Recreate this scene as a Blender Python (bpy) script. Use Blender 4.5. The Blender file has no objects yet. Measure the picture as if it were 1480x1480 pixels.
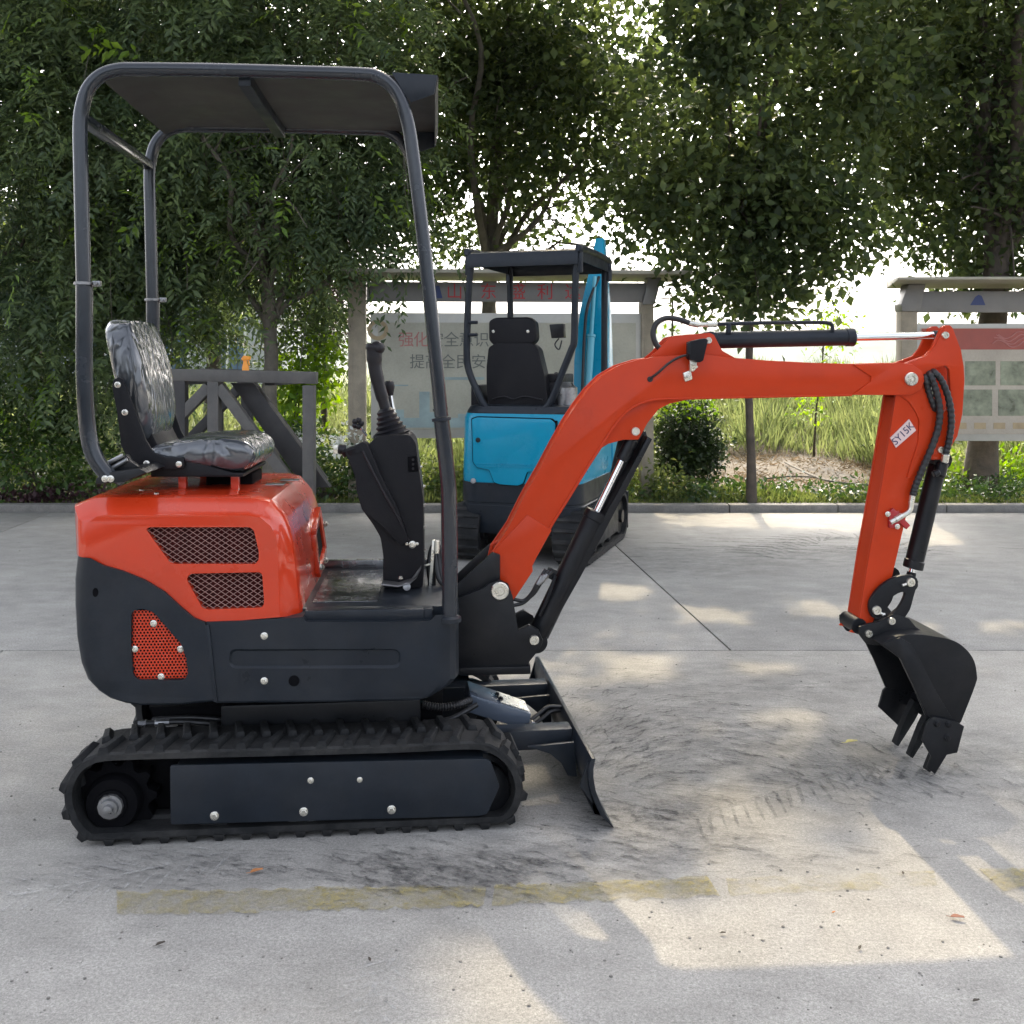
import bpy, bmesh, math, random
import numpy as np
from mathutils import Vector, Matrix
from mathutils.geometry import tessellate_polygon

random.seed(7)
RNG = np.random.default_rng(11)
C = bpy.context.scene.collection
SC = bpy.context.scene
R = math.radians

# ---------------------------------------------------------------- camera
FPX, HY, CZ = 1480.0, 530.0, 1.337          # focal length and horizon row in photo pixels, eye height in metres
cam_d = bpy.data.cameras.new('camera')
cam = bpy.data.objects.new('camera', cam_d)
C.objects.link(cam)
cam.location = (0, 0, CZ)
cam.rotation_euler = (R(90), 0, 0)
cam_d.sensor_width = 36
cam_d.lens = 36
cam_d.shift_y = -(740 - HY) / 1480
cam_d.clip_start = 0.05
cam_d.clip_end = 4000
SC.camera = cam

# ---------------------------------------------------------------- sky, sun, exposure
SUN_EL, SUN_AZ = R(44.5), R(6.9)                # behind the trees, a little to the right
world = bpy.data.worlds.new('World')
SC.world = world
world.use_nodes = True
nt = world.node_tree
nt.nodes.clear()
sky = nt.nodes.new('ShaderNodeTexSky')
sky.sky_type = 'NISHITA'
sky.sun_disc = False
sky.sun_elevation = SUN_EL
sky.sun_rotation = SUN_AZ
sky.altitude = 50
sky.air_density = 0.7
sky.dust_density = 7.0
sky.ozone_density = 0.6
bg = nt.nodes.new('ShaderNodeBackground')
bg.inputs[1].default_value = 0.15
wo = nt.nodes.new('ShaderNodeOutputWorld')
whiten = nt.nodes.new('ShaderNodeHueSaturation')   # thin summer haze: a paler, less blue sky all over
whiten.inputs['Saturation'].default_value = 0.46
nt.links.new(sky.outputs[0], whiten.inputs['Color'])
nt.links.new(whiten.outputs[0], bg.inputs[0])
nt.links.new(bg.outputs[0], wo.inputs[0])
sun_d = bpy.data.lights.new('sun', 'SUN')
sun_d.energy = 2.0
sun_d.angle = R(0.8)
sun_d.color = (0.45, 0.375, 0.25)      # a hazy sun filtered by thin cloud
sun = bpy.data.objects.new('sun', sun_d)
C.objects.link(sun)
SUNV = Vector((math.sin(SUN_AZ) * math.cos(SUN_EL), math.cos(SUN_AZ) * math.cos(SUN_EL), math.sin(SUN_EL)))
sun.rotation_euler = SUNV.to_track_quat('Z', 'Y').to_euler()
sun.location = SUNV * 30
SC.view_settings.view_transform = 'Standard'
SC.view_settings.look = 'None'
SC.view_settings.gamma = 1
SC.view_settings.use_curve_mapping = False
SC.view_settings.exposure = 2.3
SC.cycles.max_bounces = 8
SC.cycles.transparent_max_bounces = 12

# ---------------------------------------------------------------- materials
def nn(t, kind, **kw):
    n = t.nodes.new(kind)
    for k, v in kw.items():
        setattr(n, k, v)
    return n

def mat(name, col, rough=0.5, metal=0.0, coat=0.0, var=0.10, vscale=6.0, bump=0.0, bscale=60.0, dust=0.0, spec=0.5, rvar=0.12, fine=0.0):
    m = bpy.data.materials.new(name)
    m.use_nodes = True
    t = m.node_tree
    b = t.nodes['Principled BSDF']
    tc = nn(t, 'ShaderNodeTexCoord')
    n1 = nn(t, 'ShaderNodeTexNoise')
    n1.inputs['Scale'].default_value = vscale
    n1.inputs['Detail'].default_value = 6
    n1.inputs['Roughness'].default_value = 0.62
    t.links.new(tc.outputs['Object'], n1.inputs['Vector'])
    cr = nn(t, 'ShaderNodeValToRGB')
    cr.color_ramp.elements[0].position = 0.3
    cr.color_ramp.elements[1].position = 0.72
    cr.color_ramp.elements[0].color = tuple(c * (1 - var) for c in col) + (1,)
    cr.color_ramp.elements[1].color = tuple(min(1, c * (1 + var)) for c in col) + (1,)
    t.links.new(n1.outputs[0], cr.inputs[0])
    out = cr.outputs[0]
    if fine > 0:
        n3 = nn(t, 'ShaderNodeTexNoise')
        n3.inputs['Scale'].default_value = vscale * 22
        n3.inputs['Detail'].default_value = 3
        t.links.new(tc.outputs['Object'], n3.inputs['Vector'])
        mx = nn(t, 'ShaderNodeMix', data_type='RGBA', blend_type='MULTIPLY')
        r3 = nn(t, 'ShaderNodeMapRange')
        r3.inputs[1].default_value = 0.3
        r3.inputs[2].default_value = 0.7
        r3.inputs[3].default_value = 1 - fine
        r3.inputs[4].default_value = 1 + fine
        t.links.new(n3.outputs[0], r3.inputs[0])
        mx.inputs[0].default_value = 1
        t.links.new(out, mx.inputs[6])
        t.links.new(r3.outputs[0], mx.inputs[7])
        out = mx.outputs[2]
    if dust > 0:                            # settled dust in patches, thicker on what faces up
        n2 = nn(t, 'ShaderNodeTexNoise')
        n2.inputs['Scale'].default_value = 3.5
        n2.inputs['Detail'].default_value = 8
        n2.inputs['Roughness'].default_value = 0.7
        t.links.new(tc.outputs['Object'], n2.inputs['Vector'])
        r2 = nn(t, 'ShaderNodeMapRange')
        r2.inputs[1].default_value = 0.42
        r2.inputs[2].default_value = 0.75
        r2.inputs[3].default_value = 0.0
        r2.inputs[4].default_value = dust
        t.links.new(n2.outputs[0], r2.inputs[0])
        md = nn(t, 'ShaderNodeMix', data_type='RGBA')
        md.inputs[7].default_value = (0.30, 0.28, 0.25, 1)
        t.links.new(r2.outputs[0], md.inputs[0])
        t.links.new(out, md.inputs[6])
        out = md.outputs[2]
    t.links.new(out, b.inputs['Base Color'])
    rr = nn(t, 'ShaderNodeMapRange')
    rr.inputs[1].default_value = 0.3
    rr.inputs[2].default_value = 0.7
    rr.inputs[3].default_value = max(0.03, rough - rvar)
    rr.inputs[4].default_value = min(1, rough + rvar)
    t.links.new(n1.outputs[0], rr.inputs[0])
    t.links.new(rr.outputs[0], b.inputs['Roughness'])
    b.inputs['Metallic'].default_value = metal
    b.inputs['Coat Weight'].default_value = coat
    b.inputs['Coat Roughness'].default_value = 0.08
    b.inputs['Specular IOR Level'].default_value = spec
    if bump > 0:
        nb = nn(t, 'ShaderNodeTexNoise')
        nb.inputs['Scale'].default_value = bscale
        nb.inputs['Detail'].default_value = 4
        t.links.new(tc.outputs['Object'], nb.inputs['Vector'])
        bp = nn(t, 'ShaderNodeBump')
        bp.inputs['Strength'].default_value = bump
        bp.inputs['Distance'].default_value = 0.01
        t.links.new(nb.outputs[0], bp.inputs['Height'])
        t.links.new(bp.outputs[0], b.inputs['Normal'])
    return m

def leaf_mat(name, dark, light, trans=0.35, rough=0.45):
    m = bpy.data.materials.new(name)
    m.use_nodes = True
    t = m.node_tree
    t.nodes.clear()
    g = nn(t, 'ShaderNodeNewGeometry')
    cr = nn(t, 'ShaderNodeValToRGB')
    cr.color_ramp.elements[0].color = dark + (1,)
    cr.color_ramp.elements[1].color = light + (1,)
    cr.color_ramp.elements[0].position = 0.1
    cr.color_ramp.elements[1].position = 1.0
    tc = nn(t, 'ShaderNodeTexCoord')
    n1 = nn(t, 'ShaderNodeTexNoise')
    n1.inputs['Scale'].default_value = 1.4
    n1.inputs['Detail'].default_value = 2
    t.links.new(tc.outputs['Object'], n1.inputs['Vector'])
    ad = nn(t, 'ShaderNodeMath', operation='MULTIPLY')
    t.links.new(n1.outputs[0], ad.inputs[0])
    a2 = nn(t, 'ShaderNodeMath', operation='ADD')
    a2.inputs[1].default_value = 0.55
    t.links.new(g.outputs['Random Per Island'], a2.inputs[0])
    t.links.new(a2.outputs[0], ad.inputs[1])
    t.links.new(ad.outputs[0], cr.inputs[0])
    p = nn(t, 'ShaderNodeBsdfPrincipled')
    p.inputs['Roughness'].default_value = rough
    p.inputs['Specular IOR Level'].default_value = 0.35
    t.links.new(cr.outputs[0], p.inputs['Base Color'])
    tr = nn(t, 'ShaderNodeBsdfTranslucent')
    hs = nn(t, 'ShaderNodeHueSaturation')
    hs.inputs['Hue'].default_value = 0.485
    hs.inputs['Saturation'].default_value = 1.15
    hs.inputs['Value'].default_value = 1.8
    t.links.new(cr.outputs[0], hs.inputs['Color'])
    t.links.new(hs.outputs[0], tr.inputs[0])
    mx = nn(t, 'ShaderNodeMixShader')
    mx.inputs[0].default_value = trans
    t.links.new(p.outputs[0], mx.inputs[1])
    t.links.new(tr.outputs[0], mx.inputs[2])
    o = nn(t, 'ShaderNodeOutputMaterial')
    t.links.new(mx.outputs[0], o.inputs[0])
    return m

M = {}
M['red'] = mat('red_paint', (0.55, 0.040, 0.010), 0.28, coat=0.75, var=0.05, dust=0.0, rvar=0.05, spec=0.2)
M['boom_red'] = mat('boom_red_paint', (0.50, 0.040, 0.007), 0.34, coat=0.10, var=0.08, dust=0.008, rvar=0.08, spec=0.18)
M['grey'] = mat('slate_grey_paint', (0.011, 0.0155, 0.022), 0.36, coat=0.0, var=0.18, vscale=9, dust=0.05, rvar=0.10, spec=0.28, fine=0.08)
M['tube'] = mat('glossy_tube_paint', (0.013, 0.018, 0.025), 0.24, coat=0.35, var=0.15, vscale=9, dust=0.03, rvar=0.05, spec=0.4)
M['black'] = mat('black_paint', (0.008, 0.009, 0.011), 0.36, var=0.2, dust=0.05, spec=0.24, fine=0.1)
M['plastic'] = mat('black_plastic', (0.006, 0.006, 0.008), 0.48, var=0.12, bump=0.12, bscale=260, dust=0.02, spec=0.22)
M['rubber'] = mat('dusty_rubber', (0.014, 0.015, 0.016), 0.72, var=0.35, vscale=14, bump=0.25, bscale=120, dust=0.15, spec=0.2)
M['boot'] = mat('bellows_rubber', (0.012, 0.012, 0.015), 0.48, var=0.15, spec=0.3)
M['zinc'] = mat('zinc_plated_steel', (0.70, 0.68, 0.60), 0.30, metal=0.9, var=0.10, vscale=40)
M['chrome'] = mat('chrome_rod', (0.80, 0.81, 0.82), 0.10, metal=1.0, var=0.02, rvar=0.03)
M['steel'] = mat('worn_steel', (0.28, 0.28, 0.28), 0.34, metal=0.8, var=0.35, vscale=22)
M['deck_steel'] = mat('worn_floor_steel', (0.16, 0.165, 0.17), 0.22, metal=0.8, var=0.6, vscale=16, bump=0.12, bscale=30, dust=0.12, rvar=0.14)
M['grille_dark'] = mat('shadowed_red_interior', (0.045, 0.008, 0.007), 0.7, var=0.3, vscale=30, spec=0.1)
M['dark'] = mat('dark_interior', (0.004, 0.004, 0.005), 0.8, var=0.2, spec=0.08)  # near-black; in holes, gaps and under the machine it paints the shade
M['hose'] = mat('black_hose', (0.013, 0.013, 0.014), 0.45, var=0.2, vscale=60)
M['blue'] = mat('cyan_blue_paint', (0.002, 0.265, 0.42), 0.30, coat=0.25, var=0.05, dust=0.02, rvar=0.05, spec=0.2)
M['lightblue'] = mat('pale_blue_paint', (0.10, 0.40, 0.50), 0.35, coat=0.2, var=0.06)
M['guard'] = mat('slate_blue_guard', (0.115, 0.140, 0.180), 0.28, metal=0.3, coat=0.2, var=0.06)
M['mesh_wire'] = mat('galvanised_mesh', (0.34, 0.20, 0.17), 0.4, metal=0.6, var=0.15)
M['sticker'] = mat('pale_pink_sticker', (0.72, 0.55, 0.52), 0.6, var=0.06, vscale=30)
M['ink'] = mat('blue_black_ink', (0.03, 0.03, 0.10), 0.6)
M['white'] = mat('white_print', (0.72, 0.72, 0.70), 0.6)
M['lever'] = mat('lever_plastic', (0.015, 0.014, 0.016), 0.42, var=0.12, spec=0.3)
M['red_plastic'] = mat('red_plastic', (0.50, 0.02, 0.02), 0.4)
M['valve'] = mat('dark_red_valve', (0.38, 0.016, 0.02), 0.35, coat=0.2)
M['orange'] = mat('orange_plastic', (0.80, 0.30, 0.03), 0.45)
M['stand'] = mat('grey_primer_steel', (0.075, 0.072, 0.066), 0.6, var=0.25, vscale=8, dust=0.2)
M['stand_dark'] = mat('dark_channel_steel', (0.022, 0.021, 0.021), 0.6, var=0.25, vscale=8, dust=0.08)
M['board_post'] = mat('beige_stone_post', (0.30, 0.26, 0.19), 0.7, var=0.25, vscale=7, bump=0.1, fine=0.15)
M['board_grey'] = mat('brushed_grey_metal', (0.19, 0.185, 0.175), 0.45, metal=0.3, var=0.12, vscale=5)
M['board_roof'] = mat('pale_metal_roof', (0.33, 0.31, 0.24), 0.5, var=0.15)
M['board_panel'] = mat('faded_poster', (0.37, 0.36, 0.285), 0.40, var=0.16, vscale=2.2, fine=0.05)
M['board_warm'] = mat('faded_warm_poster', (0.40, 0.355, 0.285), 0.40, var=0.16, vscale=2.2, fine=0.05)
M['roof_ground_lit'] = mat('ground_lit_sheet', (0.040, 0.038, 0.035), 0.5, var=0.2, vscale=5, spec=0.3, dust=0.08)  # grey-brown carries the ground's bounce light on the roof's underside
M['board_frame'] = mat('pale_alloy_frame', (0.42, 0.41, 0.36), 0.4, metal=0.3, var=0.1)
M['board_red'] = mat('red_print', (0.42, 0.03, 0.035), 0.55)
M['board_redband'] = mat('faded_red_banner', (0.30, 0.075, 0.055), 0.55, var=0.15, vscale=5)
M['board_dark'] = mat('grey_green_print', (0.13, 0.14, 0.12), 0.55)
M['board_pink'] = mat('faded_pink_print', (0.42, 0.17, 0.15), 0.55)
M['board_blue'] = mat('faded_blue_print', (0.27, 0.35, 0.34), 0.55, var=0.2)
M['board_navy'] = mat('navy_logo_print', (0.03, 0.05, 0.16), 0.5)
M['board_photo'] = mat('faded_green_photo', (0.20, 0.22, 0.15), 0.35, var=0.55, vscale=9)
M['board_tan'] = mat('tan_emblem_print', (0.36, 0.28, 0.16), 0.55, var=0.2, vscale=9)
M['bark'] = mat('brown_bark', (0.085, 0.068, 0.052), 0.9, var=0.4, vscale=9, bump=0.7, bscale=30)
M['bark_pale'] = mat('grey_bark', (0.13, 0.115, 0.09), 0.9, var=0.35, vscale=10, bump=0.6, bscale=34)
M['leaf_ash'] = leaf_mat('pinnate_leaf', (0.034, 0.062, 0.036), (0.175, 0.235, 0.090), 0.42)
M['leaf_tip'] = leaf_mat('sunlit_tip_leaf', (0.10, 0.19, 0.03), (0.22, 0.33, 0.05), 0.42)  # yellow-green paints the sun on the outer leaf sprays
M['leaf_broad'] = leaf_mat('broad_leaf', (0.019, 0.039, 0.020), (0.140, 0.185, 0.058), 0.46)
M['leaf_bush'] = leaf_mat('glossy_bush_leaf', (0.016, 0.040, 0.016), (0.08, 0.14, 0.03), 0.28, 0.35)
M['leaf_dense'] = leaf_mat('dense_dark_bush_leaf', (0.008, 0.018, 0.008), (0.05, 0.08, 0.022), 0.25, 0.4)
M['leaf_bright'] = leaf_mat('bright_leaf', (0.07, 0.15, 0.02), (0.20, 0.32, 0.04), 0.45)
M['leaf_maroon'] = leaf_mat('maroon_leaf', (0.030, 0.016, 0.020), (0.10, 0.05, 0.055), 0.25)
M['petal'] = leaf_mat('white_petal', (0.60, 0.62, 0.58), (0.82, 0.82, 0.80), 0.3)
M['grass'] = leaf_mat('tall_grass', (0.050, 0.080, 0.030), (0.215, 0.245, 0.105), 0.42, 0.6)
M['grass_low'] = leaf_mat('low_weeds', (0.04, 0.075, 0.018), (0.19, 0.22, 0.07), 0.40, 0.6)
M['straw'] = leaf_mat('dry_straw', (0.07, 0.055, 0.032), (0.30, 0.24, 0.15), 0.2, 0.8)
M['leaf_fallen_o'] = mat('orange_brown_dead_leaf', (0.42, 0.17, 0.06), 0.7, var=0.3, vscale=60)
M['leaf_fallen_r'] = mat('red_brown_dead_leaf', (0.22, 0.075, 0.045), 0.7, var=0.3, vscale=60)
M['leaf_fallen_y'] = mat('yellow_dead_leaf', (0.45, 0.40, 0.13), 0.7, var=0.3, vscale=60)
M['leaf_fallen_d'] = mat('dark_dead_leaf', (0.05, 0.04, 0.03), 0.8, var=0.3, vscale=60)
M['wall'] = mat('pale_render_wall', (0.42, 0.44, 0.46), 0.8, var=0.08)
M['glass'] = mat('window_glass', (0.10, 0.16, 0.24), 0.08, var=0.3, vscale=0.6, spec=0.8)
M['hill'] = mat('wooded_hill', (0.045, 0.07, 0.045), 0.9, var=0.3, vscale=0.03)

def plastic_film():
    m = bpy.data.materials.new('crinkled_clear_film')
    m.use_nodes = True
    t = m.node_tree
    b = t.nodes['Principled BSDF']
    tc = nn(t, 'ShaderNodeTexCoord')
    mp = nn(t, 'ShaderNodeMapping')
    mp.inputs['Rotation'].default_value = (0.3, 0.5, 0.2)
    mp.inputs['Scale'].default_value = (1.3, 2.2, 0.7)
    t.links.new(tc.outputs['Object'], mp.inputs[0])
    n0 = nn(t, 'ShaderNodeTexNoise')
    n0.inputs['Scale'].default_value = 5
    n0.inputs['Detail'].default_value = 3
    t.links.new(mp.outputs[0], n0.inputs['Vector'])
    mxv = nn(t, 'ShaderNodeMix', data_type='VECTOR')
    mxv.inputs[0].default_value = 0.16
    t.links.new(mp.outputs[0], mxv.inputs[4])
    t.links.new(n0.outputs['Color'], mxv.inputs[5])
    v = nn(t, 'ShaderNodeTexNoise')
    v.noise_type = 'RIDGED_MULTIFRACTAL'
    v.inputs['Scale'].default_value = 21
    v.inputs['Detail'].default_value = 5
    v.inputs['Roughness'].default_value = 0.55
    t.links.new(mxv.outputs[1], v.inputs['Vector'])
    bp = nn(t, 'ShaderNodeBump')
    bp.inputs['Strength'].default_value = 0.8
    bp.inputs['Distance'].default_value = 0.02
    t.links.new(v.outputs[0], bp.inputs['Height'])
    t.links.new(bp.outputs[0], b.inputs['Normal'])
    t.links.new(bp.outputs[0], b.inputs['Coat Normal'])
    cr = nn(t, 'ShaderNodeValToRGB')
    cr.color_ramp.elements[0].color = (0.055, 0.062, 0.070, 1)
    cr.color_ramp.elements[1].color = (0.20, 0.215, 0.225, 1)
    cr.color_ramp.elements[0].position = 0.15
    cr.color_ramp.elements[1].position = 0.95
    t.links.new(v.outputs[0], cr.inputs[0])
    t.links.new(cr.outputs[0], b.inputs['Base Color'])
    b.inputs['Roughness'].default_value = 0.2
    b.inputs['Coat Weight'].default_value = 1.0
    b.inputs['Coat Roughness'].default_value = 0.10
    b.inputs['Specular IOR Level'].default_value = 0.7
    return m
M['film'] = plastic_film()

def concrete():
    m = bpy.data.materials.new('worn_concrete')
    m.use_nodes = True
    t = m.node_tree
    b = t.nodes['Principled BSDF']
    g = nn(t, 'ShaderNodeNewGeometry')
    def noise(sc, det=6, ro=0.6, stretch=None, rot=0):
        n = nn(t, 'ShaderNodeTexNoise')
        n.inputs['Scale'].default_value = sc
        n.inputs['Detail'].default_value = det
        n.inputs['Roughness'].default_value = ro
        src = g.outputs['Position']
        if stretch:
            mp = nn(t, 'ShaderNodeMapping')
            mp.inputs['Scale'].default_value = stretch
            mp.inputs['Rotation'].default_value = (0, 0, rot)
            t.links.new(src, mp.inputs[0])
            src = mp.outputs[0]
        t.links.new(src, n.inputs['Vector'])
        return n
    def ramp(n, p0, p1, c0, c1):
        r = nn(t, 'ShaderNodeMapRange')
        r.inputs[1].default_value = p0
        r.inputs[2].default_value = p1
        r.inputs[3].default_value = c0
        r.inputs[4].default_value = c1
        t.links.new(n.outputs[0], r.inputs[0])
        return r.outputs[0]
    def mul(a, bb):
        x = nn(t, 'ShaderNodeMath', operation='MULTIPLY')
        t.links.new(a, x.inputs[0])
        t.links.new(bb, x.inputs[1])
        return x.outputs[0]
    big = ramp(noise(0.55, 5, 0.55), 0.3, 0.7, 0.84, 1.12)
    mid = ramp(noise(3.2, 8, 0.68), 0.3, 0.7, 0.83, 1.12)
    fin = ramp(noise(110, 6, 0.85), 0.34, 0.66, 0.62, 1.34)
    grit = ramp(noise(260, 3, 0.7), 0.30, 0.70, 0.70, 1.26)
    scr = ramp(noise(6, 8, 0.78, (0.8, 1.5, 1), 0.5), 0.36, 0.66, 0.86, 1.08)
    scuff_n = noise(8, 10, 0.80, (0.8, 1.5, 1), -0.35)
    # rubber scuffing where the machines turn, in front of the blade and to its right
    sep = nn(t, 'ShaderNodeSeparateXYZ')
    t.links.new(g.outputs['Position'], sep.inputs[0])
    def lin(src, a, c):
        x = nn(t, 'ShaderNodeMath', operation='MULTIPLY_ADD')
        x.inputs[1].default_value = a
        x.inputs[2].default_value = c
        t.links.new(src, x.inputs[0])
        return x.outputs[0]
    def blob(cx, cy, rx, ry):
        dx = lin(sep.outputs[0], 1 / rx, -cx / rx)
        dy = lin(sep.outputs[1], 1 / ry, -cy / ry)
        x2 = mul(dx, dx)
        y2 = mul(dy, dy)
        s = nn(t, 'ShaderNodeMath', operation='ADD')
        t.links.new(x2, s.inputs[0])
        t.links.new(y2, s.inputs[1])
        r = nn(t, 'ShaderNodeMapRange', interpolation_type='SMOOTHSTEP')
        r.inputs[1].default_value = 0
        r.inputs[2].default_value = 1
        r.inputs[3].default_value = 1
        r.inputs[4].default_value = 0
        t.links.new(s.outputs[0], r.inputs[0])
        return r.outputs[0]
    tot = None
    for bl in [(0.75, 3.55, 1.1, 0.95), (0.15, 2.78, 0.75, 0.30), (1.1, 7.0, 1.5, 0.7), (2.1, 7.2, 1.2, 0.5), (1.55, 3.45, 0.6, 0.55), (-1.0, 2.72, 0.8, 0.14), (1.0, 4.3, 1.2, 0.4)]:
        o = blob(*bl)
        if tot is None:
            tot = o
        else:
            mxn = nn(t, 'ShaderNodeMath', operation='MAXIMUM')
            t.links.new(tot, mxn.inputs[0])
            t.links.new(o, mxn.inputs[1])
            tot = mxn.outputs[0]
    sc_amt = mul(tot, ramp(scuff_n, 0.40, 0.64, 0.0, 0.55))
    k = mul(mul(mul(mul(big, mid), fin), grit), scr)
    base = nn(t, 'ShaderNodeMix', data_type='RGBA', blend_type='MULTIPLY')
    base.inputs[0].default_value = 1
    base.inputs[6].default_value = (0.345, 0.333, 0.305, 1)
    t.links.new(k, base.inputs[7])
    md = nn(t, 'ShaderNodeMix', data_type='RGBA')
    md.inputs[7].default_value = (0.070, 0.071, 0.072, 1)
    t.links.new(sc_amt, md.inputs[0])
    t.links.new(base.outputs[2], md.inputs[6])
    # sandy dust
    ds = ramp(noise(1.3, 7, 0.7), 0.50, 0.78, 0.0, 0.30)
    m2 = nn(t, 'ShaderNodeMix', data_type='RGBA')
    m2.inputs[7].default_value = (0.36, 0.345, 0.31, 1)
    t.links.new(ds, m2.inputs[0])
    t.links.new(md.outputs[2], m2.inputs[6])
    # pits
    vo = nn(t, 'ShaderNodeTexVoronoi')
    vo.inputs['Scale'].default_value = 26
    t.links.new(g.outputs['Position'], vo.inputs['Vector'])
    pit = ramp(vo, 0.04, 0.12, 0.75, 0.0)
    m3 = nn(t, 'ShaderNodeMix', data_type='RGBA')
    m3.inputs[7].default_value = (0.10, 0.10, 0.095, 1)
    pm = mul(pit, ramp(noise(2.1, 3, 0.5), 0.5, 0.62, 0.0, 1.0))
    t.links.new(pm, m3.inputs[0])
    t.links.new(m2.outputs[2], m3.inputs[6])
    t.links.new(m3.outputs[2], b.inputs['Base Color'])
    b.inputs['Roughness'].default_value = 0.85
    b.inputs['Specular IOR Level'].default_value = 0.3
    bp = nn(t, 'ShaderNodeBump')
    bp.inputs['Strength'].default_value = 0.35
    bp.inputs['Distance'].default_value = 0.004
    nb = noise(120, 5, 0.7)
    t.links.new(nb.outputs[0], bp.inputs['Height'])
    t.links.new(bp.outputs[0], b.inputs['Normal'])
    return m
M['concrete'] = concrete()

def worn_sheet(name, col, lo, hi, sc=9, stretch=(1, 1, 1), amax=0.9, rot=0.0):
    m = bpy.data.materials.new(name)
    m.use_nodes = True
    t = m.node_tree
    b = t.nodes['Principled BSDF']
    b.inputs['Base Color'].default_value = col + (1,)
    b.inputs['Roughness'].default_value = 0.85
    b.inputs['Specular IOR Level'].default_value = 0.25
    g = nn(t, 'ShaderNodeNewGeometry')
    mp = nn(t, 'ShaderNodeMapping')
    mp.inputs['Scale'].default_value = stretch
    mp.inputs['Rotation'].default_value = (0, 0, rot)
    t.links.new(g.outputs['Position'], mp.inputs[0])
    n = nn(t, 'ShaderNodeTexNoise')
    n.inputs['Scale'].default_value = sc
    n.inputs['Detail'].default_value = 9
    n.inputs['Roughness'].default_value = 0.72
    t.links.new(mp.outputs[0], n.inputs['Vector'])
    r = nn(t, 'ShaderNodeMapRange')
    r.inputs[1].default_value = lo
    r.inputs[2].default_value = hi
    r.inputs[3].default_value = 0
    r.inputs[4].default_value = amax
    t.links.new(n.outputs[0], r.inputs[0])
    n2 = nn(t, 'ShaderNodeTexNoise')
    n2.inputs['Scale'].default_value = 60
    n2.inputs['Detail'].default_value = 5
    n2.inputs['Roughness'].default_value = 0.75
    t.links.new(g.outputs['Position'], n2.inputs['Vector'])
    r2 = nn(t, 'ShaderNodeMapRange')
    r2.inputs[1].default_value = 0.38
    r2.inputs[2].default_value = 0.60
    r2.inputs[3].default_value = 0.25
    r2.inputs[4].default_value = 1.0
    t.links.new(n2.outputs[0], r2.inputs[0])
    mm_ = nn(t, 'ShaderNodeMath', operation='MULTIPLY')
    t.links.new(r.outputs[0], mm_.inputs[0])
    t.links.new(r2.outputs[0], mm_.inputs[1])
    t.links.new(mm_.outputs[0], b.inputs['Alpha'])
    return m
M['yellow_line'] = worn_sheet('worn_yellow_road_paint', (0.32, 0.275, 0.125), 0.32, 0.60, 6.5, amax=0.88)
M['yellow_faded'] = worn_sheet('nearly_worn_off_road_paint', (0.36, 0.315, 0.16), 0.42, 0.68, 6.5, amax=0.75)
M['tyre'] = worn_sheet('rubber_tread_print', (0.085, 0.085, 0.084), 0.34, 0.62, 22, amax=0.52)
M['tread'] = worn_sheet('tread_print', (0.095, 0.095, 0.093), 0.34, 0.62, 26, amax=0.66)
M['tyre_light'] = worn_sheet('pale_scraped_print', (0.42, 0.42, 0.40), 0.44, 0.64, 26, amax=0.7)
M['soil'] = mat('dry_soil', (0.085, 0.066, 0.042), 0.95, var=0.35, vscale=4, bump=0.8, bscale=18, fine=0.3)
M['soil_dark'] = mat('damp_soil', (0.07, 0.058, 0.042), 0.95, var=0.35, vscale=4, bump=0.8, bscale=18, fine=0.3)
M['field_soil'] = mat('grassy_earth', (0.12, 0.14, 0.055), 0.95, var=0.35, vscale=2, bump=0.8, bscale=10, fine=0.3)
M['kerb'] = mat('weathered_kerb', (0.21, 0.20, 0.18), 0.9, var=0.25, vscale=8, bump=0.5, bscale=50, fine=0.2, dust=0.15)

# ---------------------------------------------------------------- geometry helpers
WM = {}                                      # world matrix of every thing and part

def wpx(x, y, Y):
    return Vector(((x - 740) / FPX * Y, Y, CZ - (y - HY) / FPX * Y))

def gpx(x, y, z=0.0):
    Y = (CZ - z) * FPX / (y - HY)
    return Vector(((x - 740) / FPX * Y, Y, z))

class Frame:
    """a vertical frame: u along the thing, v away from the viewer, z up"""
    def __init__(s, deg, X0, Y0):
        s.a = R(deg)
        s.c, s.s = math.cos(s.a), math.sin(s.a)
        s.X0, s.Y0 = X0, Y0
        s.U = Vector((s.c, s.s, 0))
        s.V = Vector((-s.s, s.c, 0))
    def w(s, u, v, z):
        return Vector((s.X0 + u * s.c - v * s.s, s.Y0 + u * s.s + v * s.c, z))
    def P(s, x, y, v):
        k = (x - 740) / FPX
        Y = (v + s.Y0 * s.c - s.X0 * s.s) / (s.c - s.s * k)
        return Vector((k * Y, Y, CZ - (y - HY) / FPX * Y))
    def p(s, x, y, v):
        q = s.P(x, y, v)
        return ((q.x - s.X0) * s.c + (q.y - s.Y0) * s.s, q.z)
    def pp(s, pts, v):
        return [s.p(x, y, v) for x, y in pts]
    def m(s, pos):
        mm = Matrix.Rotation(s.a, 4, 'Z')
        mm.translation = pos
        return mm

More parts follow.
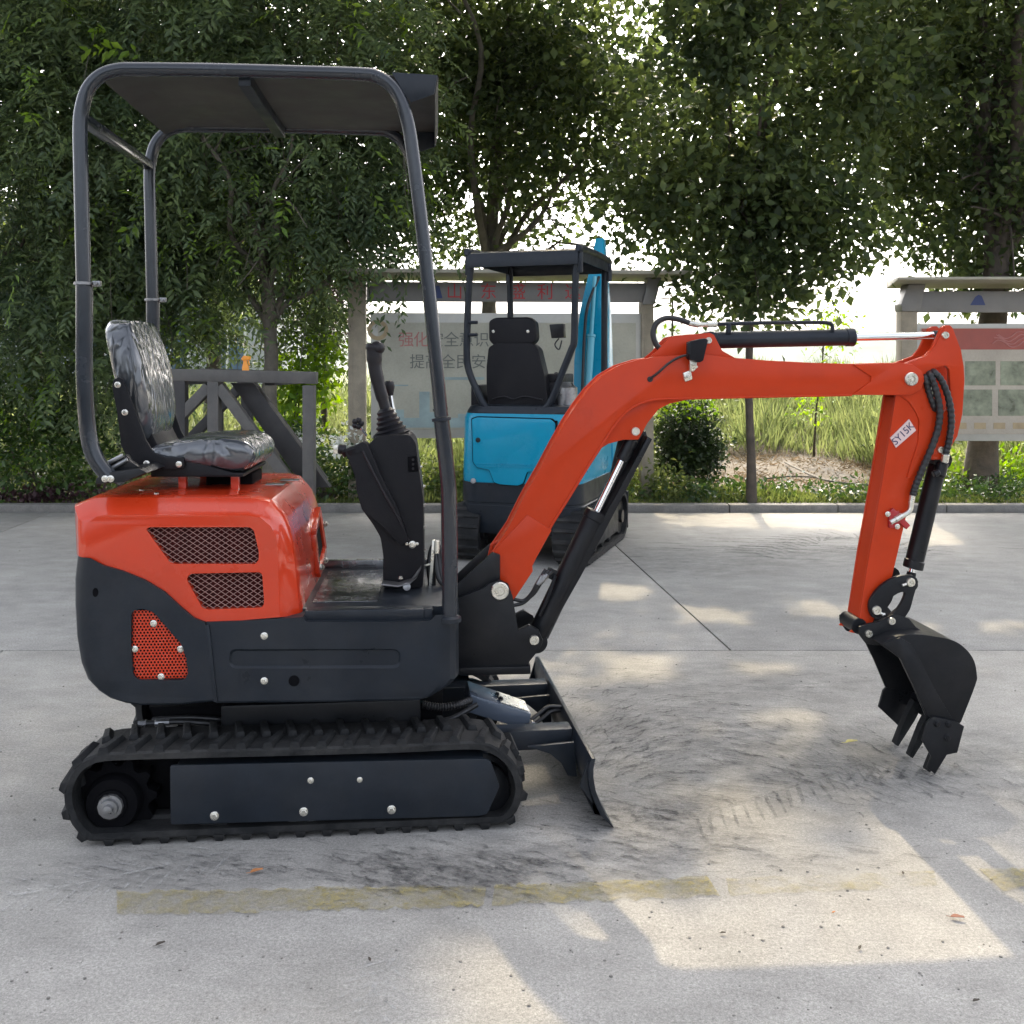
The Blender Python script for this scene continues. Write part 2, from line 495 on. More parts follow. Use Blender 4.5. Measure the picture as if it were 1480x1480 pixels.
def smooth_path(pts, n=6, closed=False):
    pts = [Vector(p) for p in pts]
    out = []
    N = len(pts)
    rng = range(N if closed else N - 1)
    for i in rng:
        if closed:
            p0, p1, p2, p3 = pts[i - 1], pts[i], pts[(i + 1) % N], pts[(i + 2) % N]
        else:
            p0 = pts[max(i - 1, 0)]; p1 = pts[i]; p2 = pts[i + 1]; p3 = pts[min(i + 2, N - 1)]
        for k in range(n):
            t = k / n
            out.append(0.5 * ((2 * p1) + (p2 - p0) * t + (2 * p0 - 5 * p1 + 4 * p2 - p3) * t * t + (3 * p1 - p0 - 3 * p2 + p3) * t ** 3))
    if not closed:
        out.append(pts[-1])
    return out

def round2(pts, r, n=4):
    """round the corners of a 2-D polygon; r is one radius or one per corner"""
    out = []
    N = len(pts)
    for i in range(N):
        rr = r[i] if isinstance(r, (list, tuple)) else r
        a, b, c = Vector(pts[i - 1]), Vector(pts[i]), Vector(pts[(i + 1) % N])
        d1, d2 = a - b, c - b
        l = min(rr, d1.length * 0.45, d2.length * 0.45)
        if l < 1e-5:
            out.append(tuple(b)); continue
        q1, q2 = b + d1.normalized() * l, b + d2.normalized() * l
        for k in range(n + 1):
            t = k / n
            out.append(tuple(q1 * (1 - t) ** 2 + b * 2 * t * (1 - t) + q2 * t * t))
    return out

def circ2(c, r, n=20, a0=0):
    return [(c[0] + r * math.cos(a0 + i * 2 * math.pi / n), c[1] + r * math.sin(a0 + i * 2 * math.pi / n)) for i in range(n)]

class B:
    """collects shapes (world coordinates) into one mesh"""
    def __init__(s):
        s.bm = bmesh.new()
    def _merge(s, t, bevel=0, seg=2, ang=28):
        bmesh.ops.recalc_face_normals(t, faces=t.faces)
        if bevel > 0:
            es = [e for e in t.edges if len(e.link_faces) == 2 and e.calc_face_angle(0) > R(ang)]
            if es:
                bmesh.ops.bevel(t, geom=es, offset=bevel, segments=seg, profile=0.6, affect='EDGES', clamp_overlap=True)
        me = bpy.data.meshes.new('tmp')
        t.to_mesh(me)
        s.bm.from_mesh(me)
        t.free()
        bpy.data.meshes.remove(me)
        return s
    def extr(s, F, uz, v0, v1, bevel=0.002, seg=2, holes=()):
        """polygon in (u, z) of frame F given depth from v0 to v1, with holes right through"""
        t = bmesh.new()
        loops = [list(uz)] + [list(h) for h in holes]
        if not holes:
            a = [t.verts.new(F.w(u, v0, z)) for u, z in uz]
            b = [t.verts.new(F.w(u, v1, z)) for u, z in uz]
            t.faces.new(a)
            t.faces.new(b[::-1])
            for i in range(len(a)):
                j = (i + 1) % len(a)
                t.faces.new((a[j], a[i], b[i], b[j]))
        else:
            tri = tessellate_polygon([[Vector((u, z, 0)) for u, z in l] for l in loops])
            A, Bv = [], []
            for l in loops:
                A += [t.verts.new(F.w(u, v0, z)) for u, z in l]
                Bv += [t.verts.new(F.w(u, v1, z)) for u, z in l]
            for q in tri:
                t.faces.new([A[i] for i in q])
                t.faces.new([Bv[i] for i in q][::-1])
            o = 0
            for l in loops:
                n = len(l)
                for i in range(n):
                    j = (i + 1) % n
                    t.faces.new((A[o + j], A[o + i], Bv[o + i], Bv[o + j]))
                o += n
        return s._merge(t, bevel, seg)
    def loft(s, rings, caps=(True, True), bevel=0, closed=True, ang=28):
        t = bmesh.new()
        vs = [[t.verts.new(p) for p in r] for r in rings]
        n = len(rings[0])
        for i in range(len(vs) - 1):
            for j in range(n if closed else n - 1):
                k = (j + 1) % n
                t.faces.new((vs[i][j], vs[i][k], vs[i + 1][k], vs[i + 1][j]))
        if caps[0]:
            t.faces.new(vs[0][::-1])
        if caps[1]:
            t.faces.new(vs[-1])
        return s._merge(t, bevel, 2, ang)
    def hexa(s, p, bevel=0.002):
        """eight corners: four of one face, then the four opposite"""
        t = bmesh.new()
        v = [t.verts.new(q) for q in p]
        for f in ((0, 1, 2, 3), (7, 6, 5, 4), (0, 4, 5, 1), (1, 5, 6, 2), (2, 6, 7, 3), (3, 7, 4, 0)):
            t.faces.new([v[i] for i in f])
        return s._merge(t, bevel)
    def box(s, F, u0, u1, v0, v1, z0, z1, bevel=0.002):
        c = [(u0, v0, z0), (u1, v0, z0), (u1, v0, z1), (u0, v0, z1), (u0, v1, z0), (u1, v1, z0), (u1, v1, z1), (u0, v1, z1)]
        return s.hexa([F.w(*q) for q in c], bevel)
    def tube(s, path, r, seg=12, caps=True, closed=False):
        path = [Vector(p) for p in path]
        n = len(path)
        rs = r if isinstance(r, (list, tuple)) else [r] * n
        tang = []
        for i in range(n):
            a = path[i - 1] if (i > 0 or closed) else path[0]
            b = path[(i + 1) % n] if (i < n - 1 or closed) else path[-1]
            d = b - a
            tang.append(d.normalized() if d.length > 1e-9 else Vector((0, 0, 1)))
        up = Vector((0, 0, 1)) if abs(tang[0].z) < 0.9 else Vector((0, 1, 0))
        x = tang[0].cross(up).normalized()
        rings = []
        for i in range(n):
            x = (x - tang[i] * x.dot(tang[i])).normalized()
            y = tang[i].cross(x)
            rings.append([path[i] + (x * math.cos(k * 2 * math.pi / seg) + y * math.sin(k * 2 * math.pi / seg)) * rs[i] for k in range(seg)])
        if closed:
            rings.append(rings[0])
            caps = False
        return s.loft(rings, (caps, caps))
    def bar(s, p0, p1, w, h, bevel=0.003, up=None):
        """rectangular bar from p0 to p1"""
        p0, p1 = Vector(p0), Vector(p1)
        d = (p1 - p0).normalized()
        up = Vector(up) if up else (Vector((0, 0, 1)) if abs(d.z) < 0.95 else Vector((0, 1, 0)))
        x = d.cross(up).normalized()
        y = x.cross(d)
        q = [-x * w / 2 - y * h / 2, x * w / 2 - y * h / 2, x * w / 2 + y * h / 2, -x * w / 2 + y * h / 2]
        return s.hexa([p0 + a for a in q] + [p1 + a for a in q], bevel)
    def cyl(s, p0, p1, r, seg=20, bevel=0.0, r1=None):
        p0, p1 = Vector(p0), Vector(p1)
        if bevel > 0:
            d = (p1 - p0).normalized() * bevel
            return s.lathe([(p0, r - bevel), (p0 + d, r), (p1 - d, r), (p1, r - bevel)], seg)
        return s.tube([p0, p1], [r, r if r1 is None else r1], seg)
    def lathe(s, prof, seg=20):
        """(point on the axis, radius) from end to end"""
        a, b = Vector(prof[0][0]), Vector(prof[-1][0])
        d = (b - a).normalized()
        up = Vector((0, 0, 1)) if abs(d.z) < 0.9 else Vector((0, 1, 0))
        x = d.cross(up).normalized()
        y = d.cross(x)
        rings = [[Vector(c) + (x * math.cos(k * 2 * math.pi / seg) + y * math.sin(k * 2 * math.pi / seg)) * max(r, 1e-4) for k in range(seg)] for c, r in prof]
        return s.loft(rings)
    def ball(s, c, r, seg=14, squash=(1, 1, 1)):
        t = bmesh.new()
        bmesh.ops.create_uvsphere(t, u_segments=seg, v_segments=max(6, seg // 2 + 1), radius=r)
        for v in t.verts:
            v.co = Vector((v.co.x * squash[0], v.co.y * squash[1], v.co.z * squash[2])) + Vector(c)
        return s._merge(t)
    def build(s, name, m, parent=None, sharp=32):
        me = bpy.data.meshes.new(name)
        if parent is not None:
            s.bm.transform(WM[parent].inverted())
        s.bm.to_mesh(me)
        s.bm.free()
        me.materials.append(M[m] if isinstance(m, str) else m)
        me.polygons.foreach_set('use_smooth', [True] * len(me.polygons))
        me.set_sharp_from_angle(angle=R(sharp))
        return link(name, me, parent)

def link(name, me, parent=None, mw=None):
    o = bpy.data.objects.new(name, me)
    C.objects.link(o)
    if parent is not None:
        o.parent = parent
        WM[o] = WM[parent].copy()
    else:
        WM[o] = Matrix.Identity(4)
    if mw is not None:
        o.matrix_basis = (WM[parent].inverted() @ mw) if parent is not None else mw
        WM[o] = mw
    return o

def thing(name, label, cat, mw, group=None):
    o = bpy.data.objects.new(name, None)
    o.empty_display_size = 0.2
    C.objects.link(o)
    o.matrix_basis = mw
    WM[o] = mw.copy()
    o['label'] = label
    o['category'] = cat
    if group:
        o['group'] = group
    return o

def tag(o, label, cat=None, group=None, kind=None):
    o['label'] = label
    if cat:
        o['category'] = cat
    if group:
        o['group'] = group
    if kind:
        o['kind'] = kind
    return o

def at(pos, rz=0.0):
    mm = Matrix.Rotation(rz, 4, 'Z')
    mm.translation = pos
    return mm

def np_mesh(name, verts, tris, m):
    """numpy vertices (n,3) and triangles (m,3) to a mesh"""
    me = bpy.data.meshes.new(name)
    nv, nf = len(verts), len(tris)
    me.vertices.add(nv)
    me.vertices.foreach_set('co', np.ascontiguousarray(verts, dtype=np.float32).ravel())
    me.loops.add(nf * 3)
    me.loops.foreach_set('vertex_index', np.ascontiguousarray(tris, dtype=np.int32).ravel())
    me.polygons.add(nf)
    me.polygons.foreach_set('loop_start', np.arange(0, nf * 3, 3, dtype=np.int32))
    me.update(calc_edges=True)
    me.materials.append(M[m])
    return me

_bolt_cache = {}
def bolt(parent, pos, axis, r=0.008, m='zinc', name='bolt'):
    """hexagon bolt head on a washer; alike bolts share a mesh"""
    key = (round(r, 4), m)
    if key not in _bolt_cache:
        b = B()
        b.lathe([(Vector((0, 0, -0.001)), r), (Vector((0, 0, r * 0.18)), r), (Vector((0, 0, r * 0.22)), r * 0.93)], 16)
        hx = [Vector((math.cos(i * math.pi / 3), math.sin(i * math.pi / 3), 0)) * r * 0.74 for i in range(6)]
        b.loft([[p + Vector((0, 0, r * 0.2)) for p in hx], [p + Vector((0, 0, r * 0.72)) for p in hx], [p * 0.84 + Vector((0, 0, r * 0.82)) for p in hx]])
        o = b.build(name, m)
        _bolt_cache[key] = o.data
        bpy.data.objects.remove(o)
    q = Vector(axis).to_track_quat('Z', 'Y').to_matrix().to_4x4()
    q.translation = Vector(pos)
    return link(name, _bolt_cache[key], parent, q)

def pin(parent, F, x, y, v, r, depth=0.02, m='zinc', name='pivot_pin'):
    """turned pin end with a dished centre, facing the near side"""
    c = F.P(x, y, v)
    n = -F.V
    b = B()
    b.lathe([(c - n * depth, r), (c + n * 0.004, r), (c + n * 0.007, r * 0.9), (c + n * 0.007, r * 0.52), (c + n * 0.003, r * 0.46), (c + n * 0.003, r * 0.24), (c + n * 0.008, r * 0.22), (c + n * 0.008, 0.0005)], 24)
    return b.build(name, m, parent)

def text(s, size, m, parent, mw, name='lettering', depth=0.0012, align='CENTER', name_obj=None):
    cu = bpy.data.curves.new(name, 'FONT')
    cu.body = s
    cu.size = size
    cu.align_x = align
    cu.align_y = 'CENTER'
    cu.extrude = depth
    o = bpy.data.objects.new('t', cu)
    C.objects.link(o)
    dg = bpy.context.evaluated_depsgraph_get()
    me = bpy.data.meshes.new_from_object(o.evaluated_get(dg))
    bpy.data.objects.remove(o)
    me.materials.clear()
    me.materials.append(M[m])
    me.name = name
    return link(name, me, parent, mw)

def clip_line_convex(p, d, poly):
    """parameter interval of the line p + t d inside a polygon (even-odd, first and last crossing)"""
    ts = []
    n = len(poly)
    for i in range(n):
        a, b = poly[i], poly[(i + 1) % n]
        ex, ez = b[0] - a[0], b[1] - a[1]
        den = d[0] * ez - d[1] * ex
        if abs(den) < 1e-12:
            continue
        t = ((a[0] - p[0]) * ez - (a[1] - p[1]) * ex) / den
        s = ((a[0] - p[0]) * d[1] - (a[1] - p[1]) * d[0]) / den
        if 0 <= s <= 1:
            ts.append(t)
    if len(ts) < 2:
        return None
    return min(ts), max(ts)

def in_poly(q, poly):
    c = False
    n = len(poly)
    for i in range(n):
        a, b = poly[i], poly[(i + 1) % n]
        if (a[1] > q[1]) != (b[1] > q[1]) and q[0] < (b[0] - a[0]) * (q[1] - a[1]) / (b[1] - a[1]) + a[0]:
            c = not c
    return c
# ================================================================ the yard
YR = R(5.0)                                  # the slab joints run five degrees off the line of sight
yard = B()
t = bmesh.new()
bmesh.ops.create_grid(t, x_segments=1, y_segments=1, size=1)
for v in t.verts:
    v.co = Vector((v.co.x * 22, v.co.y * 9 + 0.42, -0.012))
yard._merge(t)
yo = yard.build('yard', 'soil_dark')
tag(yo, 'grey concrete yard of large slabs under the machines', 'yard', kind='structure')
FY = Frame(-5.0 * 0 + 5.0, 0.0, 0.0)
# joint through (900,795) and (1045,925); cross joint at row 940
j0, j1 = gpx(900, 795), gpx(1045, 925)
def slab(x0, x1, y0, y1, lean):
    g = 0.0045
    def q(x, y):
        return Vector((x - lean * (y - 4.83), y, 0))
    c = [q(x0 + g, y0 + g), q(x1 - g, y0 + g), q(x1 - g, y1 - g), q(x0 + g, y1 - g)]
    b = B()
    b.hexa([p + Vector((0, 0, -0.010)) for p in c] + c, 0.0045)
    o = b.build('concrete_slab', 'concrete', yo)
lean = (j0.x - j1.x) / (j0.y - j1.y) * -1
W_ = 4.85
for k in range(-4, 4):
    xa = j1.x + (k) * W_
    slab(xa, xa + W_, 4.83, 9.38, lean)
    slab(xa + 1.42, xa + 1.42 + W_, 0.05, 4.83, 0.0)
    slab(xa + 1.42, xa + 1.42 + W_, -4.8, 0.05, 0.0)
# ---------------------------------------------------------------- kerb, verge, field, hill
tag(yo, 'grey concrete yard of large slabs under the machines', 'yard', kind='structure')
KY = 9.42
kb = None
k0 = thing('kerb', 'weathered low concrete kerb between the yard and the grass verge', 'kerb', at(Vector((0, KY, 0))))
k0['kind'] = 'structure'
xk = -13.0
first = None
while xk < 13:
    b = B()
    b.hexa([Vector((xk + 0.003, KY, -0.02)), Vector((xk + 0.997, KY, -0.02)), Vector((xk + 0.997, KY - 0.004, 0.066)), Vector((xk + 0.003, KY - 0.004, 0.066)),
            Vector((xk + 0.003, KY + 0.12, -0.02)), Vector((xk + 0.997, KY + 0.12, -0.02)), Vector((xk + 0.997, KY + 0.12, 0.070)), Vector((xk + 0.003, KY + 0.12, 0.070))], 0.012)
    b.build('kerb_stone', 'kerb', k0)
    xk += 1.0

def ground_z(x, y):
    r = np.clip((y - 11.2) / 8.0, 0, 1)
    r = r * r * (3 - 2 * r)
    base = 0.055 + r * np.where(x > -1.5, 0.85, 0.5)
    return base + 0.03 * np.sin(x * 2.1 + y * 1.3) * np.sin(y * 2.7 - x) * np.clip((y - 9.6) / 1, 0, 1)

def terrain(name, x0, x1, y0, y1, nx, ny, m, off=0.0, zf=ground_z):
    xs = np.linspace(x0, x1, nx)
    ys = np.linspace(y0, y1, ny)
    X, Y = np.meshgrid(xs, ys)
    Z = zf(X, Y) + off
    V = np.stack([X.ravel(), Y.ravel(), Z.ravel()], 1)
    i = np.arange(nx * ny).reshape(ny, nx)
    a, b_, c, d = i[:-1, :-1].ravel(), i[:-1, 1:].ravel(), i[1:, 1:].ravel(), i[1:, :-1].ravel()
    T = np.concatenate([np.stack([a, b_, c], 1), np.stack([a, c, d], 1)])
    me = np_mesh(name, V, T, m)
    me.polygons.foreach_set('use_smooth', [True] * len(me.polygons))
    return link(name, me)
vg = terrain('verge', -13, 13, KY + 0.115, 16, 120, 50, 'soil')
tag(vg, 'dry soil verge with weeds behind the kerb', 'verge', kind='structure')
fl = terrain('field', -60, 60, 16.0, 420, 90, 120, 'field_soil', 0.0, lambda x, y: ground_z(x, y))
tag(fl, 'grassy field beyond the verge', 'field', kind='structure')
def hill_z(x, y):
    q = 1 - np.clip(np.abs(y - 560) / 140, 0, 1)
    return -1 + q * (23 + 5 * np.sin(x * 0.013 + 1.0) + 3 * np.sin(x * 0.037) + 0.8 * np.sin(x * 0.11))
hl = terrain('hill', -500, 700, 420, 700, 140, 24, 'hill', 0, hill_z)
tag(hl, 'low hazy wooded ridge on the horizon', 'hill', kind='structure')

# ---------------------------------------------------------------- pale building far behind the left trees
bd = thing('building', 'pale rendered building glimpsed through the leaves on the left', 'building', at(Vector((-10.5, 27, 0.4))))
FBd = Frame(0, -10.5, 27)
b = B()
b.box(FBd, -4.5, 4.2, 0, 7, 0.2, 5.4, 0.02)
b.build('wall', 'wall', bd)
b = B()
b.box(FBd, -4.8, 4.5, -0.3, 7.3, 5.4, 5.65, 0.02)
b.build('roof', 'board_grey', bd)
for ux_ in (-3.6, -1.9, -0.2, 1.5, 3.0):
    for z_ in (1.1, 3.4):
        b = B()
        for (a0_, a1_, c0_, c1_) in ((-0.5, 0.5, 0, 0.06), (-0.5, 0.5, 1.34, 1.4), (-0.5, -0.44, 0.06, 1.34), (0.44, 0.5, 0.06, 1.34), (-0.03, 0.03, 0.06, 1.34)):
            b.box(FBd, ux_ + a0_, ux_ + a1_, -0.05, 0.01, z_ + c0_, z_ + c1_, 0)
        w_ = b.build('window', 'white', bd)
        b = B()
        b.box(FBd, ux_ - 0.44, ux_ + 0.44, -0.02, 0.005, z_ + 0.06, z_ + 1.34, 0)
        b.build('pane', 'glass', w_)

# ---------------------------------------------------------------- notice boards
FB = Frame(3.5, *(wpx(516, 530, 9.85).xy))
nb = thing('notice_board', 'long roofed notice board with red header characters behind the blue excavator', 'notice board', at(Vector((FB.X0, FB.Y0, 0)), FB.a), 'roofed notice boards along the verge')
def pbox(F, x0, x1, y0, y1, v0, v1, name, m, parent, bev=0.004):
    (u0, z1), (u1, z0) = F.p(x0, y0, v0), F.p(x1, y1, v0)
    b = B()
    b.box(F, u0, u1, v0, v1, z0, z1, bev)
    return b.build(name, m, parent)
u0_, _z = FB.p(502, 500, 0); u1_, _z = FB.p(529, 500, 0)
for (xa, xb, ytop) in ((503, 528, 398), (927, 945, 436)):
    ua_, zt_ = FB.p(xa, ytop, 0); ub_, _z = FB.p(xb, ytop, 0)
    b = B()
    b.box(FB, ua_, ub_, 0.0, 0.16, 0.03, zt_, 0.008)
    b.box(FB, ua_ + 0.03, ua_ + 0.045, -0.006, 0.001, 0.03, zt_ - 0.02, 0.001)
    b.build('post', 'board_post', nb)
b = B()
b.extr(FB, FB.pp([(928, 440), (946, 440), (957, 398), (938, 398)], -0.02), -0.03, 0.18, 0.004)
b.build('post_head', 'board_grey', nb)
ur0, zr1 = FB.p(492, 393, 0.05); ur1, zr0 = FB.p(985, 403, 0.05)
b = B()
b.hexa([FB.w(ur0, -0.42, zr1 - 0.045), FB.w(ur1, -0.42, zr1 - 0.045), FB.w(ur1, -0.42, zr1 - 0.01), FB.w(ur0, -0.42, zr1 - 0.01), FB.w(ur0, 0.5, zr1 - 0.045), FB.w(ur1, 0.5, zr1 - 0.045), FB.w(ur1, 0.5, zr1 + 0.03), FB.w(ur0, 0.5, zr1 + 0.03)], 0.004)
b.build('roof', 'board_roof', nb)
for xx in (518, 940):
    uu_ = FB.p(xx, 400, 0)[0]
    b = B()
    b.box(FB, uu_ - 0.03, uu_ + 0.03, 0.03, 0.13, FB.p(xx, 440, 0)[1] + (-0.03 if xx < 600 else 0), zr1 - 0.042, 0.003)
    b.build('roof_strut', 'board_grey', nb)
hd = pbox(FB, 530, 938, 407, 437, 0.0, 0.05, 'header_beam', 'board_grey', nb)
hz = (FB.p(700, 407, 0)[1] + FB.p(700, 437, 0)[1]) / 2
def lettering(F, s, x, v, z, size, m, parent, name='lettering'):
    u_ = F.p(x, 500, v)[0]
    mm = Matrix((F.U, Vector((0, 0, 1)), -F.V)).transposed().to_4x4()
    mm.translation = F.w(u_, v, z)
    return text(s, size, m, parent, mm, name)
for ch, x in zip('山东盛利达', (657, 706, 748, 788, 828)):
    lettering(FB, ch, x, -0.003, hz - 0.005, 0.165, 'board_red', hd, 'header_character')
b = B()
q_ = FB.p(632, 422, 0)
b.extr(FB, [(q_[0] - 0.05, q_[1] - 0.06), (q_[0] + 0.05, q_[1] - 0.06), (q_[0] + 0.02, q_[1] + 0.06), (q_[0] - 0.02, q_[1] + 0.06)], -0.004, 0.001, 0)
b.build('emblem', 'board_navy', hd)
pn = pbox(FB, 536, 929, 452, 632, 0.03, 0.09, 'panel_frame', 'board_frame', nb)
ps = pbox(FB, 546, 919, 466, 620, 0.024, 0.04, 'poster', 'board_panel', pn, 0)
cz_a, cz_b = FB.p(600, 492, 0)[1], FB.p(600, 524, 0)[1]
for i, ch in enumerate('强化安全意识'):
    lettering(FB, ch, 587 + i * 21.8, 0.0215, cz_a, 0.155, 'board_pink' if i < 2 else 'board_dark', ps, 'poster_character')
for i, ch in enumerate('提高全民安全素质'):
    lettering(FB, ch, 603 + i * 22.2, 0.0215, cz_b, 0.150, 'board_dark', ps, 'poster_character')
b = B()
b.extr(FB, circ2(FB.p(546, 477, 0.02), 0.10, 24), 0.0205, 0.0238, 0, 2, [circ2(FB.p(546, 477, 0.02), 0.062, 20)])
b.build('round_emblem', 'board_tan', ps)
b = B()
for (x0, x1, y0, y1) in ((642, 700, 545, 549), (560, 590, 556, 558)):
    (a0_, a1_), (c0_, c1_) = FB.p(x0, y0, .02), FB.p(x1, y1, .02)
    b.box(FB, a0_, c0_, 0.0205, 0.0238, c1_, a1_, 0)
b.build('blue_strip', 'board_blue', ps)
b = B()
for k, (x0, x1, yt) in enumerate(((548, 566, 600), (566, 584, 592), (584, 606, 604), (606, 621, 566), (621, 640, 596), (640, 662, 604), (662, 690, 598))):
    (a0_, a1_), (c0_, c1_) = FB.p(x0, yt, .02), FB.p(x1, 618, .02)
    b.box(FB, a0_, c0_, 0.0205 + 0.0004 * (k % 2), 0.0238, c1_, a1_, 0)
b.build('printed_skyline', 'board_blue', ps)

FB2 = Frame(-1.5, *(wpx(1310, 530, 9.9).xy))
nb2 = thing('notice_board', 'roofed notice board with red banner and photo panels at the right edge', 'notice board', at(Vector((FB2.X0, FB2.Y0, 0)), FB2.a), 'roofed notice boards along the verge')
for (xa, xb) in ((1303, 1326), (1752, 1774)):
    ua_, zt_ = FB2.p(xa, 450, 0); ub_, _z = FB2.p(xb, 450, 0)
    b = B()
    b.box(FB2, ua_, ub_, 0.0, 0.16, 0.03, zt_, 0.008)
    b.build('post', 'board_post', nb2)
    b = B()
    b.extr(FB2, [(ua_, zt_), (ub_ + 0.02, zt_), (ub_ + 0.07, zt_ + 0.26), (ua_ + 0.06, zt_ + 0.26), (ua_ - 0.01, zt_ + 0.07)], -0.02, 0.18, 0.004)
    b.build('post_head', 'board_grey', nb2)
ur0, zr1 = FB2.p(1276, 405, 0); ur1, _z = FB2.p(1800, 405, 0)
b = B()
b.hexa([FB2.w(ur0, -0.42, zr1 - 0.03), FB2.w(ur1, -0.42, zr1 - 0.03), FB2.w(ur1, -0.42, zr1 - 0.005), FB2.w(ur0, -0.42, zr1 - 0.005), FB2.w(ur0 + 0.2, 0.5, zr1 - 0.045), FB2.w(ur1, 0.5, zr1 - 0.045), FB2.w(ur1, 0.5, zr1 + 0.03), FB2.w(ur0 + 0.2, 0.5, zr1 + 0.03)], 0.004)
b.build('roof', 'board_roof', nb2)
hd2 = pbox(FB2, 1326, 1752, 421, 451, 0.0, 0.05, 'header_beam', 'board_grey', nb2)
b = B()
qa, qb, qc = FB2.p(1402, 441, 0), FB2.p(1424, 441, 0), FB2.p(1414, 426, 0)
b.extr(FB2, [qa, qb, (qc[0] + 0.03, qc[1] - 0.01), qc, (qc[0] - 0.03, qc[1] - 0.02)], -0.004, 0.001, 0)
b.build('emblem', 'board_navy', hd2)
pn2 = pbox(FB2, 1322, 1754, 468, 638, 0.03, 0.09, 'panel_frame', 'board_frame', nb2)
ps2 = pbox(FB2, 1330, 1746, 474, 628, 0.024, 0.04, 'poster', 'board_warm', pn2, 0)
bn2 = pbox(FB2, 1332, 1744, 475, 505, 0.0205, 0.0238, 'red_banner', 'board_redband', ps2, 0)
for x0 in (1344, 1395, 1446, 1497, 1548, 1599, 1650, 1701):
    pbox(FB2, x0, x0 + 44, 522, 557, 0.0205, 0.0238, 'photo_panel', 'board_photo', ps2, 0)
    p2_ = pbox(FB2, x0 - 3, x0 + 39, 563, 601, 0.0205, 0.0238, 'photo_panel', 'board_photo', ps2, 0)
b = B()
u_, z_ = FB2.p(1452, 490, 0.02)
for k in range(4):
    pts_ = [FB2.w(u_ - 0.12 + 0.06 * i + 0.02 * k, 0.019, z_ - 0.045 + 0.028 * k + 0.035 * math.sin(i * 1.4 + k)) for i in range(6)]
    b.tube(smooth_path(pts_, 4), 0.006, 6)
b.build('banner_flourish', 'board_pink', bn2)
for k in range(14):
    x = 1352 + k * 28
    pbox(FB2, x, x + 17, 611, 620, 0.0212, 0.0238, 'caption_print', 'board_tan', ps2, 0)

# ---------------------------------------------------------------- grey steel stand behind the seat
FS = Frame(-3.0, *(wpx(345, 530, 6.0).xy))
st = thing('steel_stand', 'grey welded steel stand with braced legs behind the excavator seat', 'steel stand', at(Vector((FS.X0, FS.Y0, 0)), FS.a))
for vv in (0.0, 0.62):
    ua_, zt_ = FS.p(236, 534, 0); ub_, zt2 = FS.p(458, 545, 0)
    b = B()
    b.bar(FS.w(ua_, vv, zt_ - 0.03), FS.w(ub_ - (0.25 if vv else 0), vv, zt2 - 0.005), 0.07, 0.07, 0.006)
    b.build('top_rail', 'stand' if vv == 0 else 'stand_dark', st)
    for x in ((262, 310, 447) if vv == 0 else (262, 310)):
        uu_ = FS.p(x, 560, 0)[0]
        tz_ = zt_ + (zt2 - zt_) * (uu_ - ua_) / (ub_ - ua_) - 0.05
        b = B()
        b.box(FS, uu_ - 0.033, uu_ + 0.033, vv - 0.033, vv + 0.033, 0.0, tz_, 0.004)
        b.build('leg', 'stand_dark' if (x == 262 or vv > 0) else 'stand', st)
    uu_ = FS.p(310, 560, 0)[0]
    for sx, ul in ((-1, 0.58), (1, 0.50)):
        b = B()
        b.bar(FS.w(uu_ + sx * 0.03, vv, zt_ - 0.10), FS.w(uu_ + sx * ul, vv, 0.60 if sx > 0 else 0.66), 0.06, 0.06, 0.004)
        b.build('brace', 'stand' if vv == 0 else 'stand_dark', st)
for uu_ in (ua_ + 0.03, ub_ - 0.29):
    b = B()
    b.bar(FS.w(uu_, 0.036, zt2 - 0.02), FS.w(uu_, 0.584, zt2 - 0.02), 0.06, 0.06, 0.004)
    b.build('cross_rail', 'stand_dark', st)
b = B()
uu_ = FS.p(320, 560, 0)[0]
b.hexa([FS.w(uu_ + 0.02, 0.10, zt_ - 0.08), FS.w(uu_ + 0.16, 0.10, zt_ - 0.08), FS.w(uu_ + 0.62, 0.10, 0.62), FS.w(uu_ + 0.46, 0.10, 0.62), FS.w(uu_ + 0.02, 0.16, zt_ - 0.08), FS.w(uu_ + 0.16, 0.16, zt_ - 0.08), FS.w(uu_ + 0.62, 0.16, 0.62), FS.w(uu_ + 0.46, 0.16, 0.62)], 0.004)
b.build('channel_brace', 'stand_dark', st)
# orange trigger tool standing on the rail
ot = thing('spray_bottle', 'small orange trigger bottle standing on the grey steel stand', 'spray bottle', at(FS.P(355, 536, 0.0)))
tz_ = FS.p(355, 540, 0.0)
tu_, tz_ = tz_[0], tz_[1] - 0.012
b = B()
b.lathe([(FS.w(tu_, 0, tz_ + 0.002), 0.020), (FS.w(tu_, 0, tz_ + 0.05), 0.021), (FS.w(tu_ - 0.002, 0, tz_ + 0.075), 0.012), (FS.w(tu_ - 0.003, 0, tz_ + 0.09), 0.012)], 14)
b.build('bottle', 'orange', ot)
b = B()
b.extr(FS, [(tu_ - 0.018, tz_ + 0.088), (tu_ + 0.028, tz_ + 0.092), (tu_ + 0.030, tz_ + 0.112), (tu_ - 0.010, tz_ + 0.118), (tu_ - 0.024, tz_ + 0.10)], -0.010, 0.010, 0.003)
b.extr(FS, [(tu_ + 0.012, tz_ + 0.09), (tu_ + 0.020, tz_ + 0.09), (tu_ + 0.026, tz_ + 0.06), (tu_ + 0.020, tz_ + 0.06)], -0.004, 0.004, 0.001)
b.build('trigger_head', 'orange', ot)
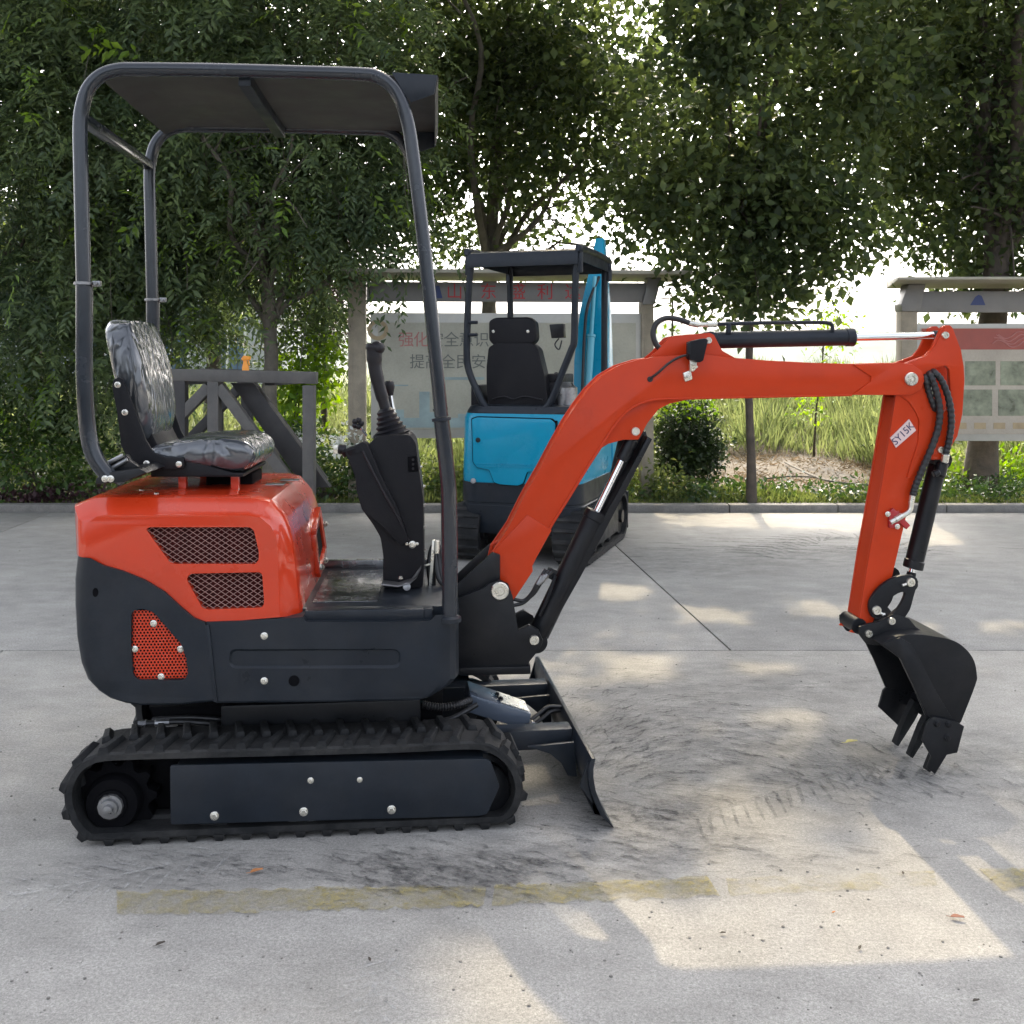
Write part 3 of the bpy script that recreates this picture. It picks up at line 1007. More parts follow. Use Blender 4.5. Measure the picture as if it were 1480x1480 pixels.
# ================================================================ vegetation
# leaves cut away to let the sun onto the yard (outlines on the ground)
SUNLIT = [[(1045, 1292), (1110, 1256), (1310, 1236), (1500, 1400), (1500, 1480), (1300, 1490), (960, 1400)], [(868, 846), (925, 850), (918, 866), (872, 864)], [(880, 952), (960, 948), (952, 980), (888, 985)],
          [(1150, 868), (1235, 876), (1228, 892), (1158, 886)], [(1000, 880), (1072, 885), (1062, 900), (1005, 896)], [(1336, 762), (1404, 785), (1328, 786)],
          [(690, 1390), (860, 1370), (1010, 1490), (700, 1500)], [(858, 1266), (884, 1272), (940, 1322), (915, 1326)], [(1440, 1258), (1482, 1288), (1484, 1308), (1448, 1276)],
          [(1030, 1160), (1130, 1165), (1115, 1205), (1045, 1200)], [(1440, 900), (1490, 902), (1490, 912), (1445, 910)], [(955, 744), (1280, 744), (1250, 764), (980, 760)],
          [(1120, 1030), (1170, 1034), (1165, 1046), (1120, 1044)], [(1300, 905), (1345, 908), (1340, 916), (1305, 914)], [(1085, 960), (1130, 962), (1126, 970), (1088, 970)]]
SUNLIT = [np.array([gpx(x, y).xy for x, y in p]) for p in SUNLIT]
def sunlit_mask(p, grow=0.10):
    k = p[:, 2] / SUNV.z
    gx = p[:, 0] - SUNV.x * k
    gy = p[:, 1] - SUNV.y * k
    out = np.zeros(len(p), bool)
    for poly in SUNLIT:
        c = poly.mean(0)
        q = c + (poly - c) * (1 + grow * 0) 
        inside = np.ones(len(p), bool)
        area = 0
        n = len(q)
        for i in range(n):
            a, b_ = q[i], q[(i + 1) % n]
            area += a[0] * b_[1] - b_[0] * a[1]
        s = 1 if area > 0 else -1
        for i in range(n):
            a, b_ = q[i], q[(i + 1) % n]
            e = b_ - a
            L = np.hypot(*e)
            d = s * (e[0] * (gy - a[1]) - e[1] * (gx - a[0])) / L
            inside &= d > -grow
        out |= inside
    return out

def unit(a):
    return a / np.maximum(1e-9, np.linalg.norm(a, axis=1, keepdims=True))

def leaf_mesh(name, base, d, nrm, L, W, m, fold=0.12, cull=True, shape=0.45):
    """every leaf a folded diamond: four vertices and two triangles"""
    if cull:
        keep = ~sunlit_mask(base)
        base, d, nrm, L, W = base[keep], d[keep], nrm[keep], L[keep], W[keep]
    d = unit(d)
    side = unit(np.cross(d, nrm))
    up = np.cross(side, d)
    n = len(base)
    V = np.empty((n, 4, 3))
    V[:, 0] = base
    mid = base + d * (L * shape)[:, None] + up * (L * fold)[:, None]
    V[:, 1] = mid + side * (W / 2)[:, None]
    V[:, 2] = base + d * L[:, None]
    V[:, 3] = mid - side * (W / 2)[:, None]
    i = np.arange(n) * 4
    T = np.concatenate([np.stack([i, i + 1, i + 2], 1), np.stack([i, i + 2, i + 3], 1)], 0)
    return np_mesh(name, V.reshape(-1, 3), T, m)

def in_ells(rng, ells, n, shell=0.35):
    w = np.array([e[6] for e in ells], float)
    k = rng.choice(len(ells), n, p=w / w.sum())
    E = np.array([e[:6] for e in ells])[k]
    q = unit(rng.normal(size=(n, 3)))
    r = rng.random(n) ** shell
    return E[:, :3] + q * r[:, None] * E[:, 3:6], q

def ell(px_, py_, Y, rx, ry, rd, w=1.0):
    c = wpx(px_, py_, Y)
    return (c.x, c.y, c.z, rx / FPX * Y, rd, ry / FPX * Y, w)

def sprays(rng, ells, n_clump, per, sigma, nleaf, slen, L, W, droop=0.5, shell=0.35):
    """pinnate twigs: pairs of leaflets along a drooping stem"""
    cc_, out_ = in_ells(rng, ells, n_clump, shell)
    base = np.repeat(cc_, per, 0) + rng.normal(size=(n_clump * per, 3)) * sigma
    od = np.repeat(out_, per, 0)
    N = len(base)
    d = unit(od * 0.6 + rng.normal(size=(N, 3)) * 0.85 + np.array([0, -0.25, -0.15]))
    ln = slen * rng.uniform(0.6, 1.3, N)
    t = np.linspace(0.12, 1.0, nleaf)
    pos = base[:, None, :] + d[:, None, :] * (ln[:, None] * t)[..., None]
    dr_ = droop * rng.uniform(0.0, 1.7, (N, 1))
    pos[..., 2] -= dr_ * ln[:, None] * t[None] ** 2
    tang = d[:, None, :] + np.array([0, 0, -1.0]) * (2 * dr_ * t[None])[..., None]
    tang /= np.linalg.norm(tang, axis=2, keepdims=True)
    up = np.array([0, 0, 1.0]) + rng.normal(size=(N, 1, 3)) * 0.35
    side = np.cross(tang, up)
    side /= np.maximum(1e-6, np.linalg.norm(side, axis=2, keepdims=True))
    sg = np.where(np.arange(nleaf) % 2 == 0, 1.0, -1.0)[None, :, None]
    ld = side * sg * 0.85 + tang * 0.65 + np.array([0, 0, -0.25]) + rng.normal(size=pos.shape) * 0.12
    nr = np.cross(side, tang) + rng.normal(size=pos.shape) * 0.25
    LL = L * rng.uniform(0.6, 1.25, (N, nleaf)) * rng.uniform(0.65, 1.35, (N, 1)) * (1 - 0.35 * np.abs(t - 0.5))[None]
    return pos.reshape(-1, 3), ld.reshape(-1, 3), nr.reshape(-1, 3), LL.ravel(), LL.ravel() * W / L

def scatter(rng, ells, n_clump, per, sigma, L, W, shell=0.35, droop=0.3):
    cc_, out_ = in_ells(rng, ells, n_clump, shell)
    pos = np.repeat(cc_, per, 0) + rng.normal(size=(n_clump * per, 3)) * sigma
    N = len(pos)
    d = unit(np.repeat(out_, per, 0) * 0.5 + rng.normal(size=(N, 3)) * 0.8 + np.array([0, -0.15, -droop]))
    nr = unit(rng.normal(size=(N, 3)) * 0.7 + np.array([0, -0.25, 0.8]))
    LL = L * rng.uniform(0.45, 1.4, N)
    return pos, d, nr, LL, LL * W / L * rng.uniform(0.85, 1.15, N)

def stuff(o):
    o['kind'] = 'stuff'
    return o

def wobble(rng, p0, p1, n, amp):
    p0, p1 = Vector(p0), Vector(p1)
    out = []
    for i in range(n + 1):
        t_ = i / n
        q = p0.lerp(p1, t_)
        k = math.sin(math.pi * t_) if i else 0
        out.append(q + Vector((rng.normal() * amp * k, rng.normal() * amp * k, 0)))
    return smooth_path(out, 4)

def trunk_part(parent, rng, p0, p1, r0, r1, name, m, amp=0.05, n=5):
    path = wobble(rng, p0, p1, n, amp)
    N = len(path)
    b = B()
    b.tube(path, [r0 + (r1 - r0) * (i / (N - 1)) ** 0.8 + rng.normal() * r0 * 0.03 + (r0 * 0.35 * max(0, 1 - i * 5 / N) if name == 'trunk' else 0) for i in range(N)], 10)
    return b.build(name, m, parent, 70)

def tree(label, base, fork, r0, r1, ells, upper, kind, rng, limbs=5, bark='bark', group=None, n_clump=300, per=10, sigma=0.22, Lf=0.075, Wf=0.030, n_up=120, leafm=None, shell=0.35, twigs=0, tips=0, name='tree', slen=0.34, nleaf=11, droop=0.5):
    t_ = thing(name, label, 'tree', at(Vector(base)), group)
    trunk_part(t_, rng, base, fork, r0, r1, 'trunk', bark, 0.018)
    tops, _ = in_ells(rng, ells + upper, limbs, 0.6)
    if upper:
        for e in upper[:1]:
            trunk_part(t_, rng, fork, (e[0], e[1], e[2]), r1, r1 * 0.35, 'limb', bark, 0.12)
    for q in tops:
        trunk_part(t_, rng, fork, q, r1 * 0.6, r1 * 0.14, 'limb', bark, 0.10)
    bt = B()
    for q in tops:
        q = Vector(q)
        for k_ in range(6):
            f0 = Vector(fork).lerp(q, rng.uniform(0.45, 0.95))
            d_ = Vector((rng.normal(), rng.normal() * 0.8, rng.normal() * 0.6 + 0.1)).normalized()
            L_ = rng.uniform(0.35, 0.95)
            p1_ = f0 + d_ * L_ * 0.5 + Vector((0, 0, rng.normal() * 0.06))
            p2_ = f0 + d_ * L_ + Vector((0, 0, -0.10))
            r_ = r1 * rng.uniform(0.12, 0.22)
            bt.tube(smooth_path([f0, p1_, p2_], 3), [r_ * (1 - 0.12 * i_) for i_ in range(7)], 6)
    stuff(bt.build('twigs', bark, t_, 70))
    if kind == 'pinnate':
        a = sprays(rng, ells, n_clump, per, sigma, nleaf, slen, Lf, Wf, droop, shell)
    else:
        a = scatter(rng, ells, n_clump, per, sigma, Lf, Wf, shell)
    me = leaf_mesh('crown', *a, leafm)
    stuff(link('crown', me, t_, Matrix.Identity(4)))
    if upper:
        a = scatter(rng, upper, n_up, 48, 0.40, 0.145, 0.09, 0.5)
        me = leaf_mesh('upper_crown', *a, leafm)
        stuff(link('upper_crown', me, t_, Matrix.Identity(4)))
    if tips:
        a = sprays(rng, [(e[0], e[1] - 0.15, e[2], e[3] * 1.02, e[4] * 1.04, e[5] * 1.02, e[6]) for e in ells], tips, 2, 0.12, 9, slen, Lf * 1.05, Wf * 1.1, droop, 0.05)
        me = leaf_mesh('sunlit_sprays', *a, 'leaf_tip')  # brighter sprays laid over the crown as sunlit leaves
        stuff(link('sunlit_sprays', me, t_, Matrix.Identity(4)))
    if twigs:
        b = B()
        q, o_ = in_ells(rng, ells, twigs, 0.2)
        for p, oo in zip(q, o_):
            d = Vector((rng.normal() * 0.25, -0.2 + rng.normal() * 0.2, -0.9))
            L = rng.uniform(0.5, 1.2)
            p = Vector(p)
            b.tube(smooth_path([p, p + d * L * 0.5 + Vector((rng.normal() * 0.05, -0.05, 0)), p + d * L], 3), 0.0032, 5)
        stuff(b.build('hanging_twigs', 'bark_pale', t_))
    return t_

rg = np.random.default_rng(5)
# left: the big drooping tree whose forked trunk stands behind the steel stand
tree('large drooping dark tree with forked trunk behind the seat', gpx(392, 737, 0.05), wpx(390, 472, 9.75), 0.085, 0.065,
     [ell(310, 130, 9.3, 300, 230, 1.2, 3.0), ell(490, 220, 9.7, 140, 150, 0.8, 1.1), ell(270, 375, 9.9, 130, 85, 0.6, 0.75), ell(430, 320, 9.9, 120, 90, 0.7, 0.8), ell(300, 470, 10.3, 60, 40, 0.3, 0.12), ell(455, 440, 10.4, 50, 40, 0.3, 0.10), ell(320, 10, 9.2, 330, 120, 1.3, 1.3), ell(530, 290, 9.8, 50, 70, 0.4, 0.2)],
     [(-2.6, 9.0, 7.0, 2.6, 3.2, 2.6, 1.0), (-1.8, 8.2, 8.6, 2.2, 2.6, 2.4, 0.8)], 'pinnate', rg, 7, 'bark_pale', 'trees along the verge', 600, 13, 0.22, 0.086, 0.031, 330, 'leaf_ash', 0.5, 50, 95)
tree('leafy dark tree filling the left edge behind the canopy posts', wpx(-60, 735, 10.3), wpx(-40, 430, 10.3), 0.12, 0.09,
     [ell(60, 180, 9.4, 200, 250, 1.2, 2.2), ell(110, 430, 9.6, 170, 130, 0.8, 1.2), ell(40, 20, 9.3, 220, 120, 1.2, 0.8), ell(190, 330, 9.7, 120, 160, 0.6, 0.8)],
     [(-5.6, 9.0, 7.0, 2.6, 3.2, 2.6, 1.0), (-4.6, 8.0, 8.8, 2.3, 2.6, 2.2, 0.8)], 'pinnate', rg, 6, 'bark', 'trees along the verge', 440, 13, 0.22, 0.086, 0.031, 330, 'leaf_ash', 0.5, 30, 70)
# centre: trunk behind the blue excavator
tree('grey forked tree rising behind the notice board and the blue excavator', wpx(708, 690, 12.2), wpx(708, 400, 12.2), 0.10, 0.085,
     [ell(690, 120, 11.6, 200, 170, 1.3, 1.6), ell(820, 90, 11.2, 170, 130, 1.2, 1.2), ell(690, 270, 11.8, 150, 70, 1.0, 0.55), ell(640, 20, 11.2, 240, 100, 1.2, 0.8), ell(900, 240, 11.5, 120, 90, 0.8, 0.5), ell(690, 350, 12.3, 140, 34, 0.5, 0.22), ell(600, 300, 11.8, 70, 70, 0.5, 0.25)],
     [(-0.2, 10.4, 7.6, 2.6, 3.0, 2.6, 1.0), (0.6, 8.6, 9.2, 2.4, 2.8, 2.2, 0.9), (-0.3, 13.2, 4.8, 2.2, 0.9, 1.4, 0.32)], 'broad', rg, 9, 'bark_pale', 'trees along the verge', 520, 52, 0.17, 0.094, 0.056, 390, 'leaf_broad', 0.6, 0, 0)  # last ellipsoid, as in the next two trees, added to shade the kerb strip
tree('slim straight tree seen through the red boom opening', gpx(1086, 727, 0.06), wpx(1086, 380, 9.9), 0.042, 0.034,
     [ell(1050, 130, 9.5, 170, 140, 1.2, 1.6), ell(1090, 280, 9.7, 110, 130, 0.8, 1.1), ell(1085, 410, 9.8, 95, 62, 0.45, 0.42), ell(960, 290, 9.8, 100, 90, 0.7, 0.55), ell(1180, 330, 9.8, 90, 90, 0.6, 0.6), ell(1060, 0, 9.3, 220, 100, 1.2, 0.9), ell(1235, 120, 9.6, 95, 150, 0.9, 0.8)],
     [(2.2, 9.0, 7.2, 2.6, 3.0, 2.6, 1.0), (2.6, 8.0, 9.0, 2.3, 2.6, 2.2, 0.9), (2.4, 12.9, 4.8, 2.0, 0.9, 1.4, 0.32)], 'broad', rg, 9, 'bark', 'trees along the verge', 500, 54, 0.16, 0.094, 0.060, 390, 'leaf_broad', 0.6, 0, 0)
tree('thick trunked dark tree behind the right notice board', wpx(1416, 716, 10.45), wpx(1440, 380, 10.6), 0.155, 0.125,
     [ell(1400, 110, 10.6, 210, 170, 1.3, 1.8), ell(1440, 290, 10.8, 150, 120, 0.9, 1.1), ell(1300, 260, 10.9, 110, 110, 0.7, 0.5), ell(1440, 400, 10.9, 75, 42, 0.5, 0.30), ell(1320, 20, 10.3, 260, 110, 1.2, 0.9), ell(1255, 170, 10.4, 110, 120, 0.8, 0.5), ell(1560, 200, 10.8, 130, 220, 1.0, 1.0)],
     [(5.2, 10.0, 7.4, 2.8, 3.2, 2.8, 1.0), (4.6, 8.4, 9.0, 2.4, 2.8, 2.2, 0.9), (5.2, 13.3, 4.9, 2.3, 0.9, 1.5, 0.32)], 'broad', rg, 9, 'bark', 'trees along the verge', 540, 54, 0.165, 0.096, 0.062, 390, 'leaf_broad', 0.6, 0, 0)
tree('dense tree standing far back at the left behind the large drooping tree', (-6.8, 14.6, 0.3), (-6.8, 14.6, 2.2), 0.14, 0.10,
     [(-7.2, 14.4, 4.0, 2.2, 1.6, 2.4, 1.0), (-8.6, 14.6, 5.5, 2.0, 1.6, 2.4, 1.0), (-6.2, 14.8, 6.6, 2.0, 1.6, 2.0, 1.0)], [(-7.2, 14.4, 9.0, 2.4, 2.2, 2.2, 1.0)], 'broad', rg, 6, 'bark', 'trees along the verge', 300, 40, 0.24, 0.15, 0.09, 200, 'leaf_broad', 0.5)
tree('dense tree standing far back between the drooping tree and the maroon tree', (-4.5, 15.4, 0.3), (-4.5, 15.4, 2.2), 0.14, 0.10,
     [(-4.9, 15.2, 4.0, 1.5, 1.5, 2.3, 1.0), (-3.9, 15.4, 5.8, 1.8, 1.6, 2.2, 1.0)], [(-4.2, 15.2, 8.8, 2.4, 2.2, 2.2, 1.0)], 'broad', rg, 6, 'bark', 'trees along the verge', 220, 40, 0.24, 0.15, 0.09, 200, 'leaf_broad', 0.5)
# behind: maroon-leaved tree, saplings
tree('maroon leaved small tree beside the left board post', wpx(470, 690, 13.5), wpx(470, 520, 13.5), 0.05, 0.035,
     [ell(470, 440, 13.4, 42, 66, 0.5, 1.0), ell(455, 380, 13.4, 40, 40, 0.4, 0.4)], [], 'broad', rg, 6, 'bark', None, 120, 40, 0.13, 0.055, 0.030, 0, 'leaf_maroon', 0.5, name='small_tree')
tree('thin pale green sapling beside the right end of the left board', wpx(972, 690, 11.0), wpx(972, 430, 11.0), 0.016, 0.010,
     [ell(972, 420, 11.0, 34, 40, 0.25, 1.0), ell(985, 345, 11.0, 30, 34, 0.25, 0.6), ell(972, 490, 11.0, 26, 26, 0.2, 0.3)], [], 'broad', rg, 6, 'bark', 'saplings on the verge', 60, 14, 0.12, 0.060, 0.034, 0, 'leaf_bright', 0.6, name='sapling')
tree('thin pale green sapling framed between the boom and the arm', wpx(1176, 660, 13.0), wpx(1190, 500, 13.0), 0.015, 0.009,
     [ell(1200, 470, 13.0, 34, 34, 0.3, 1.0), ell(1175, 590, 13.0, 22, 30, 0.2, 0.25), ell(1185, 540, 13.0, 30, 25, 0.2, 0.4)], [], 'broad', rg, 6, 'bark', 'saplings on the verge', 50, 12, 0.12, 0.065, 0.036, 0, 'leaf_bright', 0.6, name='sapling')

def bush(label, ells, rng, n_clump, per, sigma, Lf, Wf, m, top=None, name='bush', group=None, stems=7):
    c = np.array([e[:3] for e in ells]).mean(0)
    g = Vector((c[0], c[1], 0.05))
    t_ = thing(name, label, 'bush', at(g), group)
    a = scatter(rng, ells, n_clump, per, sigma, Lf, Wf, 0.45, 0.1)
    k = a[0][:, 2] > 0.1
    me = leaf_mesh('foliage', *[q[k] for q in a], m, cull=False)
    stuff(link('foliage', me, t_, Matrix.Identity(4)))
    if top:
        a = scatter(rng, top[0], top[1], top[2], 0.05, Lf, Wf, 0.2, -0.1)
        me = leaf_mesh(top[4], *a, top[3], cull=False)
        stuff(link(top[4], me, t_, Matrix.Identity(4)))
    tops, _ = in_ells(rng, ells, stems, 0.8)
    for q in tops:
        trunk_part(t_, rng, g + Vector((rng.normal() * 0.06, rng.normal() * 0.05, 0)), q, 0.014, 0.006, 'stem', 'bark', 0.03, 3)
    return t_
bush('dense dark green bush at the left edge beside the kerb', [ell(40, 560, 9.95, 110, 110, 0.5, 1.2), ell(70, 660, 9.85, 100, 60, 0.35, 0.8), ell(-60, 620, 9.9, 90, 110, 0.45, 0.7), ell(170, 610, 10.1, 80, 90, 0.4, 0.7)], rg, 230, 40, 0.12, 0.075, 0.036, 'leaf_bush',
     ([ell(60, 590, 9.75, 90, 90, 0.4, 1.0)], 24, 10, 'leaf_bright', 'bright_leaves'))  # brighter leaves mixed over the front of the bush
bush('bright yellow green leafy bush right of the steel stand', [ell(440, 530, 10.4, 46, 58, 0.3, 1.2), ell(425, 610, 10.3, 60, 40, 0.3, 0.6)], rg, 50, 30, 0.10, 0.095, 0.050, 'leaf_bright')
bush('white flowering bush below the left board post', [ell(470, 680, 9.85, 60, 46, 0.3, 1.0), ell(430, 660, 9.9, 50, 50, 0.3, 0.6), ell(520, 690, 9.9, 30, 38, 0.2, 0.3)], rg, 90, 34, 0.09, 0.055, 0.030, 'leaf_bush',
     ([ell(440, 640, 9.75, 30, 12, 0.15, 1.0), ell(500, 640, 9.75, 26, 14, 0.15, 0.8)], 26, 14, 'petal', 'white_blossom'))
bush('trimmed rounded bush right of the left notice board', [ell(992, 630, 10.5, 46, 50, 0.34, 1.0), ell(975, 660, 10.5, 34, 34, 0.25, 0.4), ell(1012, 655, 10.5, 32, 36, 0.25, 0.4)], rg, 230, 36, 0.075, 0.052, 0.030, 'leaf_dense',
     ([ell(990, 592, 10.45, 46, 10, 0.28, 1.0)], 22, 14, 'leaf_bright', 'bright_leaves'))  # brighter leaves along the top of the bush
bush('low sunlit shrub under the right notice board', [ell(1372, 700, 10.6, 20, 34, 0.2, 0.5), ell(1476, 695, 10.7, 28, 40, 0.3, 1.0), ell(1530, 690, 10.7, 50, 42, 0.3, 1.0)], rg, 90, 30, 0.10, 0.060, 0.030, 'leaf_bright')

# grasses
def blades(name, n, xr, yr, h, w, m, rng, keep=None, lean=0.35):
    x = rng.uniform(*xr, n)
    y = yr[0] + (yr[1] - yr[0]) * rng.random(n) ** 1.3
    if keep is not None:
        k = keep(x, y, rng.random(n))
        x, y = x[k], y[k]
    n = len(x)
    z = ground_z(x, y) - 0.01
    base = np.stack([x, y, z], 1)
    d = np.stack([rng.normal(size=n) * lean, rng.normal(size=n) * lean, np.ones(n)], 1)
    nr = rng.normal(size=(n, 3)) * np.array([1, 1, 0.1])
    clump = 0.7 + 0.5 * np.sin(x * 3.1 + 1.3 * y) * np.sin(y * 2.3 - x * 1.1)
    L = h * rng.uniform(0.45, 1.15, n) * np.clip(clump, 0.45, 1.3)
    W = w * rng.uniform(0.7, 1.4, n)
    me = leaf_mesh(name, base, d, nr, L, W, m, 0.02, cull=False, shape=0.4)
    return link(name, me)
def bare(x, y):
    return ((x - 3.05) / 1.35) ** 2 + ((y - 11.9) / 1.5) ** 2
o = blades('tall_grass', 95000, (-9, 12), (11.3, 24), 0.62, 0.022, 'grass', rg, lambda x, y, r: (bare(x, y) > 0.9 + 0.4 * r) & (np.abs(x / y) < 0.56) & ((x > -3.0) | (r < 0.4)))
tag(o, 'tall pale green grass growing in the sunlit field behind the verge', 'grass', kind='stuff')
o = blades('verge_weeds', 42000, (-8, 9), (9.56, 11.8), 0.15, 0.016, 'grass_low', rg, lambda x, y, r: (bare(x, y) > 0.6 + 0.8 * r) & (np.abs(x / y) < 0.56) & ((x > -3.2) | (r < 0.3)), 0.6)
tag(o, 'short green weeds along the verge behind the kerb', 'weeds', kind='stuff')
o = blades('dry_straw', 7000, (1.0, 5.5), (9.7, 13.6), 0.16, 0.012, 'straw', rg, lambda x, y, r: bare(x, y) < 1.7, 2.6)
tag(o, 'dry straw litter lying on the bare soil patch', 'straw', kind='stuff')
a = scatter(rg, [(x_, y_, float(ground_z(x_, y_)) + 0.16, 0.5, 0.4, 0.20, 1.0) for x_, y_ in [(rg.uniform(-5, 9), rg.uniform(11.0, 17.5)) for _ in range(170)] if bare(x_, y_) > 1.3], 1300, 12, 0.10, 0.085, 0.045, 0.5, -0.2)
o = link('field_weeds', leaf_mesh('field_weeds', *a, 'grass', cull=False))
tag(o, 'broad leaved weeds mixed into the tall grass', 'weeds', kind='stuff')
a = scatter(rg, [(x_, y_, float(ground_z(x_, y_)) + 0.07, 0.30, 0.14, 0.09, 1.0) for x_, y_ in [(rg.uniform(-5, 7), rg.uniform(9.62, 10.5)) for _ in range(120)]], 620, 12, 0.05, 0.055, 0.030, 0.5, -0.2)
o = link('kerb_weeds', leaf_mesh('kerb_weeds', *a, 'leaf_bush', cull=False))
tag(o, 'dark leafy weeds crowding the back of the kerb', 'weeds', kind='stuff')
a = scatter(rg, [(x_, 9.62 + 0.14 * k_, 0.10, 0.28, 0.16, 0.05, 1.0) for k_ in range(2) for x_ in np.arange(-6.0, -2.6, 0.22)], 200, 12, 0.04, 0.06, 0.034, 0.6, 0.0)
o = link('leaf_litter', leaf_mesh('leaf_litter', *a, 'leaf_maroon', cull=False))
tag(o, 'brown leaf litter gathered behind the kerb under the left bush', 'leaf litter', kind='stuff')
a = scatter(rg, [(x_, float(rg.uniform(9.7, 10.6)), 0.22, 0.22, 0.15, 0.20, 1.0) for x_ in np.arange(-1.9, 1.6, 0.10)], 420, 14, 0.06, 0.06, 0.030, 0.5, -0.2)
o = link('board_weeds', leaf_mesh('board_weeds', *a, 'grass_low', cull=False))
tag(o, 'knee high mixed weeds below the left notice board', 'weeds', kind='stuff')
br_ = B()
p_ = [gpx(1135, 672, 0.14), gpx(1180, 694, 0.16), gpx(1215, 702, 0.16), gpx(1262, 706, 0.14)]
br_.tube(smooth_path([q + Vector((0, 0, 0.03)) for q in p_], 5), 0.012, 8)
br_.tube(smooth_path([p_[1] + Vector((0, 0, 0.03)), p_[1] + Vector((-0.3, -0.1, 0.05)), p_[1] + Vector((-0.55, -0.12, 0.03))], 4), 0.008, 7)
o = br_.build('fallen_branch', 'bark_pale')
tag(o, 'thin dead branch lying on the bare soil patch', 'branch')
# ================================================================ the red mini excavator
FU = Frame(4.2, -0.617, 2.9)                 # upper structure: v = 0 at the outer face of the near track
FL = Frame(5.5, -0.617, 2.9)                 # undercarriage
ex = thing('mini_excavator', 'red and slate grey mini excavator with open canopy in front', 'mini excavator', at(Vector((-0.65, 3.35, 0)), R(4.2)))

# ---- undercarriage
OUT = [(151, 1221), (113, 1204), (97, 1178), (92, 1149), (98, 1125), (112, 1105), (138, 1091), (186, 1087), (300, 1084), (460, 1080), (594, 1076), (686, 1072), (719, 1081), (740, 1098), (752, 1119), (756, 1145), (747, 1173), (730, 1190), (713, 1197), (600, 1206), (460, 1212), (300, 1218)]
loop_uz = FL.pp(OUT, 0.0)
ls = smooth_path([Vector((u, 0, z)) for u, z in loop_uz], 5, closed=True)
ls = [(p.x, max(p.z, 0.016)) for p in ls]
# even spacing along the belt
def resample(pts, n):
    P = [Vector(p) for p in pts]
    N = len(P)
    L = [0]
    for i in range(N):
        L.append(L[-1] + (P[(i + 1) % N] - P[i]).length)
    out = []
    j = 0
    for k in range(n):
        s = L[-1] * k / n
        while L[j + 1] < s:
            j += 1
        t = (s - L[j]) / max(1e-9, L[j + 1] - L[j])
        out.append(tuple(P[j % N].lerp(P[(j + 1) % N], t)))
    return out, L[-1]
belt, blen = resample(ls, 132)
def normals(loop):
    n = len(loop)
    out = []
    for i in range(n):
        a, b = Vector(loop[i - 1]), Vector(loop[(i + 1) % n])
        d = (b - a).normalized()
        out.append((Vector((-d.y, d.x)), d))
    cx = sum(p[0] for p in loop) / n
    cz = sum(p[1] for p in loop) / n
    q = Vector(loop[0]) - Vector((cx, cz))
    if out[0][0].dot(q) < 0:
        out = [(-a, d) for a, d in out]
    return out
bn = normals(belt)
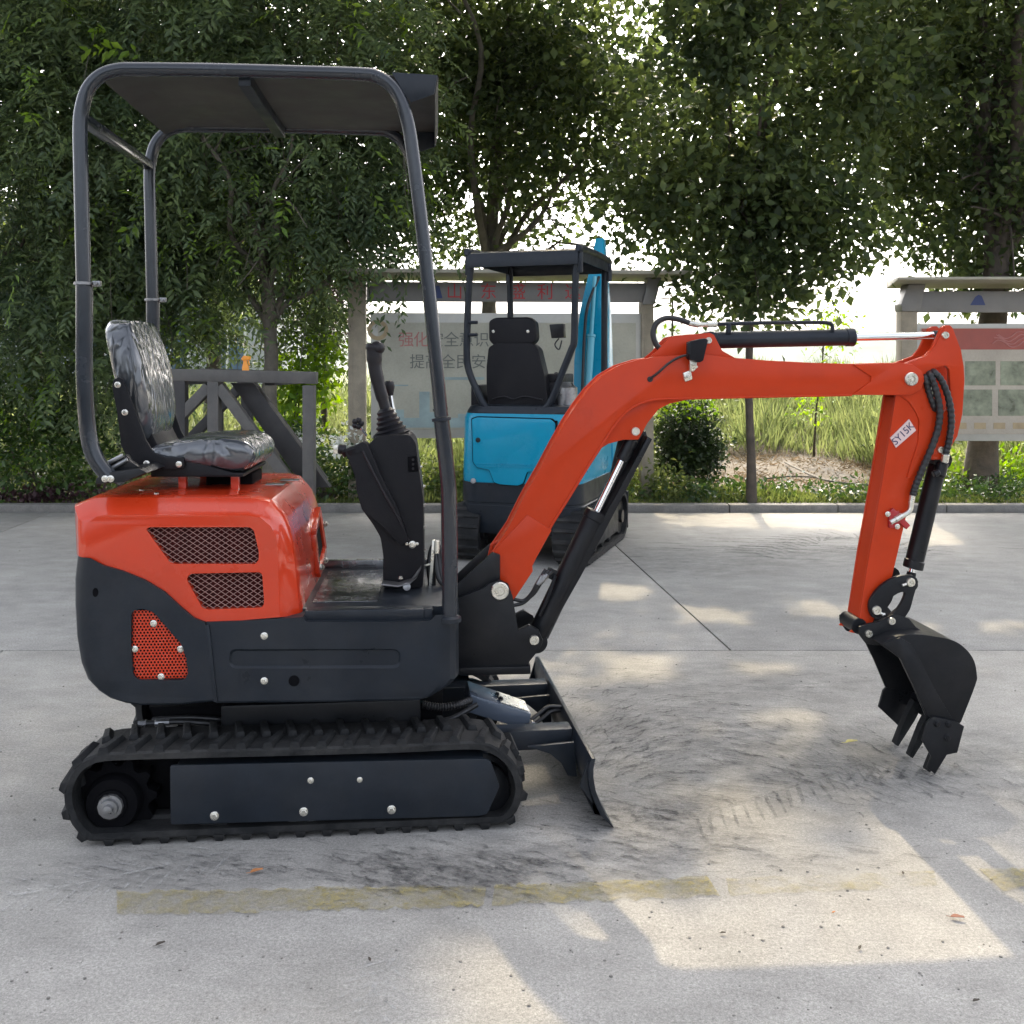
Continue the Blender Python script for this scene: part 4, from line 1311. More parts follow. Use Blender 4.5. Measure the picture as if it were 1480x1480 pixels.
def make_track(v0, detailed):
    b = B()
    prof = [(0.0, 0.0), (0.0, 0.196), (-0.006, 0.2), (-0.022, 0.2), (-0.024, 0.125), (-0.034, 0.12), (-0.034, 0.08), (-0.024, 0.075), (-0.022, 0.0), (-0.006, 0.0)]
    rings = []
    for (p, (nrm, d)) in zip(belt, bn):
        rings.append([FL.w(p[0] + nrm.x * o, v0 + v + (0.004 if v == 0.0 and o == 0.0 else 0), p[1] + nrm.y * o) for o, v in prof])
    rings.append(rings[0])
    b.loft(rings, (False, False))
    tr = b.build('rubber_track', 'rubber', ex)
    # tread lugs: two staggered half-width chevron blocks per pitch
    NL = 38
    lug_m = {}
    for half in (0, 1):
        t = B()
        y0, y1 = (0.0, 0.108) if half == 0 else (0.092, 0.2)
        sk = 0.022 if half == 0 else -0.022
        h = 0.0155
        lo = [(-0.017 - sk * 0.5, y0), (0.017 - sk * 0.5, y0), (0.014 + sk * 0.5, y1), (-0.014 + sk * 0.5, y1)]
        hi = [(-0.010 - sk * 0.5, y0 + 0.004), (0.010 - sk * 0.5, y0 + 0.004), (0.008 + sk * 0.5, y1 - 0.012), (-0.008 + sk * 0.5, y1 - 0.012)]
        t.hexa([Vector((x, y, -0.004)) for x, y in lo] + [Vector((x, y, h)) for x, y in hi], 0.002)
        o = t.build('tread_lug', 'rubber')
        lug_m[half] = o.data
        bpy.data.objects.remove(o)
    far = B() if not detailed else None
    bp, _ = resample(belt, NL * 2)
    bnn = normals(bp)
    for i, (p, (nrm, d)) in enumerate(zip(bp, bnn)):
        half = i % 2
        Z = (FL.U * nrm.x + Vector((0, 0, nrm.y)))
        Xd = (FL.U * d.x + Vector((0, 0, d.y)))
        Yd = FL.V
        if Xd.cross(Yd).dot(Z) < 0:
            Xd = -Xd
        mm = Matrix((Xd, Yd, Z)).transposed().to_4x4()
        mm.translation = FL.w(p[0], v0, p[1])
        if detailed:
            link('tread_lug', lug_m[half], tr, mm)
        else:
            me = lug_m[half].copy()
            me.transform(mm)
            far.bm.from_mesh(me)
            bpy.data.meshes.remove(me)
    if not detailed:
        o = far.build('tread_lugs', 'rubber', tr)
        o['kind'] = 'stuff'
    # sprocket with teeth, idler, rollers, side frame
    su, sz = FL.p(171, 1149, 0.10)
    b = B()
    teeth = []
    for i in range(44):
        a = i / 44 * 2 * math.pi
        r = 0.116 if i % 4 in (0, 1) else 0.095
        teeth.append((su + r * math.cos(a), sz + r * math.sin(a)))
    b.extr(FL, teeth, v0 + 0.07, v0 + 0.13, 0.003)
    c0 = FL.w(su, v0 + 0.15, sz)
    nV = -FL.V
    b.lathe([(FL.w(su, v0 + 0.20, sz), 0.100), (FL.w(su, v0 + 0.14, sz), 0.108)], 28)
    b.box(FL, su + 0.03, su + 0.25, v0 + 0.13, v0 + 0.19, sz - 0.06, sz + 0.085, 0.004)
    b.lathe([(c0, 0.075), (c0 + nV * 0.10, 0.078), (c0 + nV * 0.115, 0.070), (c0 + nV * 0.118, 0.045), (c0 + nV * 0.125, 0.043), (c0 + nV * 0.127, 0.001)], 28)
    sp = b.build('drive_sprocket', 'dark', ex)  # near-black with a backing disc: shade inside the track loop, put into colour
    b = B()
    cn = c0 + nV * 0.126
    b.lathe([(cn, 0.036), (cn + nV * 0.008, 0.034), (cn + nV * 0.009, 0.026), (cn + nV * 0.020, 0.024), (cn + nV * 0.021, 0.015), (cn + nV * 0.034, 0.014), (cn + nV * 0.036, 0.001)], 12)
    b.build('axle_nut', 'steel', sp)
    iu, iz = FL.p(692, 1138, 0.10)
    b = B()
    ci = FL.w(iu, v0 + 0.16, iz)
    b.lathe([(ci, 0.08), (ci + nV * 0.02, 0.092), (ci + nV * 0.045, 0.092), (ci + nV * 0.05, 0.104), (ci + nV * 0.07, 0.104), (ci + nV * 0.075, 0.092), (ci + nV * 0.10, 0.09), (ci + nV * 0.12, 0.06), (ci + nV * 0.125, 0.001)], 28)
    b.build('idler_wheel', 'black', ex)
    for x in (310, 438, 567):
        ru, rz = FL.p(x, 1177, 0.03)
        b = B()
        c = FL.w(ru, v0 + 0.17, rz)
        b.lathe([(c, 0.046), (c + nV * 0.05, 0.047), (c + nV * 0.055, 0.034), (c + nV * 0.09, 0.034), (c + nV * 0.095, 0.047), (c + nV * 0.145, 0.046), (c + nV * 0.15, 0.02)], 22)
        b.build('track_roller', 'deck_steel', ex)
    cover = FL.pp([(246, 1106), (700, 1096), (709, 1099), (722, 1136), (704, 1176), (690, 1179), (247, 1191)], 0.0)
    b = B()
    b.extr(FL, round2(cover, 0.006, 2), v0 - 0.004, v0 + 0.006, 0.002)
    z1 = cover[0][1]
    b.box(FL, cover[0][0] + 0.01, cover[2][0] - 0.02, v0 + 0.006, v0 + 0.165, z1 - 0.135, z1 - 0.012, 0.004)
    sf = b.build('side_cover', 'grey', ex)
    if detailed:
        for x, y, r in ((449, 1128, 0.009), (520, 1127, 0.008), (310, 1179, 0.0125), (439, 1173, 0.0125), (566, 1170, 0.0125)):
            bolt(sf, FL.P(x, y, v0 - 0.0045), -FL.V, r)
make_track(0.0, True)
make_track(0.73, False)

# centre frame, slewing ring, hoses
u0, zc = FL.p(240, 1046, 0.2)
u1, zl = FL.p(655, 1120, 0.2)
b = B()
b.box(FL, u0 + 0.16, u1 - 0.10, 0.20, 0.73, 0.20, 0.318, 0.008)
b.box(FL, u0 + 0.30, u1 - 0.24, 0.22, 0.71, 0.30, 0.355, 0.01)
b.build('centre_frame', 'black', ex)
b = B()
su_, _ = FU.p(430, 1030, 0.45)
cs = FU.w(su_ + 0.03, 0.47, 0.352)
b.lathe([(cs, 0.27), (cs + Vector((0, 0, 0.012)), 0.275), (cs + Vector((0, 0, 0.03)), 0.275), (cs + Vector((0, 0, 0.034)), 0.25), (cs + Vector((0, 0, 0.075)), 0.25)], 40)
b.build('slewing_ring', 'dark', ex)
b = B()
b.extr(FU, FU.pp([(216, 1020), (640, 1014), (640, 1040), (224, 1044), (222, 1032)], 0.28), 0.27, 0.66, 0.004)
b.build('underframe', 'dark', ex)  # block filling the gap, coloured black as the shade under the body
b = B()
pz = [FL.P(207, 1046, 0.22), FL.P(222, 1045, 0.22), FL.P(262, 1043, 0.22), (FL.P(310, 1046, 0.23)), FL.P(350, 1049, 0.30), FL.P(380, 1050, 0.40)]
b.tube(smooth_path(pz, 5), 0.009, 10)
b.tube(smooth_path([p + Vector((0.02, 0.02, 0.006)) for p in pz], 5), 0.007, 10)
b.build('track_motor_hose', 'hose', ex)
b = B()
b.cyl(FL.P(200, 1046, 0.22), FL.P(212, 1046, 0.22), 0.012, 6)
b.cyl(FL.P(224, 1045, 0.22), FL.P(246, 1044, 0.22), 0.011, 10, 0.002)
b.build('hose_fitting', 'steel', ex)
b = B()
for k, (xa, ya, xb, yb) in enumerate(((400, 1046, 520, 1022), (430, 1040, 560, 1026), (612, 1044, 690, 1018))):
    b.tube(smooth_path([FL.P(xa, ya, 0.22), FL.P((xa + xb) / 2, (ya + yb) / 2 + 8, 0.22), FL.P(xb, yb, 0.24)], 8), 0.008, 10)
b.build('centre_hoses', 'hose', ex)
b = B()
hp = smooth_path([FL.P(610, 1018, 0.24), FL.P(634, 1022, 0.24), FL.P(660, 1019, 0.25), FL.P(680, 1012, 0.30)], 14)
b.tube(hp, [0.010 + 0.003 * (i % 2) for i in range(len(hp))], 10)
b.build('spring_guarded_hose', 'hose', ex)

# ---- dozer blade
FL_, FL = FL, Frame(7.5, -0.617, 2.9)
prof = [(861, 1096), (858, 1112), (858, 1124), (861, 1142), (867, 1159), (876, 1178), (888, 1198)]
front = FL.pp(prof, -0.06)
front = [(u, max(z, 0.003)) for u, z in front]
back = [(u - 0.016, z) for u, z in front]
back[-1] = (front[-1][0] - 0.007, front[-1][1] + 0.004)
back[0] = (front[0][0] - 0.012, front[0][1])
b = B()
b.extr(FL, front + back[::-1], -0.06, 0.99, 0.0015)
bl = b.build('dozer_blade', 'grey', ex)
bu = front[1][0] - 0.016
for va in (-0.045, 0.96):
    b = B()
    b.extr(FL, [(front[3][0] - 0.014, front[3][1]), (front[5][0] - 0.03, front[5][1]), (front[6][0] - 0.04, front[6][1] + 0.035), (bu - 0.022, front[2][1] - 0.03), (bu + 0.004, front[0][1] - 0.01)], va, va + 0.012, 0.002)
    b.build('end_rib', 'grey', bl)
for v in (0.20, 0.66):
    a0 = FL.p(742, 1064, 0.17)
    a1 = FL.p(832, 1058, 0.17)
    b = B()
    b.box(FL, a0[0] - 0.30, bu + 0.004, v, v + 0.07, a0[1] - 0.058, a0[1] + 0.004, 0.006)
    b.extr(FL, [(bu - 0.145, a0[1] - 0.03), (bu + 0.002, a0[1] - 0.022), (bu + 0.01, a0[1] - 0.13), (bu - 0.02, a0[1] - 0.125), (bu - 0.04, a0[1] - 0.085), (bu - 0.075, a0[1] - 0.055)], v - 0.045, v - 0.03, 0.003)
    b.build('blade_arm', 'grey', bl)
b = B()
b.tube(smooth_path([FL.P(768, 1040, 0.36), FL.P(780, 1030, 0.38), FL.P(793, 1021, 0.40), FL.P(815, 1022, 0.42)], 6), 0.006, 8)
b.tube(smooth_path([FL.P(768, 1048, 0.36), FL.P(784, 1038, 0.38), FL.P(797, 1028, 0.40), FL.P(818, 1027, 0.42)], 6), 0.006, 8)
b.build('blade_hose', 'hose', bl)
FL = FL_
v1, v2 = 0.33, 0.47
n_ = [FL.P(680, 1004, v1), FL.P(768, 1032, v1), FL.P(763, 1056, v1), FL.P(674, 1029, v1)]
f_ = [FL.P(675, 983, v2), FL.P(759, 1013, v2)]
d_ = f_[0] - n_[0]
b = B()
b.hexa(n_ + [f_[0], f_[1], n_[2] + (f_[1] - n_[1]), n_[3] + d_], 0.004)
g_ = b.build('cylinder_guard', 'guard', ex)
b = B()
nv = (n_[1] - n_[0]).cross(d_).normalized()
nv = nv if nv.z > 0 else -nv
def on_lid(s, t, o=0.0):
    return n_[0].lerp(n_[1], s).lerp(f_[0].lerp(f_[1], s), t) + nv * o
b.hexa([on_lid(0.50, 0.12, 0.001), on_lid(0.97, 0.12, 0.001), on_lid(0.97, 0.9, 0.001), on_lid(0.50, 0.9, 0.001), on_lid(0.50, 0.12, 0.003), on_lid(0.97, 0.12, 0.003), on_lid(0.97, 0.9, 0.003), on_lid(0.50, 0.9, 0.003)], 0)
b.build('cover_plate', 'zinc', g_)
for s, t in ((0.52, 0.35), (0.48, 0.62)):
    bolt(g_, on_lid(s, t, 0.003), nv, 0.009, 'black')
bolt(g_, FL.P(769, 1046, v1 - 0.01), FL.U, 0.011, 'steel')

# ---- counterweight with its perforated inspection cover
CURVE = [(113, 806), (128, 810), (150, 817), (178, 825), (210, 838), (238, 855), (262, 877), (281, 893), (297, 899)]
def inset(pts, left=None, amt=0, bottom=None, bamt=0, right=None, ramt=0):
    out = []
    for x, y in pts:
        if left and x < left[0]:
            x = x + amt * min(1, (left[0] - x) / left[1])
        if right and x > right[0]:
            x = x - ramt * min(1, (x - right[0]) / right[1])
        if bottom and y > bottom:
            y = y - bamt
        out.append((x, y))
    return out
cwp = CURVE + [(301, 930), (311, 1017), (260, 1022), (205, 1023), (183, 1020), (160, 1013), (141, 1002), (126, 984), (117, 960), (112, 925), (110, 880), (110, 840)]
rings_px = [(0.045, inset(cwp, (150, 40), 20, 990, 7)), (0.050, inset(cwp, (150, 40), 10, 990, 4)), (0.066, inset(cwp, (150, 40), -2, 990, 1.5)), (0.10, inset(cwp, (150, 40), -10)), (0.15, inset(cwp, (150, 40), -15.5))]
rings_uz = [(v, FU.pp(p, 0.05)) for v, p in rings_px]
near = rings_uz + [(0.87 + 0.045 - v, p) for v, p in rings_uz[::-1]]
G = [(190, 886), (196, 881), (208, 880), (222, 885), (262, 931), (269, 950), (272, 974), (266, 983), (199, 983), (192, 976), (189, 930)]
Guz = round2(FU.pp(G, 0.045), 0.008, 3)
def capped_loft(F, rings, holes, depth, cap_far=True, bev=0):
    """loft whose near face has real openings with walls running inwards"""
    b = B()
    b.loft([[F.w(u, v, z) for u, z in p] for v, p in rings], (False, cap_far))
    v0 = rings[0][0]
    loops = [rings[0][1]] + holes
    tri = tessellate_polygon([[Vector((u, z, 0)) for u, z in l] for l in loops])
    t = bmesh.new()
    A = []
    for l in loops:
        A.append([t.verts.new(F.w(u, v0, z)) for u, z in l])
    flat = [v for l in A for v in l]
    for q in tri:
        try:
            t.faces.new([flat[i] for i in q])
        except ValueError:
            pass
    for hl, h in zip(A[1:], holes):
        bk = [t.verts.new(F.w(u, v0 + depth, z)) for u, z in h]
        for i in range(len(h)):
            j = (i + 1) % len(h)
            t.faces.new((hl[i], hl[j], bk[j], bk[i]))
        t.faces.new(bk)
    b._merge(t)
    bmesh.ops.remove_doubles(b.bm, verts=b.bm.verts, dist=1e-5)
    bmesh.ops.recalc_face_normals(b.bm, faces=b.bm.faces)
    return b
eye = circ2(FU.p(133, 856, 0.047), 0.013, 16)
eye = [(FU.p(138, 856, 0.045)[0] + (u - FU.p(133, 856, 0.047)[0]) * 0.6, z) for u, z in eye]
b = capped_loft(FU, near, [Guz], 0.022)
cw = b.build('counterweight', 'grey', ex)
b = B()
b.extr(FU, eye, 0.0435, 0.047, 0)
b.build('lifting_hole_shade', 'dark', cw)  # dark disc on the face, painted as the shade of a hole
# perforated plate: hexagonal rings
b = B()
pitch = 0.0098
gu = [q[0] for q in Guz]; gz = [q[1] for q in Guz]
t = bmesh.new()
row = 0
z = min(gz) - pitch
vpl = 0.045 + 0.010
while z < max(gz) + pitch:
    u = min(gu) - pitch + (pitch / 2 if row % 2 else 0)
    while u < max(gu) + pitch:
        cells = [(u + pitch / math.sqrt(3) * math.cos(R(30 + 60 * k)), z + pitch / math.sqrt(3) * math.sin(R(30 + 60 * k))) for k in range(6)]
        if sum(in_poly(c, Guz) for c in cells) >= 4:
            o = [t.verts.new(FU.w(c[0], vpl, c[1])) for c in cells]
            ii = [t.verts.new(FU.w(u + (c[0] - u) * 0.62, vpl, z + (c[1] - z) * 0.62)) for c in cells]
            ib = [t.verts.new(FU.w(u + (c[0] - u) * 0.62, vpl + 0.002, z + (c[1] - z) * 0.62)) for c in cells]
            for k in range(6):
                l = (k + 1) % 6
                t.faces.new((o[k], o[l], ii[l], ii[k]))
                t.faces.new((ii[k], ii[l], ib[l], ib[k]))
        u += pitch
    z += pitch * math.sqrt(3) / 2
    row += 1
b._merge(t)
pf = b.build('perforated_cover', 'red', cw)
pf['label'] = 'red perforated inspection cover'
b = B()
b.extr(FU, Guz, vpl + 0.006, vpl + 0.010, 0)
b.build('cover_backing', 'dark', cw)
for x, y in ((222, 901), (195, 938), (261, 938), (233, 978)):
    bolt(pf, FU.P(x, y, vpl - 0.001), -FU.V, 0.0095)

# ---- red engine hood with mesh grilles
nS = [(297, 899), (345, 897), (404, 892), (403, 863), (402, 825), (401, 790), (398, 774), (391, 760), (376, 748), (358, 745), (152, 744), (134, 746), (114, 756)]
nR = [(297, 899), (352, 897), (437, 889), (434, 863), (430, 825), (424, 787), (419, 766), (411, 746), (391, 723), (372, 718), (158, 716), (140, 717), (113, 730)]
S_ = CURVE + nS[1:]
R_ = [(x - (3 if i == 0 else 0), y) for i, (x, y) in enumerate(CURVE)] + nR[1:]
ring0 = FU.pp(S_, 0.055)
ring1 = FU.pp(R_, 0.110)
# the lower edge follows the counterweight on both rings
for i in range(len(CURVE)):
    ring1[i] = ring0[i]
ringm = [((a[0] * 0.35 + c[0] * 0.65), (a[1] * 0.35 + c[1] * 0.65)) for a, c in zip(ring0, ring1)]
uL = ring1[0][0]
def hood_ring(t, amt):
    out = []
    for a, c in zip(ring0, ring1):
        u, z = a[0] * (1 - t) + c[0] * t, a[1] * (1 - t) + c[1] * t
        k = max(0.0, 1 - max(0.0, u - uL) / 0.085)
        hh = min(1.0, max(0.0, (z - zL0) / (zL1 - zL0)))
        out.append((u + (amt if amt > 0 else amt * (1 - 0.62 * hh)) * k, z))
    return out
zL0, zL1 = ring0[0][1], max(q[1] for q in ring1)
hoodr = [(0.055, hood_ring(0, 0.024)), (0.0585, hood_ring(0.05, 0.012)), (0.072, hood_ring(0.32, -0.004)), (0.104, hood_ring(0.90, -0.020)), (0.122, hood_ring(1.0, -0.027)), (0.16, hood_ring(1.0, -0.034))]
hoodr = hoodr + [(0.055 + 0.845 - v, p) for v, p in hoodr[::-1]]
G1 = round2(FU.pp([(211, 765), (216, 762), (361, 762), (367, 767), (374, 797), (374, 809), (369, 815), (252, 815), (245, 812)], 0.055), 0.004, 2)
G2 = round2(FU.pp([(272, 832), (278, 829), (375, 827), (379, 830), (382, 872), (378, 878), (300, 881), (292, 878), (270, 838)], 0.055), 0.004, 2)
b = capped_loft(FU, hoodr, [G1, G2], 0.03)
hood = b.build('engine_hood', 'red', ex, 24)
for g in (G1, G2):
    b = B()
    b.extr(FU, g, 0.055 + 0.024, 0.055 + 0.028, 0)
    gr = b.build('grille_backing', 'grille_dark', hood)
    b = B()
    cu_ = sum(q[0] for q in g) / len(g); cz_ = sum(q[1] for q in g) / len(g)
    for sgn in (1, -1):
        d = Vector((0.83, sgn * 0.56)).normalized()
        nrm = Vector((-d.y, d.x))
        for k in range(-30, 31):
            p0 = Vector((cu_, cz_)) + nrm * k * 0.0128
            iv = clip_line_convex(p0, d, g)
            if iv is None:
                continue
            a_, e_ = p0 + d * iv[0], p0 + d * iv[1]
            v_ = 0.0595 + (0.0008 if sgn > 0 else 0)
            b.tube([FU.w(a_.x, v_, a_.y), FU.w(e_.x, v_, e_.y)], 0.00105, 4, caps=False)
    o = b.build('wire_mesh', 'mesh_wire', hood)
    o['label'] = 'upper diamond wire mesh grille' if g is G1 else 'lower diamond wire mesh grille'
# dark panel painted as the shade in the hood's front opening
fr = [ring1[i] for i in range(len(CURVE) + 2, len(CURVE) + 8)]
def front_u(z):
    a = sorted(fr + [ring1[len(CURVE) + 1]], key=lambda q: q[1])
    for p, q in zip(a, a[1:]):
        if p[1] <= z <= q[1]:
            return p[0] + (q[0] - p[0]) * (z - p[1]) / max(1e-9, q[1] - p[1])
    return a[0][0] if z < a[0][1] else a[-1][0]
zt, zb = FU.p(424, 775, 0.11)[1], FU.p(434, 872, 0.11)[1]
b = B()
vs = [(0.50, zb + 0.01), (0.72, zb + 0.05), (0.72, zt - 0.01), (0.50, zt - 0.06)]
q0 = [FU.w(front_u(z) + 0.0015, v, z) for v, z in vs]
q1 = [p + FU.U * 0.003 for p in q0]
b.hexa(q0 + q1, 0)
b.build('front_opening_shade', 'dark', hood)  # flat dark panel in place of a shaded recess
b = B()
for (va, za), (vb, zb2) in zip(vs, vs[1:] + vs[:1]):
    b.bar(FU.w(front_u(za) + 0.006, va, za), FU.w(front_u(zb2) + 0.006, vb, zb2), 0.018, 0.03, 0.003)
fo = b.build('opening_frame', 'red', hood)
for v, z in ((0.62, zb + 0.03), (0.735, zt - 0.06), (0.50, zb + 0.03)):
    bolt(hood, FU.w(front_u(z) + 0.02, v, z), (FU.U * 0.6 - FU.V * 0.8), 0.010)
# badges on top, bolts
htop = ring1[-4][1]
for (x, y, w) in ((412, 683, 0.06), (398, 693, 0.06)):
    uu = FU.p(x, 700, 0.3)[0]
    b = B()
    v_ = 0.52 if y == 683 else 0.40
    b.box(FU, uu - w / 2 - 0.02, uu + w / 2 - 0.02, v_, v_ + 0.05, htop + 0.0, htop + 0.003, 0.001)
    b.build('warning_label', 'steel', hood)
for x, v_ in ((226, 0.16), (205, 0.24)):
    bolt(hood, FU.w(FU.p(x, 705, v_)[0], v_, htop + 0.0005), (0, 0, 1), 0.010)

# ---- side panel, deck
sp_px = [(298, 899), (345, 897.5), (438, 892), (442, 899), (560, 899), (625, 898), (640, 897), (654, 894), (664, 889), (664, 985), (655, 994), (640, 1003), (622, 1011), (605, 1015), (450, 1018), (312, 1019), (302, 930)]
def sidering(f, dy=0):
    return FU.pp([(x if x < 612 else 612 + (x - 612) * f, y - (dy if y > 960 else 0)) for x, y in sp_px], 0.05)
rr = [(0.05, sidering(0.32, 6)), (0.053, sidering(0.5, 3)), (0.064, sidering(0.74, 1)), (0.085, sidering(0.90)), (0.13, sidering(1.0))]
rr = rr + [(0.87 + 0.05 - v, p) for v, p in rr[::-1]]
st_o = round2(FU.pp([(331, 938), (579, 938), (579, 966), (331, 966)], 0.05), [0.022] * 4, 5)
b = B()
b = capped_loft(FU, rr, [st_o], 0.0)
# pressed field: sloping wall to a flat bottom
cu_ = [(u, z) for u, z in st_o]
mu = sum(q[0] for q in cu_) / len(cu_); mz = sum(q[1] for q in cu_) / len(cu_)
inn = [(mu + (u - mu) * 0.978, mz + (z - mz) * 0.76) for u, z in st_o]
body_panel = b
# remove the flat cap made at depth 0 for the opening
for f in list(body_panel.bm.faces):
    c = f.calc_center_median()
    if len(f.verts) == len(st_o):
        body_panel.bm.faces.remove(f)
body_panel.loft([[FU.w(u, 0.05, z) for u, z in st_o], [FU.w(u, 0.0575, z) for u, z in inn]], (False, True))
sp = body_panel.build('side_panel', 'grey', ex, 20)
for x, y in ((382, 919), (382, 984)):
    bolt(sp, FU.P(x, y, 0.0495), -FU.V, 0.0105)
b = B()
b.extr(FU, circ2(FU.p(425, 984, 0.05), 0.0155, 18), 0.0480, 0.052, 0)
b.build('round_hole_shade', 'dark', sp)  # dark disc painted as the shaded inside of a round hole
b = B()
b.extr(FU, FU.pp([(297, 903), (303, 903), (315, 1014), (309, 1014)], 0.05), 0.044, 0.052, 0.002)
b.build('panel_seam', 'grey', sp)
r0 = FU.p(440, 897, 0.075)
r1 = FU.p(613, 880, 0.075)
b = B()
b.box(FU, r0[0], r1[0], 0.075, 0.125, r0[1] - 0.006, r1[1], 0.005)
b.box(FU, r1[0] - 0.004, FU.p(625, 880, .075)[0], 0.080, 0.120, r0[1] - 0.006, r1[1] - 0.001, 0.001)
b.build('step_rail', 'grey', ex)
b = B()
b.box(FU, r1[0] + 0.0035, FU.p(625, 880, .075)[0] + 0.0015, 0.084, 0.116, r0[1] + 0.002, r1[1] - 0.005, 0)
b.build('rail_end_shade', 'dark', ex)  # dark block painted as the shade inside the open rail end
dz = r1[1] - 0.004
b = B()
b.box(FU, FU.p(425, 880, .1)[0], FU.p(663, 880, .13)[0] - 0.02, 0.125, 0.84, dz - 0.03, dz, 0.003)
b.build('deck_plate', 'grey', ex)
b = B()
b.box(FU, FU.p(452, 860, .2)[0], FU.p(546, 860, .2)[0], 0.19, 0.66, dz + 0.0005, dz + 0.004, 0.001)
b.build('floor_mat', 'deck_steel', ex)
b = B()
b.box(FU, FU.p(440, 860, .2)[0], FU.p(640, 860, .2)[0], 0.72, 0.75, dz - 0.01, dz + 0.028, 0.003)
b.build('toe_board', 'deck_steel', ex)

# ---- seat
FV = 0.27
bracket = FU.pp([(162, 560), (164, 549), (171, 545), (178, 549), (190, 580), (201, 609), (211, 637), (222, 654), (238, 660.5), (266, 661), (267, 675), (262, 678), (216, 680), (197, 675), (184, 664), (175, 643), (169, 595)], FV - 0.02)
seat = None
b = B()
bp_ = FU.pp([(148, 462), (160, 459), (178, 461), (184, 466), (200, 514), (211, 568), (215, 606), (210, 634), (201, 642), (184, 610), (165, 560), (151, 505), (144, 478)], FV)
bp_ = [(p.x, p.z) for p in smooth_path([Vector((u, 0, z)) for u, z in bp_], 3, True)]
mu = sum(q[0] for q in bp_) / len(bp_); mz = sum(q[1] for q in bp_) / len(bp_)
def shr(p, k, kz=None):
    kz = k if kz is None else kz
    return [(mu + (u - mu) * k, mz + (z - mz) * kz) for u, z in p]
def seat_w(v, w0, w1):
    return w0 + (w1 - w0) * v
rings = []
for v, ku, kz in ((0.285, 0.60, 0.84), (0.292, 0.82, 0.92), (0.305, 0.94, 0.97), (0.33, 1.0, 0.99), (0.40, 1.0, 1.0), (0.475, 0.94, 1.0), (0.55, 1.0, 1.0), (0.62, 1.0, 0.99), (0.645, 0.94, 0.97), (0.658, 0.82, 0.92), (0.665, 0.60, 0.84)):
    z0_, z1_ = min(q[1] for q in bp_), max(q[1] for q in bp_)
    row_ = []
    for u, z in shr(bp_, ku, kz):
        h_ = (z - z0_) / (z1_ - z0_)
        k_ = 0.66 + 0.34 * math.sin(min(1.0, h_ / 0.55) * math.pi / 2) if h_ < 0.55 else 1.0 - 0.24 * ((h_ - 0.55) / 0.45) ** 2.4
        row_.append(FU.w(u, 0.46 + (v - 0.015 - 0.46) * k_, z))
    rings.append(row_)
b.loft(rings)
sb = b.build('seat_backrest', 'film', ex, 70)
sb['label'] = 'seat back wrapped in crinkled clear film'
b = B()
cp = FU.pp([(214, 655), (240, 665), (296, 676), (336, 683), (357, 679), (368, 666), (368, 651), (358, 639), (336, 632), (270, 634), (232, 641), (216, 648)], FV)
cp = [(p.x, p.z) for p in smooth_path([Vector((u, 0, z)) for u, z in cp], 3, True)]
mu = sum(q[0] for q in cp) / len(cp); mz = sum(q[1] for q in cp) / len(cp)
rings = []
for v, ku, kz in ((0.255, 0.86, 0.55), (0.262, 0.94, 0.78), (0.278, 0.98, 0.93), (0.31, 1.0, 1.0), (0.38, 1.0, 1.0), (0.47, 1.0, 0.93), (0.56, 1.0, 1.0), (0.63, 1.0, 1.0), (0.662, 0.98, 0.93), (0.678, 0.94, 0.78), (0.685, 0.86, 0.55)):
    rings.append([FU.w(u, v, z) for u, z in shr(cp, ku, kz)])
b.loft(rings)
o = b.build('seat_cushion', 'film', ex, 70)
o['label'] = 'seat cushion wrapped in crinkled clear film'
for va in (0.68, FV - 0.022):
    b = B()
    b.extr(FU, bracket, va, va + 0.014, 0.003)
    br = b.build('seat_bracket', 'plastic', ex)
for x, y in ((170, 556), (180.5, 596), (212, 670), (258.5, 671)):
    bolt(br, FU.P(x, y, FV - 0.0225), -FU.V, 0.0095, 'zinc')
b = B()
b.extr(FU, FU.pp([(216, 679), (262, 663), (336, 684), (352, 684), (351, 690), (216, 690)], FV - 0.02), 0.262, 0.67, 0.004)
b.extr(FU, FU.pp([(198, 620), (206, 620), (222, 652), (218, 664), (205, 650)], FV), 0.34, 0.60, 0.004)
b.build('seat_pan', 'plastic', ex)
for x in (262, 338):
    uu = FU.p(x, 690, 0.28)[0]
    for v in (0.29, 0.58):
        b = B()
        b.box(FU, uu - 0.012, uu + 0.012, v, v + 0.03, htop - 0.002, FU.p(x, 686, 0.28)[1], 0.003)
        b.build('seat_mount', 'red', ex)
b = B()
b.box(FU, FU.p(285, 700, .3)[0], FU.p(355, 700, .3)[0], 0.42, 0.60, htop - 0.002, FU.p(300, 691, .3)[1], 0.004)
b.build('seat_slider', 'dark', ex)

